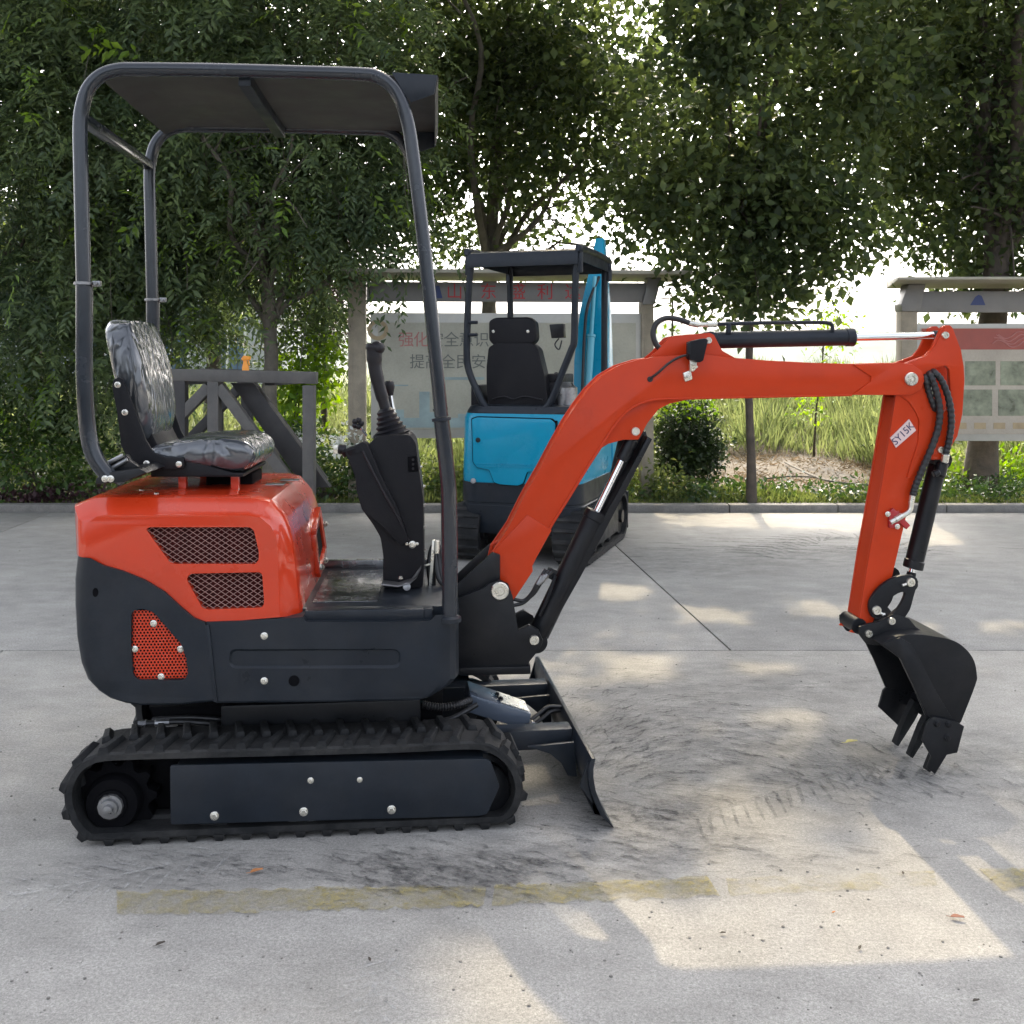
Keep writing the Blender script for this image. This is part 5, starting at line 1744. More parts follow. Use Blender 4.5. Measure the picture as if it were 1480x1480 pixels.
# ---- canopy: two bent hoops, cross bars, sheet roof with front visor
HV0, HV1 = 0.075, 0.785
hoop_px = [(121, 408), (119, 330), (117, 240), (116, 190), (118, 160), (127, 130), (145, 110), (170, 101), (200, 100), (300, 101), (420, 104), (520, 107), (545, 111), (566, 125), (580, 148), (590, 180), (597, 225), (610, 330), (622, 440), (634, 560), (638, 602)]
low_rear = [(122, 410), (122, 470), (122, 540), (125, 600), (130, 640), (139, 664), (152, 682), (160, 690)]
low_front = [(638, 606), (643, 650), (647, 690), (649, 720), (650, 800), (650, 892)]
huz = FU.pp(hoop_px, HV0)
lr, lf = FU.pp(low_rear, HV0), FU.pp(low_front, HV0)
for v in (HV0, HV1):
    b = B()
    b.tube(smooth_path([FU.w(u, v, z) for u, z in huz], 4), 0.0205, 16)
    hp_ = b.build('canopy_hoop', 'tube', ex, 60)
    b = B()
    b.tube(smooth_path([FU.w(u, v, z) for u, z in lr], 4), 0.0232, 16)
    b.build('rear_post_sleeve', 'tube', hp_, 60)
    b = B()
    b.tube(smooth_path([FU.w(u, v, z) for u, z in lf], 4), 0.0232, 16)
    b.build('front_post_sleeve', 'tube', hp_, 60)
    for a, m_ in ((lr[0], 'steel'), (lf[0], 'grey')):
        b = B()
        c = FU.w(a[0], v, a[1])
        ax = (FU.w(*[(lr if a is lr[0] else lf)[1][0], v, (lr if a is lr[0] else lf)[1][1]]) - c).normalized()
        b.lathe([(c - ax * 0.005, 0.0255), (c - ax * 0.004, 0.0285), (c + ax * 0.004, 0.0285), (c + ax * 0.005, 0.0255)], 20)
        if m_ == 'steel':
            b.box(FU, a[0] + 0.024, a[0] + 0.046, v - 0.008, v + 0.008, a[1] - 0.008, a[1] + 0.008, 0.002)
            b.cyl(FU.w(a[0] + 0.036, v - 0.02, a[1]), FU.w(a[0] + 0.036, v + 0.02, a[1]), 0.005, 8)
        b.build('clamp_ring', m_, hp_)
zroof = huz[9][1]
ua = huz[4][0]
b = B()
za = FU.p(122, 170, HV0)[1]
b.bar(FU.w(huz[3][0], HV0 + 0.01, za), FU.w(huz[3][0], HV1 - 0.01, za), 0.035, 0.030, 0.006)
zc2 = FU.p(122, 187, HV0)[1]
b.build('rear_cross_bar', 'tube', ex)
ux = FU.p(352, 118, HV0)[0]
b = B()
b.box(FU, ux - 0.018, ux + 0.018, HV0 + 0.015, HV1 - 0.015, zroof - 0.040, zroof - 0.004, 0.003)
b.build('roof_cross_bar', 'grey', ex)
b = B()
uf = FU.p(548, 107, HV0)[0]
zf = FU.p(548, 112, HV0)[1]
uv0 = FU.p(632, 109, HV0)[0]
zv = FU.p(632, 109, HV0)[1]
zlip = FU.p(628, 137, HV0)[1]
roof_prof = [(FU.p(146, 118, HV0)[0], zroof - 0.034), (FU.p(154, 113, HV0)[0], zroof - 0.022), (FU.p(165, 110, HV0)[0], zroof - 0.012), (FU.p(190, 104, HV0)[0], zroof - 0.002), (uf, zroof - 0.004), (uv0, zv), (uv0 + 0.003, zv - 0.004), (uv0 - 0.006, zlip)]
t_ = 0.004
low_prof = [(roof_prof[0][0] + t_, roof_prof[0][1]), (roof_prof[1][0] + t_, roof_prof[1][1] - t_), (roof_prof[2][0], roof_prof[2][1] - t_), (roof_prof[3][0], roof_prof[3][1] - t_), (uf, zroof - 0.004 - t_), (uv0 - 0.003, zv - t_), (uv0 - 0.002, zv - t_ - 0.004), (uv0 - 0.006 - t_, zlip)]
b.extr(FU, roof_prof + low_prof[::-1], HV0 - 0.002, HV1 + 0.002, 0)
rf_ = b.build('roof_sheet', 'roof_ground_lit', ex, 25)
gus = FU.pp([(566, 105), (632, 109), (627, 137), (594, 149), (582, 132)], HV0)
for va in (HV0 - 0.006, HV1 + 0.002):
    b = B()
    b.extr(FU, gus, va, va + 0.004, 0.001)
    b.build('visor_gusset', 'grey', rf_)
# rear mount
b = B()
b.extr(FU, FU.pp([(141, 699), (182, 696), (216, 682), (204, 676), (160, 682), (142, 690)], HV0), HV0 - 0.02, HV1 + 0.02, 0.004)
cm = b.build('canopy_mount', 'black', ex)
for va in (HV0 + 0.03, HV1 - 0.06):
    b = B()
    b.extr(FU, FU.pp([(148, 672), (178, 658), (184, 668), (196, 676), (170, 686), (150, 684)], HV0), va, va + 0.03, 0.004)
    b.build('mount_bracket', 'black', cm)
b = B()
b.cyl(FU.P(152, 671, HV0 + 0.02), FU.P(178, 658, HV0 + 0.02), 0.006, 10)
b.build('grab_rail', 'steel', cm)
b = B()
b.cyl(FU.P(163, 676, HV0 + 0.02), FU.P(184, 664, HV0 + 0.02), 0.006, 10)
b.build('grab_rail', 'steel', cm)
for x, y in ((152, 692), (160, 692)):
    bolt(cm, FU.P(x, y, HV0 - 0.021), -FU.V, 0.010)
for v in (HV0, HV1):
    b = B()
    c = FU.w(lf[-1][0], v, lf[-1][1])
    b.lathe([(c + Vector((0, 0, -0.012)), 0.034), (c + Vector((0, 0, 0.0)), 0.034), (c + Vector((0, 0, 0.006)), 0.026)], 20)
    b.build('post_socket', 'grey', ex)
# side bracket and hoses behind the front post
b = B()
for k in range(3):
    b.tube(smooth_path([FU.P(612 + 5 * k, 880, 0.42), FU.P(622 + 2 * k, 850, 0.42), FU.P(620 + 3 * k, 815, 0.42), FU.P(627 + 4 * k, 790, 0.44), FU.P(634 + 5 * k, 835, 0.40), FU.P(650, 850, 0.40)], 6), 0.009, 10)
b.build('pilot_hoses', 'hose', ex)
b = B()
b.bar(FU.P(621, 858, .40), FU.P(627, 780, .40), 0.010, 0.012, 0.002)
b.bar(FU.P(612, 818, .40), FU.P(626, 814, .40), 0.006, 0.006, 0.001)
b.cyl(FU.P(631, 781, .40), FU.P(631, 800, .40), 0.010, 10, 0.002)
b.build('hose_bracket', 'zinc', ex)

# ---- control column
cv0, cv1 = 0.37, 0.60
col = FU.pp([(545, 630), (592, 628), (601, 640), (606, 680), (612, 723), (613, 818), (611, 850), (553, 850), (554, 804), (550, 777), (539, 758), (525, 739), (517, 718), (514, 690), (507, 668), (520, 655), (536, 640)], cv0)
b = B()
b.extr(FU, round2(col, 0.012, 3), cv0, cv1, 0.014, 3)
cc = b.build('control_column', 'plastic', ex, 40)
b = B()
pod = FU.pp([(499, 655), (503, 650), (527, 638), (534, 646), (552, 690), (575, 735), (590, 778), (580, 790), (552, 760), (524, 738), (516, 712), (514, 690), (506, 670)], cv0 - 0.02)
b.extr(FU, round2(pod, 0.01, 3), cv0 - 0.028, cv0 + 0.06, 0.010, 3)
b.build('instrument_pod', 'plastic', cc, 40)
b = B()
c0_ = FU.P(513, 649, cv0 + 0.01); ax = (FU.P(510, 641, cv0 + 0.01) - c0_).normalized()
b.lathe([(c0_ - ax * 0.012, 0.043), (c0_ + ax * 0.004, 0.044), (c0_ + ax * 0.010, 0.040), (c0_ + ax * 0.012, 0.001)], 22)
b.build('gauge_cap', 'plastic', cc)
b = B()
b.tube(smooth_path([FU.P(524, 652, cv0 - 0.03), FU.P(548, 700, cv0 - 0.035), FU.P(572, 743, cv0 - 0.03), FU.P(590, 781, cv0 - 0.016)], 6), 0.0045, 8)
b.build('control_cable', 'lever', cc)
bolt(cc, FU.P(596, 787, cv0 - 0.001), -FU.V, 0.012)
for x in (588, 603):
    bolt(cc, FU.P(x, 786, cv0 - 0.001), -FU.V, 0.005)
b = B()
b.extr(FU, round2(FU.pp([(589, 660), (602, 659), (605, 681), (590, 682)], cv0), 0.003, 2), cv0 - 0.004, cv0 + 0.001, 0.001)
sw = b.build('switch_panel', 'dark', cc)
for k in range(3):
    b = B()
    b.extr(FU, circ2(FU.p(597, 664.5 + k * 6.5, cv0 - 0.004), 0.0042, 10), cv0 - 0.0055, cv0 - 0.004, 0)
    b.build('rocker_switch', 'lever', sw)
for y in (675, 703, 730, 762, 795, 818):
    bolt(cc, FU.P(608 if y < 690 else 612.5, y, cv0 + 0.05), FU.U, 0.0065)
# bellows boot
b = B()
base = FU.P(567, 630, 0.47); top = FU.P(556, 590, 0.47)
prof = []
NB = 6
for i in range(NB):
    t0 = i / NB
    rb = 0.062 + (0.026 - 0.062) * t0 ** 0.8
    rt = rb * 0.80
    prof += [(base.lerp(top, t0), rb * 0.93), (base.lerp(top, t0 + 0.05), rb), (base.lerp(top, t0 + 0.11), rt)]
prof.append((top, 0.018))
b.lathe(prof, 22)
b.box(FU, FU.p(541, 632, .47)[0], FU.p(592, 632, .47)[0], 0.41, 0.53, FU.p(567, 632, .47)[1] - 0.004, FU.p(567, 629, .47)[1] + 0.003, 0.003)
b.build('bellows_boot', 'boot', cc, 50)
b = B()
b.tube(smooth_path([FU.P(559, 597, 0.47), FU.P(554, 580, 0.47), FU.P(547, 555, 0.47), FU.P(542, 530, 0.47), FU.P(541, 512, 0.47), FU.P(541, 502, 0.47), FU.P(542, 497, 0.47)], 4), [0.018] * 5 + [0.021] * 4 + [0.023] * 5 + [0.026] * 5 + [0.029] * 3 + [0.027, 0.022, 0.012], 14)
b.ball(FU.P(545, 503, 0.465), 0.027, 12, (1, 0.9, 0.85))
b.build('control_lever', 'lever', cc, 60)
b = B()
b.tube([FU.P(568, 596, 0.55), FU.P(564, 570, 0.55)], 0.009, 10)
l2 = b.build('lever_shaft', 'chrome', cc)
b = B()
b.tube(smooth_path([FU.P(564, 572, 0.55), FU.P(563, 564, 0.55), FU.P(562, 556, 0.55), FU.P(561, 550, 0.55)], 3), [0.011, 0.012, 0.014, 0.016, 0.018, 0.019, 0.019, 0.018, 0.014, 0.008], 12)
b.build('lever_knob', 'lever', cc, 60)
b = B()
b.tube([FU.P(530, 630, 0.44), FU.P(519, 615, 0.44)], 0.0045, 8)
b.build('throttle_rod', 'chrome', cc)
b = B()
kc = FU.P(517, 612, 0.44)
for k in range(5):
    a = k * 2 * math.pi / 5
    b.ball(kc + FU.U * 0.011 * math.cos(a) + Vector((0, 0, 0.011 * math.sin(a))), 0.010, 8)
b.build('throttle_knob', 'lever', cc, 60)
b = B()
b.cyl(FU.P(500, 650, 0.38), FU.P(489, 649, 0.38), 0.016, 14, 0.003)
ks = b.build('key_switch', 'lever', cc)
b = B()
b.box(FU, FU.p(482, 646, .38)[0], FU.p(489, 646, .38)[0], 0.376, 0.384, FU.p(488, 656, .38)[1], FU.p(488, 643, .38)[1], 0.002)
b.build('ignition_key', 'zinc', cc)
# foot pedal: bent bright plate
b = B()
pp_ = FU.pp([(552, 840), (576, 843), (594, 838), (603, 830), (609, 818)], 0.34)
b.extr(FU, [(u, z) for u, z in pp_] + [(u - 0.001, z - 0.004) for u, z in pp_[::-1]], 0.30, 0.36, 0.0006)
pd = b.build('foot_pedal', 'steel', ex)
b = B()
b.lathe([(FU.P(588, 848, 0.30), 0.001), (FU.P(588, 848, 0.302), 0.012), (FU.P(588, 848, 0.315), 0.012), (FU.P(588, 848, 0.317), 0.001)], 16)
b.build('pedal_roller', 'steel', pd)
bolt(pd, FU.P(579, 836, 0.31), (0, 0, 1), 0.008)

# ---- swing bracket
BV = 0.47                                    # centre plane of the boom
brk = FU.pp([(660, 866), (700, 850), (708, 843), (722, 839), (735, 845), (741, 862), (749, 912), (765, 904), (779, 912), (785, 926), (780, 938), (764, 958), (764, 967), (660, 968)], BV - 0.115)
b = B()
b.extr(FU, brk, BV - 0.115, BV - 0.090, 0.002)
b.extr(FU, brk, BV + 0.090, BV + 0.115, 0.002)
e0 = FU.p(664, 966, BV - 0.12); e1 = FU.p(767, 974, BV - 0.12)
b.box(FU, e0[0], e1[0], BV - 0.125, BV + 0.125, e1[1], e0[1] + 0.003, 0.004)
b.box(FU, e0[0], FU.p(690, 900, BV)[0], BV - 0.09, BV + 0.09, e0[1], FU.p(690, 880, BV)[1], 0.004)
sb_ = b.build('swing_bracket', 'black', ex)
for va in (BV - 0.085, BV + 0.074):
    b = B()
    b.extr(FU, FU.pp([(655, 848), (711, 796), (722, 800), (722, 850), (700, 851), (655, 866)], BV - 0.06), va, va + 0.011, 0.002)
    b.build('kingpost_plate', 'black', sb_)
pin(sb_, FU, 722.5, 854, BV - 0.117, 0.029)
pin(sb_, FU, 772, 925, BV - 0.117, 0.016)
b = B()
b.cyl(FU.w(*[FU.p(695, 990, BV)[0], BV, 0.33]), FU.w(*[FU.p(695, 990, BV)[0], BV, e1[1]]), 0.055, 20, 0.004)
b.build('swing_post', 'black', ex)

# ---- boom
BW = 0.062
bn_v = BV - BW
top_px = [(700, 846), (711, 797), (735, 762), (757, 718), (780, 678), (799, 642), (817, 610), (834, 584), (851, 562), (870, 543), (895, 528), (924, 519), (952, 515), (985, 513), (1020, 512), (1060, 517), (1110, 521), (1170, 524), (1231, 526), (1298, 524), (1318, 526), (1330, 534), (1336, 548), (1330, 562), (1318, 570), (1298, 571)]
bot_px = [(1231, 571), (1160, 572), (1082, 574), (1030, 575), (988, 576), (958, 577), (940, 579), (920, 586), (901, 600), (884, 622), (866, 650), (846, 681), (819, 725), (793, 767), (768, 817), (769, 825), (744, 864), (735, 872), (715, 872), (702, 862)]
boom_uz = FU.pp(top_px + bot_px, bn_v)
b = B()
b.extr(FU, boom_uz, bn_v, bn_v + 0.012, 0.003)
b.extr(FU, boom_uz, BV + BW - 0.012, BV + BW, 0.003)
# the box between the side plates sits a little inside their edges
ctr = [((a[0] + c[0]) / 2, (a[1] + c[1]) / 2) for a, c in zip(boom_uz, boom_uz[::-1])]
def offset_poly(pts, d):
    n = len(pts)
    area = sum(pts[i][0] * pts[(i + 1) % n][1] - pts[(i + 1) % n][0] * pts[i][1] for i in range(n))
    s = 1 if area > 0 else -1
    out = []
    for i in range(n):
        a, p, c = Vector(pts[i - 1]), Vector(pts[i]), Vector(pts[(i + 1) % n])
        n1 = (p - a).normalized(); n2 = (c - p).normalized()
        q = Vector((-(n1.y + n2.y), n1.x + n2.x))
        q = q.normalized() if q.length > 1e-6 else Vector((-n1.y, n1.x))
        out.append(tuple(p + q * d * s))
    return out
b.extr(FU, offset_poly(boom_uz, 0.006), bn_v + 0.006, BV + BW - 0.006, 0)
boom = b.build('boom', 'boom_red', ex)
# lower doubler plate, tip doubler plate
b = B()
dbl = FU.pp([(762, 744), (797, 766), (769, 817), (770, 825), (745, 863), (736, 871), (716, 871), (702, 860), (712, 798)], bn_v)
b.extr(FU, dbl, bn_v - 0.005, bn_v + 0.001, 0.0018)
b.build('doubler_plate', 'boom_red', boom)
for va in (bn_v - 0.006, BV + BW - 0.001):
    b = B()
    b.extr(FU, FU.pp([(1232, 527), (1298, 524.5), (1318, 527), (1330, 535), (1336, 548), (1330, 562), (1318, 570), (1298, 571), (1232, 570.5), (1258, 551), (1258, 544)], bn_v), va, va + 0.007, 0.0022)
    b.build('doubler_plate', 'boom_red', boom)
# raised weld lip along the inside of the bend
b = B()
wl = smooth_path([FU.P(x, y, bn_v - 0.001) for x, y in ((768, 817), (793, 767), (819, 725), (846, 681), (866, 650), (884, 622), (901, 600), (920, 586), (940, 579), (958, 577), (988, 576), (1082, 574), (1231, 571))], 4)
b.tube(wl, 0.0042, 6)
b.build('weld_bead', 'boom_red', boom)
# cylinder bracket plates under the bend
b = B()
cb = FU.pp([(850, 672), (866, 651), (880, 642), (902, 636), (924, 636), (937, 612), (953, 592), (968, 584), (1000, 577), (980, 570), (930, 575), (900, 590), (870, 630), (846, 668)], bn_v)
b.extr(FU, cb, bn_v + 0.013, bn_v + 0.025, 0.002)
b.build('cylinder_bracket', 'boom_red', boom)
b = B()
b.extr(FU, cb, BV + BW - 0.025, BV + BW - 0.013, 0.002)
b.build('cylinder_bracket', 'boom_red', boom)
pin(boom, FU, 918.5, 623.5, bn_v + 0.008, 0.0145)
# arm cylinder bracket on top
b = B()
ab = FU.pp([(938, 517), (951, 506), (962, 493), (968, 487), (976, 485), (1026, 481), (1032, 484), (1036, 492), (1044, 507), (1064, 518), (1040, 524), (960, 524)], BV - 0.045)
b.extr(FU, ab, BV - 0.046, BV - 0.034, 0.002)
b.build('arm_cylinder_bracket', 'boom_red', boom)
b = B()
b.extr(FU, ab, BV + 0.034, BV + 0.046, 0.002)
b.build('arm_cylinder_bracket', 'boom_red', boom)
pin(boom, FU, 1024, 492, BV - 0.047, 0.011)
b = B()
b.extr(FU, circ2(FU.p(939.5, 548, bn_v), 0.0095, 16), bn_v - 0.004, bn_v + 0.001, 0.0015)
b.tube(smooth_path([FU.P(940, 547, bn_v - 0.004), FU.P(952, 538, bn_v - 0.016), FU.P(968, 524, bn_v - 0.014), FU.P(985, 515, bn_v - 0.012), FU.P(1000, 513, bn_v - 0.02)], 6), 0.0042, 8)
b.build('lamp_cable', 'hose', boom)
b = B()
lamp = FU.pp([(994, 494), (1015, 489), (1021, 491), (1014, 521), (1009, 524), (994, 519)], bn_v - 0.03)
b.extr(FU, round2(lamp, 0.004, 2), bn_v - 0.055, bn_v - 0.006, 0.004)
wlamp = b.build('work_lamp', 'plastic', boom)
b = B()
b.extr(FU, FU.pp([(992, 496), (997, 495), (998, 512), (993, 512)], bn_v - 0.05), bn_v - 0.058, bn_v - 0.052, 0.001)
b.build('lamp_vent', 'black', wlamp)
b = B()
b.extr(FU, round2(FU.pp([(986, 539), (997, 535), (1000, 548), (989, 552)], bn_v), 0.003, 2), bn_v - 0.012, bn_v + 0.001, 0.0015)
b.extr(FU, FU.pp([(994, 527), (1000, 524), (1007, 530), (1000, 537), (995, 536)], bn_v), bn_v - 0.022, bn_v - 0.010, 0.002)
b.box(FU, FU.p(994, 520, bn_v)[0], FU.p(1004, 520, bn_v)[0], bn_v - 0.03, bn_v - 0.02, FU.p(994, 532, bn_v)[1], FU.p(994, 520, bn_v)[1], 0.002)
lb = b.build('lamp_bracket', 'zinc', boom)
bolt(lb, FU.P(993, 544, bn_v - 0.012), -FU.V, 0.009)
# towing lug and pipes at the foot
b = B()
b.tube([FU.P(717, 791, BV) + (FU.U * math.cos(a) + Vector((0, 0, math.sin(a)))) * 0.016 for a in [i * math.pi / 8 for i in range(16)]], 0.006, 8, closed=True)
b.tube(smooth_path([FU.P(722, 790, BV), FU.P(730, 785, BV), FU.P(737, 768, BV - 0.02)], 5), 0.007, 8)
b.build('lifting_lug', 'boom_red', boom)

# ---- boom cylinder
def rod_cyl(parent, F, pA, pB, split, rB, rR, v, body='black', names=('barrel', 'rod')):
    A_, B_ = F.P(*pA, v), F.P(*pB, v)
    d = (B_ - A_).normalized()
    S = A_.lerp(B_, split)
    b = B()
    b.lathe([(A_ + d * 0.02, rB * 0.9), (A_ + d * 0.024, rB), (S - d * 0.03, rB), (S - d * 0.028, rB * 1.10), (S - d * 0.002, rB * 1.10), (S, rB * 1.02), (S + d * 0.001, rR * 1.1)], 22)
    b.extr(F, circ2(F.p(*pA, v), rB * 1.05, 20), v - 0.03, v + 0.03, 0.003)
    o = b.build(names[0], body, parent)
    b = B()
    b.cyl(S - d * 0.01, B_ - d * 0.015, rR, 18)
    b.build(names[1], 'chrome', o)
    b = B()
    b.extr(F, circ2(F.p(*pB, v), rR * 1.7, 20), v - 0.024, v + 0.024, 0.003)
    b.cyl(B_ - d * (rR * 3.2), B_ - d * rR, rR * 1.25, 16, 0.002)
    b.build('rod_eye', body, o)
    return o
bc = rod_cyl(ex, FU, (774, 925), (919, 624), 0.615, 0.036, 0.0135, BV - 0.02, 'black', ('boom_cylinder', 'piston_rod'))
b = B()
pA_, pB_ = FU.P(774, 925, BV - 0.02), FU.P(919, 624, BV - 0.02)
b.cyl(pA_.lerp(pB_, 0.86), pA_.lerp(pB_, 0.965), 0.023, 18, 0.003)
b.build('rod_sleeve', 'black', bc)
b = B()
gd = FU.pp([(897, 640), (906, 634), (938, 624), (940, 634), (905, 702), (870, 770), (838, 830), (803, 892), (790, 910), (778, 904), (800, 860), (850, 760), (885, 690)], BV - 0.02)
b.extr(FU, gd, BV + 0.030, BV + 0.042, 0.002)
g2 = FU.pp([(921, 655), (934, 630), (940, 634), (905, 702), (870, 770), (838, 830), (803, 892), (790, 910), (783, 905)], BV - 0.02)
b.extr(FU, g2, BV - 0.05, BV + 0.042, 0.002)
b.build('rod_guard', 'black', bc)
b = B()
for k in range(3):
    o_ = k * 4.5
    b.tube(smooth_path([FU.P(742, 866 + 9 * (k % 2), BV - 0.05), FU.P(757, 868 + 3 * (k % 2), BV - 0.05), FU.P(768 + o_ * .4, 858, BV - 0.055), FU.P(777 + o_ * .6, 842, BV - 0.06), FU.P(789 + o_, 823 + o_ * .3, BV - 0.055)], 6), 0.006, 8)
b.build('cylinder_hoses', 'hose', bc)
b = B()
for k in range(3):
    o_ = k * 4.5
    p_, q_ = FU.P(777 + o_ * .6, 845 - o_ * .4, BV - 0.062), FU.P(784 + o_ * .8, 832 - o_ * .2, BV - 0.062)
    b.cyl(p_, q_, 0.0085, 8, 0.001)
b.build('hose_fitting', 'steel', bc)
b = B()
b.bar(FU.P(790, 826, BV - .045), FU.P(803, 832, BV - .045), 0.012, 0.035, 0.003)
b.tube(smooth_path([FU.P(803, 832, BV - .06), FU.P(792, 862, BV - .062), FU.P(780, 890, BV - .06)], 6), 0.006, 8)
b.build('pipe_clamp', 'black', bc)

# ---- arm cylinder on top of the boom
ac = rod_cyl(ex, FU, (1024, 492), (1366, 484.5), 0.61, 0.0285, 0.0135, BV, 'grey', ('arm_cylinder', 'piston_rod'))
b = B()
hpv = BV - 0.025
b.tube(smooth_path([FU.P(1203, 479, BV - .02), FU.P(1203, 472, BV - .02), FU.P(1200, 467.5, BV - .02), FU.P(1190, 466, BV - .02)], 4) + smooth_path([FU.P(1188, 466, BV - .02), FU.P(1110, 466.5, BV - .02), FU.P(1036, 468.5, BV - .02)], 3), 0.0065, 10)
b.build('hard_pipe', 'grey', ac)
b = B()
b.tube(smooth_path([FU.P(957, 508, hpv), FU.P(948, 497, hpv), FU.P(944, 482, hpv), FU.P(949, 467, hpv), FU.P(962, 460, hpv), FU.P(978, 461, hpv), FU.P(997, 467, hpv)], 6), 0.0095, 10)
b.build('pressure_hose', 'hose', ac)
b = B()
b.cyl(FU.P(996, 467, hpv), FU.P(1010, 469.5, hpv), 0.0105, 10, 0.001)
b.cyl(FU.P(1010, 469.5, hpv), FU.P(1026, 469, hpv), 0.0085, 6)
b.cyl(FU.P(1022, 469, hpv), FU.P(1036, 468.5, hpv), 0.0105, 8, 0.001)
b.build('hose_fitting', 'zinc', ac)
b = B()
b.cyl(FU.P(1053, 482, BV - .02), FU.P(1053, 468, BV - .02), 0.009, 10, 0.001)
b.build('pipe_port', 'grey', ac)

# ---- arm
AW = 0.052
av = BV - AW
arm_px = [(1361, 473), (1366, 470), (1373, 470), (1377, 474), (1389, 506), (1393, 530), (1394, 550), (1391, 598), (1384, 630), (1368, 658), (1361, 664), (1341, 665), (1327, 690), (1317, 715), (1290, 831), (1267, 889), (1258, 905), (1241, 916), (1229, 914), (1224, 903), (1240, 800), (1258, 700), (1278, 573), (1284, 545), (1300, 528), (1318, 521), (1337, 514), (1347, 503), (1353, 490)]
# the plate is drawn on its near face, so its left edge is the fold between side and front
arm_near = [(x + (17 if (i in (19, 20, 21, 22)) else 0) * (1.0), y) for i, (x, y) in enumerate(arm_px)]
arm_uz = FU.pp(arm_near, av)
win = round2(FU.pp([(1339, 540), (1353, 531), (1366, 528), (1371, 534), (1373, 565), (1368, 592), (1361, 598), (1349, 586), (1336, 549)], av), 0.006, 3)
b = B()
b.extr(FU, arm_uz, av, av + 0.014, 0.0025, 2, [win])
b.extr(FU, arm_uz, BV + AW - 0.014, BV + AW, 0.0025, 2, [win])
box = FU.pp([(1297, 575), (1330, 580), (1338, 640), (1325, 690), (1315, 715), (1287, 831), (1264, 889), (1240, 912), (1242, 900), (1258, 800), (1276, 700)], av)
b.extr(FU, box, av + 0.006, BV + AW - 0.006, 0)
arm = b.build('arm', 'boom_red', ex)
b = B()
ap = FU.pp([(1299, 571), (1312, 580), (1322, 594), (1328, 608), (1326, 640), (1316, 670), (1310, 690), (1318, 690), (1332, 665), (1341, 664), (1361, 663), (1368, 656), (1383, 629), (1390, 598), (1393, 550), (1392, 530), (1388, 506), (1376, 475), (1372, 471), (1366, 471), (1358, 485), (1350, 502), (1338, 514), (1318, 522), (1300, 529), (1290, 545)], av)
b.extr(FU, ap, av - 0.005, av + 0.001, 0.002, 2, [win])
b.build('ear_plate', 'boom_red', arm)
b = B()
b.extr(FU, ap, BV + AW - 0.001, BV + AW + 0.005, 0.002, 2, [win])
b.build('ear_plate', 'boom_red', arm)
pin(arm, FU, 1317, 548, bn_v - 0.010, 0.023)
pin(arm, FU, 1366, 484.5, av - 0.006, 0.0125)
pin(arm, FU, 1359, 650, av - 0.006, 0.0115)
# hand-written sticker
stv = av - 0.0055
sq = [FU.P(1287, 633, stv), FU.P(1314, 606, stv), FU.P(1324, 622, stv), FU.P(1295, 647, stv)]
b = B()
b.hexa([p - FU.V * 0.0008 for p in sq] + [p + FU.V * 0.0052 for p in sq], 0)
stk = b.build('paper_sticker', 'sticker', arm)
mid = (sq[0] + sq[1] + sq[2] + sq[3]) / 4 - FU.V * 0.0016
ex_ = (sq[1] - sq[0]).normalized()
nz = -FU.V
ey_ = nz.cross(ex_)
mm = Matrix((ex_, ey_, nz)).transposed().to_4x4()
mm.translation = mid
text('SY15K', 0.034, 'ink', stk, mm, 'handwriting', 0.0004)
# bucket cylinder behind the arm
kc_ = rod_cyl(ex, FU, (1357, 664), (1314, 843), 0.88, 0.031, 0.0125, BV, 'black', ('bucket_cylinder', 'piston_rod'))
b = B()
b.cyl(FU.P(1362, 668, BV - .03), FU.P(1357, 688, BV - .035), 0.021, 14, 0.003)
b.cyl(FU.P(1357, 682, BV - .06), FU.P(1349, 686, BV - .06), 0.012, 12, 0.002)
b.build('port_block', 'black', kc_)
# two hoses wrapped in spiral guard
def spiral_hose(parent, pts, r, name='spiral_hose'):
    path = smooth_path(pts, 14)
    b = B()
    rs = [r * (1.0 + 0.16 * (1 if (i // 2) % 2 == 0 else 0)) for i in range(len(path))]
    b.tube(path, rs, 12)
    return b.build(name, 'hose', parent, 60)
spiral_hose(arm, [FU.P(1342, 545, BV), FU.P(1344, 541, av - 0.012), FU.P(1352, 562, av - 0.022), FU.P(1358, 590, av - 0.022), FU.P(1356, 618, av - 0.022), FU.P(1346, 648, av - 0.022), FU.P(1334, 676, av - 0.020), FU.P(1324, 700, av - 0.018), FU.P(1319, 716, av - 0.016)], 0.0105)
spiral_hose(arm, [FU.P(1338, 549, BV), FU.P(1338, 545, av - 0.008), FU.P(1342, 565, av - 0.010), FU.P(1350, 588, av - 0.009), FU.P(1353, 596, av + 0.02)], 0.0095)
spiral_hose(arm, [FU.P(1347, 540, BV), FU.P(1350, 538, av - 0.012), FU.P(1362, 552, av - 0.022), FU.P(1372, 580, av - 0.024), FU.P(1375, 608, av - 0.024), FU.P(1372, 635, av - 0.022), FU.P(1367, 656, av - 0.018)], 0.0105)
b = B()
b.cyl(FU.P(1367, 656, av - .018), FU.P(1365, 668, av - .012), 0.013, 10, 0.002)
b.build('hose_fitting', 'zinc', arm)
b = B()
b.cyl(FU.P(1319, 716, av - .016), FU.P(1317, 727, av - .016), 0.010, 8, 0.001)
b.tube(smooth_path([FU.P(1317, 726, av - .016), FU.P(1316, 736, av - .016), FU.P(1311, 742, av - .016), FU.P(1303, 746, av - .016)], 5), 0.0085, 10)
b.cyl(FU.P(1304, 745, av - .016), FU.P(1294, 751, av - .016), 0.0105, 8, 0.001)
b.cyl(FU.P(1294, 751, av - .016), FU.P(1287, 755, av - .016), 0.0085, 6)
b.build('hose_fitting', 'zinc', arm)
b = B()
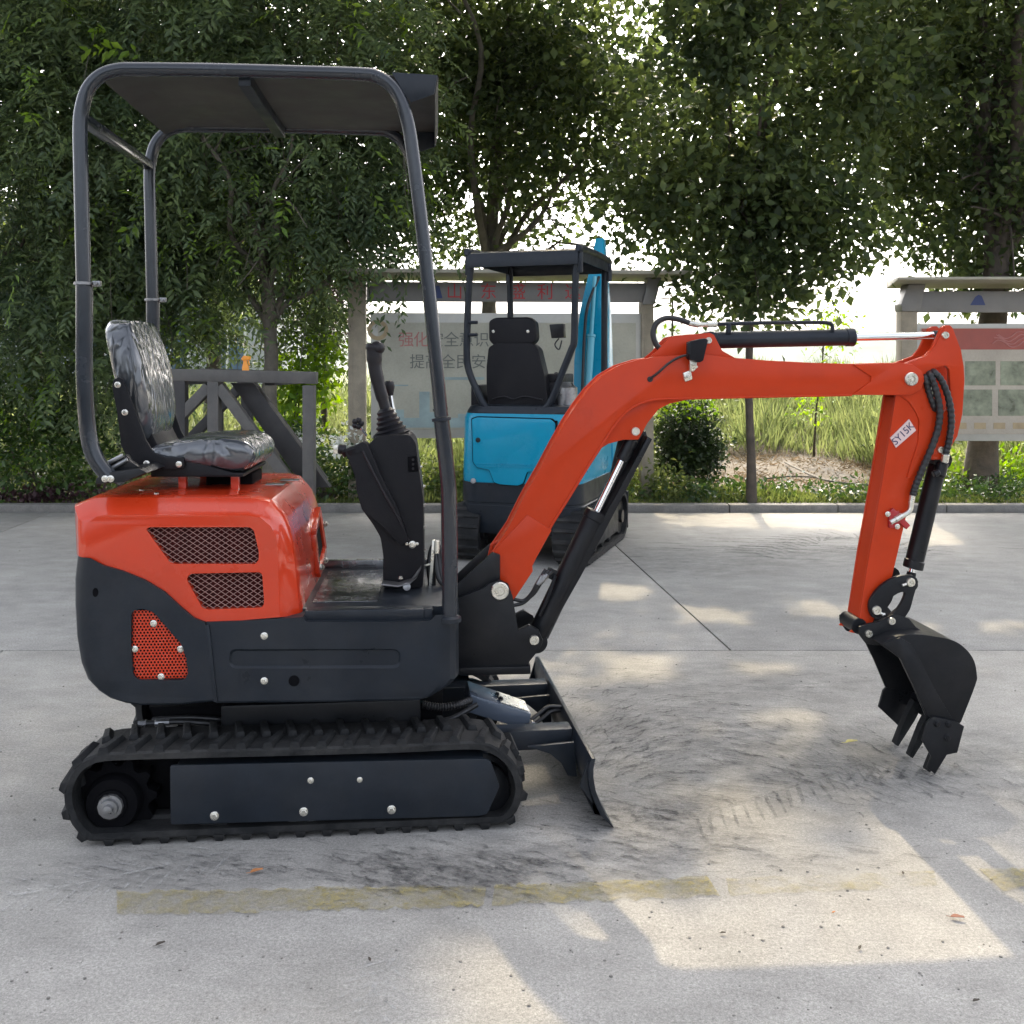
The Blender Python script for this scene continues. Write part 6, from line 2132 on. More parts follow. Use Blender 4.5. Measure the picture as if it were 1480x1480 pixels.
b.bar(FU.P(1287, 737, av - .006), FU.P(1312, 762, av - .006), 0.014, 0.020, 0.003)
b.box(FU, FU.p(1283, 740, av)[0], FU.p(1298, 740, av)[0], av - 0.012, av + 0.002, FU.p(1290, 762, av)[1], FU.p(1290, 738, av)[1], 0.003)
vb = b.build('hose_clamp', 'valve', arm)
bolt(vb, FU.P(1283, 743, av - .013), -FU.V, 0.009)
bolt(vb, FU.P(1297, 761, av - .013), -FU.V, 0.009)

# ---- linkage and bucket
lv = av - 0.012
c_out = FU.pp([(1267, 894), (1258, 890), (1254, 876), (1258, 862), (1270, 847), (1284, 837), (1300, 831), (1318, 831), (1325, 840), (1321, 852), (1317, 866), (1313, 880), (1305, 892), (1299, 899), (1289, 903), (1280, 899), (1284, 888), (1296, 878), (1303, 866), (1306, 856), (1300, 855), (1290, 860), (1281, 870), (1277, 882), (1274, 891)], lv)
c_out = [(p.x, p.z) for p in smooth_path([Vector((u, 0, z)) for u, z in c_out], 2, True)]
b = B()
b.extr(FU, c_out, lv - 0.012, lv + 0.004, 0.002)
lk = b.build('bucket_link', 'black', ex)
b = B()
b.extr(FU, c_out, BV + AW + 0.008, BV + AW + 0.024, 0.002)
b.build('bucket_link', 'black', ex)
pin(lk, FU, 1316, 841.5, lv - 0.014, 0.0150)
pin(lk, FU, 1267, 882, lv - 0.014, 0.0155)
for (x0, y0, x1, y1) in ((1304, 846, 1310, 844), (1277, 888, 1272, 886), (1275, 889, 1279, 887)):
    b = B()
    b.cyl(FU.P(x0, y0, lv - .02), FU.P(x1, y1, lv - .02), 0.005, 8)
    b.build('cross_bolt', 'zinc', lk)
BK = 0.155                                   # half width of the bucket
bv = BV - BK
k_px = [(1273, 931), (1290, 922), (1320, 917), (1351, 920), (1378, 926), (1396, 938), (1408, 955), (1412, 975), (1410, 990), (1389, 1044), (1338, 1035), (1319, 990), (1300, 951), (1282, 938)]
k_uz = FU.pp(k_px, bv)
b = B()
side = round2(k_uz, 0.004, 2)
b.extr(FU, side, bv, bv + 0.009, 0.0015)
b.extr(FU, side, BV + BK - 0.009, BV + BK, 0.0015)
back = k_uz[0:10]
sm = smooth_path([Vector((u, 0, z)) for u, z in back], 4)
sm = [(p.x, p.z) for p in sm]
cxk = sum(q[0] for q in k_uz) / len(k_uz); czk = sum(q[1] for q in k_uz) / len(k_uz)
inn = [(cxk + (u - cxk) * 0.93, czk + (z - czk) * 0.93) for u, z in sm]
b.extr(FU, sm + inn[::-1], bv + 0.001, BV + BK - 0.001, 0)
bk = b.build('bucket', 'black', ex, 40)
# stiffening strip along the side edge
b = B()
b.extr(FU, FU.pp([(1274, 930), (1300, 921), (1316, 930), (1330, 955), (1350, 995), (1378, 1042), (1339, 1034), (1319, 990), (1300, 951), (1283, 938)], bv), bv - 0.005, bv + 0.001, 0.0015)
b.build('side_strip', 'black', bk)
# mounting ears
ears = FU.pp([(1241, 917), (1240, 905), (1252, 901), (1268, 898), (1279, 893), (1288, 887), (1297, 888), (1312, 893), (1322, 905), (1340, 917), (1350, 921), (1300, 926), (1276, 932), (1262, 931), (1250, 929)], av - 0.02)
b = B()
b.extr(FU, ears, BV + AW + 0.026, BV + AW + 0.039, 0.002)
b.build('bucket_ear', 'black', bk)
b = B()
b.extr(FU, ears, av - 0.030, av - 0.017, 0.002)
ea = b.build('bucket_ear', 'black', bk)
pin(ea, FU, 1255.5, 915.5, av - 0.032, 0.0125)
pin(ea, FU, 1288.5, 897.5, av - 0.032, 0.0125)
b = B()
eb = FU.p(1229, 906, av)
b.cyl(FU.w(eb[0] + 0.030, av - 0.003, eb[1] + 0.002), FU.w(eb[0] + 0.030, BV + AW + 0.003, eb[1] + 0.002), 0.027, 18, 0.003)
b.build('arm_end_boss', 'black', arm)
# the sheen on the back of the bucket is left to its gloss
# cutting edge, side cutters, teeth
lip0, lip1 = FU.p(1389, 1044, bv), FU.p(1346, 1036, bv)
dirv = Vector(FU.p(1345, 1116, bv)) - Vector(FU.p(1378, 1050, bv))
dn = dirv.normalized()
b = B()
lp = [lip0, (lip0[0] + dn.x * 0.055, lip0[1] + dn.y * 0.055), (lip0[0] + dn.x * 0.055 - 0.008, lip0[1] + dn.y * 0.055 + 0.002), (lip0[0] - 0.018, lip0[1] + 0.004)]
b.extr(FU, lp, bv + 0.002, BV + BK - 0.002, 0.001)
b.build('cutting_edge', 'black', bk)
cut_px = [(1338, 1043), (1346, 1034), (1379, 1041), (1391, 1048), (1381, 1086), (1366, 1089), (1349, 1117), (1338, 1108), (1344, 1092), (1331, 1069)]
cut = FU.pp(cut_px, bv - 0.004)
for v_ in (bv - 0.016, BV + BK + 0.006):
    b = B()
    cut_ = cut if v_ < BV else FU.pp([(1338, 1043), (1346, 1034), (1379, 1041), (1391, 1048), (1378, 1090), (1366, 1102), (1331, 1069)], bv - 0.004)
    b.extr(FU, [(u, max(z, 0.004)) for u, z in cut_], v_, v_ + 0.011, 0.0015)
    sc_ = b.build('side_cutter', 'black', bk)
    if v_ < BV:
        for x, y in ((1354, 1046), (1371, 1047), (1369, 1066)):
            bolt(sc_, FU.P(x, y, v_ - 0.0005), -FU.V, 0.0115, 'black')
for v_ in (bv + 0.002, bv + 0.125, bv + 0.235):
    b = B()
    tu, tz = FU.p(1376, 1050, bv)
    e = Vector((-dn.y, dn.x))
    L_ = 0.168
    tip = (tu + dn.x * L_, max(0.006, tz + dn.y * L_))
    w0 = 0.017
    pr = [(tu - e.x * w0, tz - e.y * w0), (tu + dn.x * 0.06 - e.x * w0, tz + dn.y * 0.06 - e.y * w0), (tip[0] - e.x * 0.006, tip[1] - e.y * 0.006), (tip[0] + e.x * 0.006, tip[1] + e.y * 0.006), (tu + dn.x * 0.06 + e.x * w0, tz + dn.y * 0.06 + e.y * w0), (tu + e.x * w0, tz + e.y * w0)]
    b.extr(FU, [(u, max(z, 0.003)) for u, z in pr], v_, v_ + 0.034, 0.002)
    b.build('bucket_tooth', 'rubber', bk)
# ================================================================ the blue mini excavator behind (seen from its rear right)
BF = Frame(-18.0, 0.01, 6.854)               # u to the machine's right, v towards its front
bx = thing('mini_excavator', 'bright blue mini excavator with black seat parked in front of the notice board', 'mini excavator', at(Vector((0.01, 6.854, 0)), BF.a))
ex['group'] = bx['group'] = 'mini excavators in the yard'
# tracks
def stadium(v0, v1, r, zc_, n=14):
    pts = []
    for i in range(n + 1):
        a = math.pi / 2 + math.pi * i / n
        pts.append((v0 + r + r * math.cos(a), zc_ + r * math.sin(a)))
    for i in range(n + 1):
        a = -math.pi / 2 + math.pi * i / n
        pts.append((v1 - r + r * math.cos(a), zc_ + r * math.sin(a)))
    return pts
def bw(u, v, z):
    return BF.w(u, v, z)
for s0, s1 in ((-0.475, -0.255), (0.265, 0.485)):
    o_ = stadium(0.0, 1.44, 0.18, 0.194)
    i_ = stadium(0.03, 1.41, 0.15, 0.194)
    b = B()
    rings = []
    for (p, q) in zip(o_, i_):
        rings.append([bw(s0, *p), bw(s1, *p), bw(s1, *q), bw(s0, *q)])
    rings.append(rings[0])
    b.loft(rings, (False, False))
    tr_ = b.build('rubber_track', 'rubber', bx)
    lp_, tot = resample(o_, 44)
    nm_ = normals(lp_)
    lug = None
    for i, (p, (nrm, d)) in enumerate(zip(lp_, nm_)):
        if lug is None:
            t = B()
            t.hexa([Vector((-0.018, -0.108, -0.004)), Vector((0.018, -0.108, -0.004)), Vector((0.018, 0.108, -0.004)), Vector((-0.018, 0.108, -0.004)), Vector((-0.010, -0.10, 0.014)), Vector((0.010, -0.10, 0.014)), Vector((0.010, 0.10, 0.014)), Vector((-0.010, 0.10, 0.014))], 0.002)
            oo = t.build('tread_lug', 'rubber')
            lug = oo.data
            bpy.data.objects.remove(oo)
        Z = BF.V * nrm.x + Vector((0, 0, nrm.y))
        Xd = BF.V * d.x + Vector((0, 0, d.y))
        Yd = Z.cross(Xd)
        mm = Matrix((Xd, Yd, Z)).transposed().to_4x4()
        mm.translation = bw((s0 + s1) / 2, p[0], p[1])
        link('tread_lug', lug, tr_, mm)
    b = B()
    for v_, r_ in ((0.18, 0.135), (1.26, 0.135)):
        b.lathe([(bw(s0 + 0.03, v_, 0.185), r_), (bw(s1 - 0.03, v_, 0.185), r_)], 20)
        b.lathe([(bw(s0 + 0.005, v_, 0.185), 0.05), (bw(s1 - 0.005, v_, 0.185), 0.05)], 16)
    b.box(Frame(72.0, 0.01, 6.854), 0.24, 1.12, -s1 + 0.012, -s0 - 0.012, 0.09, 0.285, 0.006)
    b.build('track_frame', 'black', bx)
    outer = s1 if s1 > 0 else s0
    for v_ in (0.45, 0.68, 0.91):
        b = B()
        b.lathe([(bw(s0 + 0.03, v_, 0.085), 0.045), (bw(s1 - 0.03, v_, 0.085), 0.045)], 16)
        b.build('track_roller', 'black', bx)
b = B()
b.box(BF, -0.23, 0.23, 0.35, 1.05, 0.16, 0.30, 0.01)
b.lathe([(bw(0, 0.66, 0.30), 0.27), (bw(0, 0.66, 0.40), 0.27)], 30)
b.build('centre_frame', 'black', bx)
b = B()
b.tube(smooth_path([bw(-0.13, 0.20, 0.22), bw(-0.13, 0.19, 0.30), bw(-0.08, 0.19, 0.32), bw(0.1, 0.19, 0.325)], 5), 0.014, 8)
b.build('rear_hose', 'steel', bx)
# body: plan outline swept up
def plan(w, v0, v1, rr, n=6):
    c = []
    for (cx_, cy_, a0) in ((w - rr, v0 + rr, -90), (w - 0.06, v1 - 0.06, 0), (-w + 0.06, v1 - 0.06, 90), (-w + rr, v0 + rr, 180)):
        r_ = rr if cy_ < v0 + rr + 1e-6 else 0.06
        for i in range(n + 1):
            a = R(a0 + 90 * i / n)
            c.append((cx_ + r_ * math.cos(a), cy_ + r_ * math.sin(a)))
    return c
def zat(y, v=0.1):
    return BF.p(740, y, v)[1]
zA, zB, zC = zat(772), zat(698), zat(598)
def body(z, k=1.0, dv=0.0):
    return [bw(u * k, v + dv, z) for u, v in plan(0.435, 0.06, 1.12, 0.16)]
b = B()
b.loft([body(zA, 0.90, 0.03), body(zA + 0.03, 0.97, 0.01), body(zA + 0.09), body(zat(731)), body(zat(730), 0.992, 0.004), body(zat(727), 0.992, 0.004), body(zat(726)), body(zB)])
lo_ = b.build('counterweight', 'grey', bx)
b = B()
b.loft([body(zB - 0.002, 0.985, 0.006), body(zB + 0.01, 0.992, 0.004), body(zB + 0.05, 0.994, 0.003), body(zC - 0.03, 0.975, 0.012), body(zC, 0.955, 0.025)])
cv_ = b.build('engine_cover', 'blue', bx)
# rear door panel with rounded tab
dr = [(682, 606), (690, 603), (796, 606), (803, 612), (802, 672), (794, 680), (762, 682), (756, 699), (748, 702), (722, 700), (714, 697), (707, 679), (690, 676), (684, 668)]
duz = BF.pp(dr, 0.05)
b = B()
b.extr(BF, round2(duz, 0.008, 2), 0.044, 0.075, 0.006)
dd = b.build('rear_door', 'blue', cv_)
b = B()
mu_ = sum(q[0] for q in duz) / len(duz); mz_ = sum(q[1] for q in duz) / len(duz)
b.extr(BF, round2([(mu_ + (u - mu_) * 1.02, mz_ + (z - mz_) * 1.022) for u, z in duz], 0.008, 2), 0.051, 0.07, 0)
b.build('door_gap_shade', 'dark', cv_)  # larger dark plate behind the door, painted as the shade in its gap
b = B()
for y in (672, 675.5):
    b.bar(BF.P(688, y - 2, 0.042), BF.P(800, y + 1, 0.042), 0.006, 0.006, 0.002)
b.build('door_rib', 'blue', cv_)
b = B()
b.lathe([(BF.P(691, 636, 0.046), 0.018), (BF.P(691, 636, 0.038), 0.016), (BF.P(691, 636, 0.037), 0.001)], 14)
b.build('door_lock', 'black', cv_)
b = B()
b.bar(BF.P(804.5, 608, 0.05), BF.P(804, 680, 0.05), 0.012, 0.030, 0.002)
b.build('side_gap_shade', 'dark', cv_)  # dark bar painted as the shade in the seam beside the door
b = B()
b.lathe([(BF.P(684, 695, 0.075), 0.020), (BF.P(684, 695, 0.050), 0.018), (BF.P(684, 695, 0.049), 0.001)], 12)
b.build('rear_reflector', 'steel', lo_)
# top deck and seat
b = B()
b.loft([body(zC - 0.001, 0.95, 0.028), body(zC + 0.012, 0.95, 0.028), body(zC + 0.05, 0.90, 0.05), body(zC + 0.055, 0.7, 0.1)])
b.build('seat_deck', 'grey', bx)
Fs_ = BF
def seatpx(pts, v0, v1, name, m, bev=0.02):
    b = B()
    b.extr(BF, round2(BF.pp(pts, v0), 0.02, 3), v0, v1, bev, 3)
    return b.build(name, m, bx, 60)
bkr = seatpx([(706, 502), (716, 496), (768, 496), (777, 503), (786, 540), (792, 580), (786, 590), (706, 592), (703, 560), (703, 530)], 0.30, 0.42, 'seat_backrest', 'plastic')
hr_ = seatpx([(706, 464), (714, 459), (764, 458), (773, 465), (775, 490), (769, 498), (714, 500), (706, 492)], 0.31, 0.41, 'headrest', 'plastic')
for x in (713, 763):
    bolt(hr_, BF.P(x, 479, 0.309), -BF.V, 0.011)
b = B()
b.box(BF, BF.p(704, 590, .35)[0], BF.p(792, 590, .35)[0], 0.36, 0.80, zC + 0.05, zC + 0.14, 0.03)
b.build('seat_cushion', 'plastic', bx, 60)
b = B()
b.tube(smooth_path([BF.P(712, 577, 0.292), BF.P(728, 573, 0.292), BF.P(742, 577, 0.292), BF.P(758, 573, 0.292), BF.P(784, 578, 0.292)], 4), 0.006, 6)
b.build('seat_seam', 'lever', bkr)
b = B()
b.box(BF, BF.p(688, 580, .5)[0], BF.p(702, 580, .5)[0], 0.38, 0.8, zC + 0.02, BF.p(695, 556, .5)[1], 0.02)
b.build('armrest', 'plastic', bx, 50)
b = B()
b.box(BF, BF.p(790, 580, .5)[0], BF.p(812, 580, .5)[0], 0.38, 0.85, zC + 0.02, BF.p(800, 552, .5)[1], 0.02)
b.box(BF, BF.p(786, 545, .5)[0], BF.p(814, 545, .5)[0], 0.40, 0.80, BF.p(800, 554, .5)[1], BF.p(800, 540, .5)[1], 0.015)
b.build('armrest', 'plastic', bx, 50)
b = B()
b.tube(smooth_path([BF.P(692, 572, .45), BF.P(690, 586, .45)], 3), 0.012, 8)
b.cyl(BF.P(690, 568, .45), BF.P(690, 580, .45), 0.024, 12, 0.004)
b.build('lever_knob', 'red_plastic', bx)
b = B()
b.cyl(BF.P(806, 572, .75), BF.P(804, 545, .75), 0.010, 8)
b.ball(BF.P(804, 542, .75), 0.022, 10)
b.build('control_lever', 'lever', bx, 60)
# canopy
rp = [(683, 376), (680, 390), (677, 430), (675, 490), (675, 520), (679, 540), (690, 566), (699, 584), (710, 592), (740, 593), (776, 593), (790, 588), (800, 572), (814, 535), (826, 505), (830, 490), (831, 430), (833, 376)]
b = B()
b.tube(smooth_path([BF.P(x, y, 0.13) for x, y in rp], 4), 0.024, 12)
b.build('rear_hoop', 'grey', bx, 60)
for x in (704, 782):
    b = B()
    b.cyl(BF.P(x, 592, 0.13), BF.P(x, 606, 0.13), 0.016, 8)
    b.build('hoop_bracket', 'grey', bx)
for x0, y0, x1, y1 in ((874, 378, 873, 590), (737, 388, 739, 590)):
    b = B()
    b.cyl(BF.P(x0, y0, 1.02), BF.P(x1, y1, 1.02), 0.024, 12)
    b.build('front_post', 'grey', bx)
ru0, zr_ = BF.p(675, 364, 0.10)
ru1 = BF.p(836, 364, 0.10)[0]
zlo = BF.p(740, 385, 0.10)[1]
rprof = [(0.085, zlo), (0.082, zr_ - 0.05), (0.095, zr_ - 0.015), (0.13, zr_), (1.00, zr_ + 0.0), (1.04, zr_ - 0.02), (1.06, zr_ - 0.06), (1.06, zlo + 0.02)]
rin = [(v + (0.006 if v < 0.5 else -0.006), z - (0.006 if 0.1 < v < 1.03 else 0)) for v, z in rprof]
FRV = Frame(72.0, 0.01, 6.854)               # same origin: u along the machine, v to its left
b = B()
b.extr(FRV, rprof + rin[::-1], -ru1, -ru0, 0)
b.extr(FRV, [(0.10, zlo + 0.03), (0.13, zr_ - 0.004), (1.00, zr_ - 0.004), (1.055, zlo + 0.03)], -ru1 - 0.002, -ru1 + 0.004, 0)
b.extr(FRV, [(0.10, zlo + 0.03), (0.13, zr_ - 0.004), (1.00, zr_ - 0.004), (1.055, zlo + 0.03)], -ru0 - 0.004, -ru0 + 0.002, 0)
b.build('roof_sheet', 'grey', bx, 40)
b = B()
for u_ in (ru0, ru1):
    b.tube(smooth_path([bw(u_, 0.13, zlo - 0.05), bw(u_, 0.13, zr_ - 0.03), bw(u_, 0.17, zr_ + 0.006), bw(u_, 0.95, zr_ + 0.006), bw(u_, 1.02, zr_ - 0.04), bw(u_, 1.02, zlo - 0.04)], 6), 0.024, 12)
b.build('roof_rail', 'grey', bx, 60)
b = B()
b.extr(BF, round2(BF.pp([(795, 469), (815, 468), (816, 488), (798, 489)], 0.16), 0.004, 2), 0.14, 0.20, 0.004)
wl_ = b.build('work_lamp', 'black', bx)
b = B()
b.tube(smooth_path([BF.P(808, 489, .17), BF.P(802, 498, .17), BF.P(808, 505, .17), BF.P(812, 492, .17)], 5), 0.005, 6)
b.build('lamp_cable', 'hose', wl_)
for y in (466, 484):
    b = B()
    b.cyl(BF.P(678, y, 0.11), BF.P(690, y, 0.11), 0.012, 8)
    b.build('post_clamp', 'grey', bx)
# boom, raised at the front right
b = B()
path = [(864, 690, 1.18, 58, 0.20), (860, 600, 1.28, 56, 0.20), (858, 520, 1.42, 50, 0.18), (861, 450, 1.52, 40, 0.16), (865, 395, 1.60, 24, 0.13), (868, 345, 1.66, 11, 0.09)]
rings = []
for x, y, v, w, dp in path:
    c = BF.P(x, y, v)
    hw = w / 2 / FPX * c.y
    rings.append([c - BF.U * hw - BF.V * dp / 2, c + BF.U * hw - BF.V * dp / 2, c + BF.U * hw + BF.V * dp / 2, c - BF.U * hw + BF.V * dp / 2])
b.loft(rings, (True, True), 0.006)
bb = b.build('boom', 'blue', bx)
b = B()
c1, c2 = BF.P(847, 600, 1.14), BF.P(860, 400, 1.46)
b.lathe([(c1, 0.030), (c1.lerp(c2, 0.55), 0.030), (c1.lerp(c2, 0.551), 0.036), (c1.lerp(c2, 0.57), 0.036), (c1.lerp(c2, 0.571), 0.016), (c2, 0.016)], 14)
b.build('boom_cylinder', 'lightblue', bb)
b = B()
b.tube(smooth_path([BF.P(840, 620, 1.12), BF.P(842, 560, 1.16), BF.P(845, 480, 1.30), BF.P(850, 440, 1.36), BF.P(866, 400, 1.48)], 5), 0.012, 8)
b.build('boom_hose', 'hose', bb)
b = B()
aend = BF.P(860, 545, 2.25)
b.bar(BF.P(867, 352, 1.70), aend, 0.07, 0.12, 0.01)
b.build('arm', 'blue', bx)
b = B()
b.box(BF, 0.02, 0.30, 1.12, 1.30, 0.36, 0.62, 0.02)
b.build('swing_bracket', 'black', bx)
# bucket of the blue machine, hidden behind its boom
b = B()
kk = [(2.22, 1.36), (2.34, 1.28), (2.42, 1.10), (2.38, 0.92), (2.24, 0.82), (2.14, 0.86), (2.16, 1.10)]
ue = (aend - Vector((0.01, 6.854, 0))).dot(BF.U)
b.extr(FRV, kk, -ue - 0.13, -ue - 0.11, 0.002)
b.extr(FRV, kk, -ue + 0.11, -ue + 0.13, 0.002)
b.extr(FRV, kk[:5] + [(u - 0.02, z + 0.02) for u, z in kk[:5]][::-1], -ue - 0.11, -ue + 0.11, 0.002)
b.build('bucket', 'black', bx)
# side tank with pale cap
b = B()
b.lathe([(BF.P(820, 600, 0.40), 0.07), (BF.P(820, 560, 0.40), 0.07), (BF.P(820, 558, 0.40), 0.055), (BF.P(820, 552, 0.40), 0.03)], 18)
b.build('filler_neck', 'steel', bx)
# blade
b = B()
b.extr(FRV, [(1.55, 0.05), (1.575, 0.05), (1.56, 0.14), (1.56, 0.24), (1.59, 0.34), (1.57, 0.34), (1.535, 0.24), (1.535, 0.14)], -0.46, 0.46, 0.002)
db = b.build('dozer_blade', 'black', bx)
for s0 in (-0.22, 0.16):
    b = B()
    b.box(BF, s0, s0 + 0.06, 1.02, 1.545, 0.18, 0.25, 0.004)
    b.build('blade_arm', 'black', db)
# ================================================================ marks and small things on the yard
b = B()
def strip(pts, z=0.004, n=1):
    t = bmesh.new()
    v = [t.verts.new(Vector((p.x, p.y, z))) for p in pts]
    t.faces.new(v)
    bmesh.ops.recalc_face_normals(t, faces=t.faces)
    if t.faces[:][0].normal.z < 0:
        bmesh.ops.reverse_faces(t, faces=t.faces)
    me = bpy.data.meshes.new('t')
    t.to_mesh(me)
    b.bm.from_mesh(me)
    t.free()
for q in ([(176, 1291), (712, 1281), (708, 1311), (170, 1325)], [(724, 1281), (1030, 1269), (1040, 1297), (722, 1309)], [(1425, 1258), (1700, 1246), (1710, 1270), (1440, 1288)]):
    (ax, ay), (bx_, by), (cx, cy), (dx, dy) = q
    nseg = max(4, int((bx_ - ax) / 9))
    tops_, bots_ = [], []
    for i in range(nseg + 1):
        f_ = i / nseg
        tops_.append(gpx(ax + (bx_ - ax) * f_ + random.uniform(-14, 6) * (i in (0, nseg)), ay + (by - ay) * f_ + random.uniform(-3, 3)))
        bots_.append(gpx(dx + (cx - dx) * f_ + random.uniform(-14, 6) * (i in (0, nseg)), dy + (cy - dy) * f_ + random.uniform(-3, 3)))
    for i in range(nseg):
        strip([tops_[i], tops_[i + 1], bots_[i + 1], bots_[i]])
yl = b.build('yellow_line', 'yellow_line')
tag(yl, 'worn broken yellow painted line on the concrete', 'painted line', kind='structure')
b = B()
qs = [(1052, 1272), (1352, 1261), (1354, 1283), (1056, 1296)]
tops_ = [gpx(1052 + 15 * i + random.uniform(-3, 3), 1272 - 0.55 * i + random.uniform(-2, 2)) for i in range(21)]
bots_ = [gpx(1056 + 15 * i + random.uniform(-3, 3), 1296 - 0.65 * i + random.uniform(-2, 2)) for i in range(21)]
for i in range(20):
    strip([tops_[i], tops_[i + 1], bots_[i + 1], bots_[i]])
yf = b.build('yellow_line', 'yellow_faded')
tag(yf, 'nearly worn off right end of the yellow painted line', 'painted line', kind='structure')
# rubber scuffs left by turning tracks: short curved strokes on arcs
rs = np.random.default_rng(21)
b = B()
def scuff_patch(cx, cy, rx, ry, dx, dy, n, lmin, lmax, w, curve=0.0):
    for i in range(n):
        ox, oy = rs.normal() * 0.5, rs.normal() * 0.5
        x, y = cx + ox * rx, cy + oy * ry
        if y < 745 or y > 1470:
            continue
        p = gpx(x, y)
        yy = dy + curve * ox
        q = gpx(x + dx * 10, y + yy * 10)
        d = (q - p).normalized()
        d = (d + Vector((rs.normal() * 0.12, rs.normal() * 0.12, 0))).normalized()
        s_ = Vector((-d.y, d.x, 0))
        L = rs.uniform(lmin, lmax)
        ww = w * rs.uniform(0.5, 1.7)
        bend = rs.normal() * 0.012
        prev = None
        for k in range(4):
            f_ = k / 3
            c = p + d * (L * (f_ - 0.5)) + s_ * bend * math.sin(math.pi * f_)
            hw = ww * (0.35 + 0.65 * math.sin(math.pi * (0.12 + 0.76 * f_)))
            cur = (c - s_ * hw / 2, c + s_ * hw / 2)
            if prev:
                strip([prev[0], cur[0], cur[1], prev[1]], 0.0028 + 0.0006 * (i % 3))
            prev = cur
scuff_patch(660, 1258, 230, 44, 1, 0.22, 420, 0.03, 0.11, 0.0075)
scuff_patch(930, 1065, 150, 70, 1, -0.30, 420, 0.03, 0.11, 0.008, 0.5)
scuff_patch(1110, 1085, 190, 60, 1, 0.22, 380, 0.03, 0.10, 0.008, 0.3)
scuff_patch(950, 1180, 140, 56, 1, 0.14, 300, 0.03, 0.12, 0.008)
scuff_patch(1290, 1125, 150, 36, 1, 0.40, 170, 0.03, 0.10, 0.008)
scuff_patch(1060, 1235, 260, 30, 1, 0.08, 120, 0.03, 0.10, 0.006)
scuff_patch(260, 1255, 180, 30, 1, 0.10, 130, 0.03, 0.09, 0.006)
scuff_patch(1150, 790, 260, 18, 1, 0.05, 90, 0.15, 0.5, 0.02)
scuff_patch(950, 1000, 300, 60, 1, 0.05, 160, 0.03, 0.12, 0.007)
o = b.build('scuff_marks', 'tyre')
tag(o, 'black rubber scuffs on the concrete around the blade', 'scuff marks', kind='stuff')
# herringbone tread print right of the blade
def tread(name, p0, p1, width, m, label, n=14, ang=0.55, z=0.0035):
    global b
    b = B()
    p0, p1 = gpx(*p0), gpx(*p1)
    d = (p1 - p0).normalized()
    s = Vector((-d.y, d.x, 0))
    for i in range(n):
        c = p0.lerp(p1, (i + 0.5) / n)
        for sg in (1, -1):
            a = c + s * sg * 0.012 + d * (0.01 if sg > 0 else -0.015)
            e = c + s * sg * width / 2 - d * width * 0.5 * ang
            w = d * 0.010
            strip([a - w, a + w, e + w * 0.7, e - w * 0.7], z)
    strip([p0 - s * 0.008, p1 - s * 0.008, p1 + s * 0.008, p0 + s * 0.008], z + 0.0005)
    o = b.build(name, m)
    tag(o, label, 'tyre mark', 'tread prints on the concrete', 'stuff')
def tread_path(pts, width, m, label, pitch=0.047, ang=0.75, w=0.0075, z=0.0042, half=(1, -1)):
    global b
    b = B()
    path = smooth_path([gpx(*p) for p in pts], 24)
    acc, nxt, side = 0.0, 0.0, 0
    for p, q in zip(path, path[1:]):
        L = (q - p).length
        while nxt <= acc + L and L > 0:
            c = p.lerp(q, (nxt - acc) / L)
            d = (q - p).normalized()
            s_ = Vector((-d.y, d.x, 0))
            for sg in half:
                a = c + s_ * sg * 0.010 + d * (0.012 if sg > 0 else -0.012)
                e = c + s_ * sg * width / 2 * rs.uniform(0.85, 1.1) - d * width * 0.5 * ang
                ww = d * w * rs.uniform(0.6, 1.3)
                strip([a - ww, a + ww, e + ww * 0.7, e - ww * 0.7], z)
            nxt += pitch
        acc += L
    if len(half) == 2:
        for p, q in zip(path[::3], path[3::3]):
            d = (q - p).normalized()
            s_ = Vector((-d.y, d.x, 0)) * 0.006
            strip([p - s_, q - s_, q + s_, p + s_], z + 0.0006)
    o = b.build('tyre_mark', m)
    tag(o, label, 'tyre mark', 'tread prints on the concrete', 'stuff')
tread_path([(1008, 1180), (1100, 1152), (1180, 1128), (1250, 1104)], 0.24, 'tread', 'dark herringbone tread print on the concrete right of the blade')
tread_path([(1240, 1112), (1310, 1108), (1400, 1106)], 0.20, 'tread', 'dark smeared tread print running under the bucket teeth', 0.06, 0.9, 0.010, 0.0046, (-1,))
tread_path([(10, 1298), (120, 1278), (240, 1252), (340, 1230)], 0.20, 'tyre_light', 'pale scraped tread print left of the near track')
tread_path([(1090, 800), (1160, 778), (1240, 778), (1330, 800)], 0.42, 'tread', 'curved dark tyre print on the concrete far behind the arm', 0.10, 0.5, 0.018)
tread_path([(520, 1470), (545, 1420), (575, 1380)], 0.16, 'tyre_light', 'short pale tread print at the bottom middle of the yard')
# fallen leaves and grit
def fallen(x, y, size, m, rot, label):
    g = gpx(x, y, 0.003)
    b = B()
    pts = []
    n = 12
    for i in range(n):
        t_ = i / n * 2 * math.pi
        r = 0.5 * (0.42 + 0.10 * math.cos(3 * t_))
        pts.append(Vector((math.cos(t_) * 0.5 * (1 + 0.08 * math.sin(5 * t_)), math.sin(t_) * r, 0)))
    mm = Matrix.Rotation(rot, 4, 'Z')
    up = [g + (mm @ (p * size)) + Vector((0, 0, 0.003 + size * 0.28 * abs(p.y) * 2 + size * 0.10 * (p.x + 0.5))) for p in pts]
    lo = [p + Vector((0, 0, -0.0012)) for p in up]
    b.loft([up, lo], (True, True))
    st_ = g + (mm @ Vector((-0.5 * size, 0, 0))) + Vector((0, 0, 0.003))
    b.tube([st_, st_ + (mm @ Vector((-0.3 * size, 0.05 * size, 0)))], size * 0.02, 5)
    o = b.build('fallen_leaf', m)
    tag(o, label, 'leaf', 'dead leaves on the concrete')
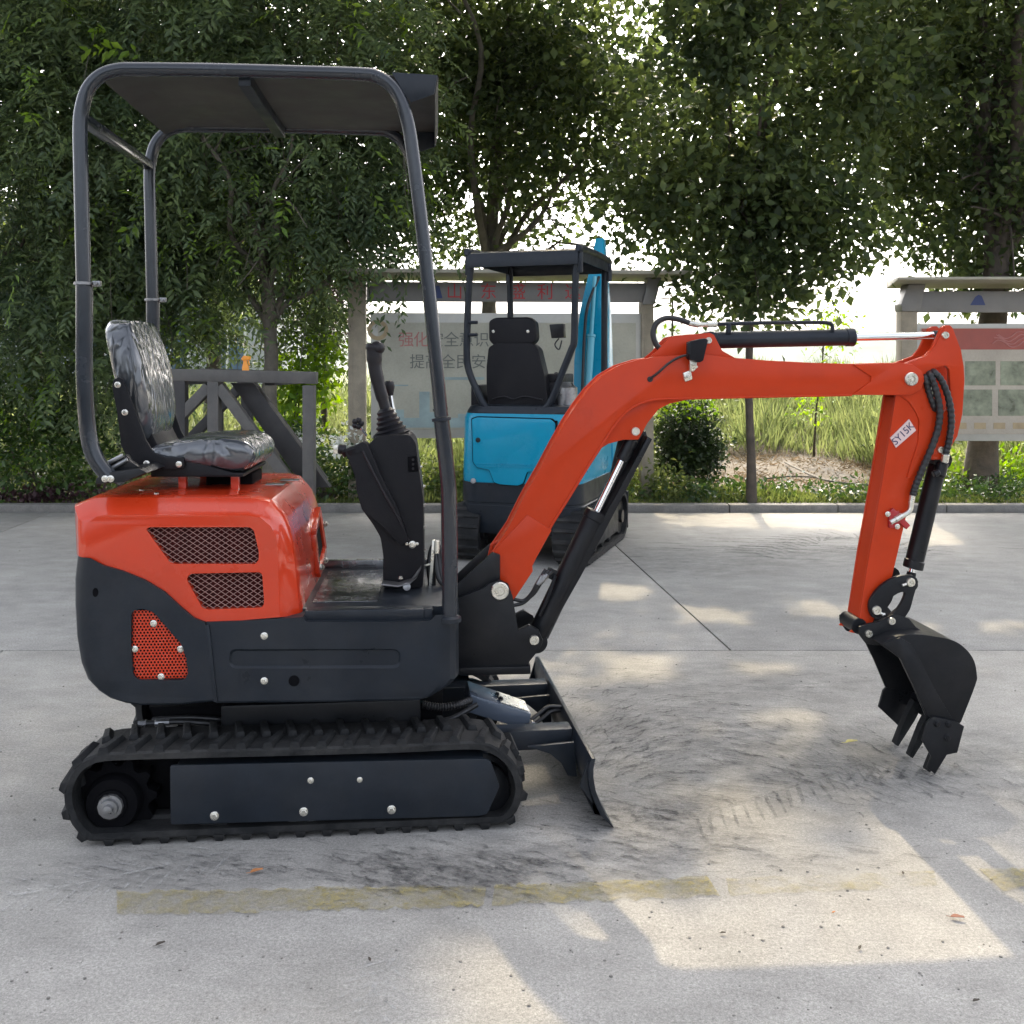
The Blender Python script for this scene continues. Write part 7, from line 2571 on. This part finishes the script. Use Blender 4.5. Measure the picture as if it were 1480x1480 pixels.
fallen(371, 1261, 0.034, 'leaf_fallen_o', 0.4, 'curled orange brown dead leaf in front of the near track')
fallen(1384, 1328, 0.032, 'leaf_fallen_r', -0.3, 'reddish brown dead leaf in the sunlit patch at the right')
fallen(1231, 1074, 0.045, 'leaf_fallen_y', 0.1, 'pale yellow dead leaf left of the bucket teeth')
fallen(1243, 1371, 0.014, 'leaf_fallen_d', 0.9, 'tiny dark leaf scrap at the lower edge of the sunlit patch')
fallen(1411, 1448, 0.016, 'leaf_fallen_d', 0.2, 'dark leaf scrap near the bottom right corner')
fallen(1305, 1263, 0.013, 'leaf_fallen_d', 1.4, 'tiny dark leaf scrap beside the right end of the yellow line')
fallen(232, 1366, 0.022, 'leaf_fallen_d', 0.6, 'thin dark leaf scrap below the left end of the yellow line')
fallen(534, 1388, 0.014, 'leaf_fallen_d', 2.0, 'small dark leaf scrap at the bottom middle of the yard')
fallen(1045, 1350, 0.013, 'leaf_fallen_d', 0.0, 'tiny dark leaf scrap left of the sunlit patch')
fallen(1205, 1320, 0.010, 'leaf_fallen_o', 0.5, 'tiny brown leaf scrap inside the sunlit patch')
rg2 = np.random.default_rng(3)
b = B()
for k in range(420):
    y_ = rg2.uniform(760, 1478)
    x_ = rg2.uniform(0, 1480)
    g = gpx(x_, y_, 0.0)
    r = rg2.uniform(0.0015, 0.0042)
    t = bmesh.new()
    bmesh.ops.create_icosphere(t, subdivisions=1, radius=r)
    for v in t.verts:
        v.co = Vector((v.co.x * rg2.uniform(0.8, 1.5), v.co.y * rg2.uniform(0.8, 1.4), v.co.z * 0.6)) + g + Vector((0, 0, r * 0.4))
    me = bpy.data.meshes.new('t')
    t.to_mesh(me)
    b.bm.from_mesh(me)
    t.free()
o = b.build('grit', 'kerb')
tag(o, 'scattered grit and tiny stones on the concrete', 'grit', kind='stuff')

# ---------------------------------------------------------------- summer haze over the whole place
b = B()
b.hexa([Vector(p) for p in ((-620, -30, -3), (820, -30, -3), (820, 720, -3), (-620, 720, -3), (-620, -30, 40), (820, -30, 40), (820, 720, 40), (-620, 720, 40))], 0)
hm = bpy.data.materials.new('haze')
hm.use_nodes = True
ht = hm.node_tree
ht.nodes.clear()
hv = ht.nodes.new('ShaderNodeVolumePrincipled')
hv.inputs['Color'].default_value = (0.86, 0.90, 0.95, 1)
hv.inputs['Density'].default_value = 0.0002
hv.inputs['Anisotropy'].default_value = 0.2
ho = ht.nodes.new('ShaderNodeOutputMaterial')
ht.links.new(hv.outputs[0], ho.inputs['Volume'])
o = b.build('haze', hm)
tag(o, 'pale summer haze filling the air', 'haze', kind='stuff')
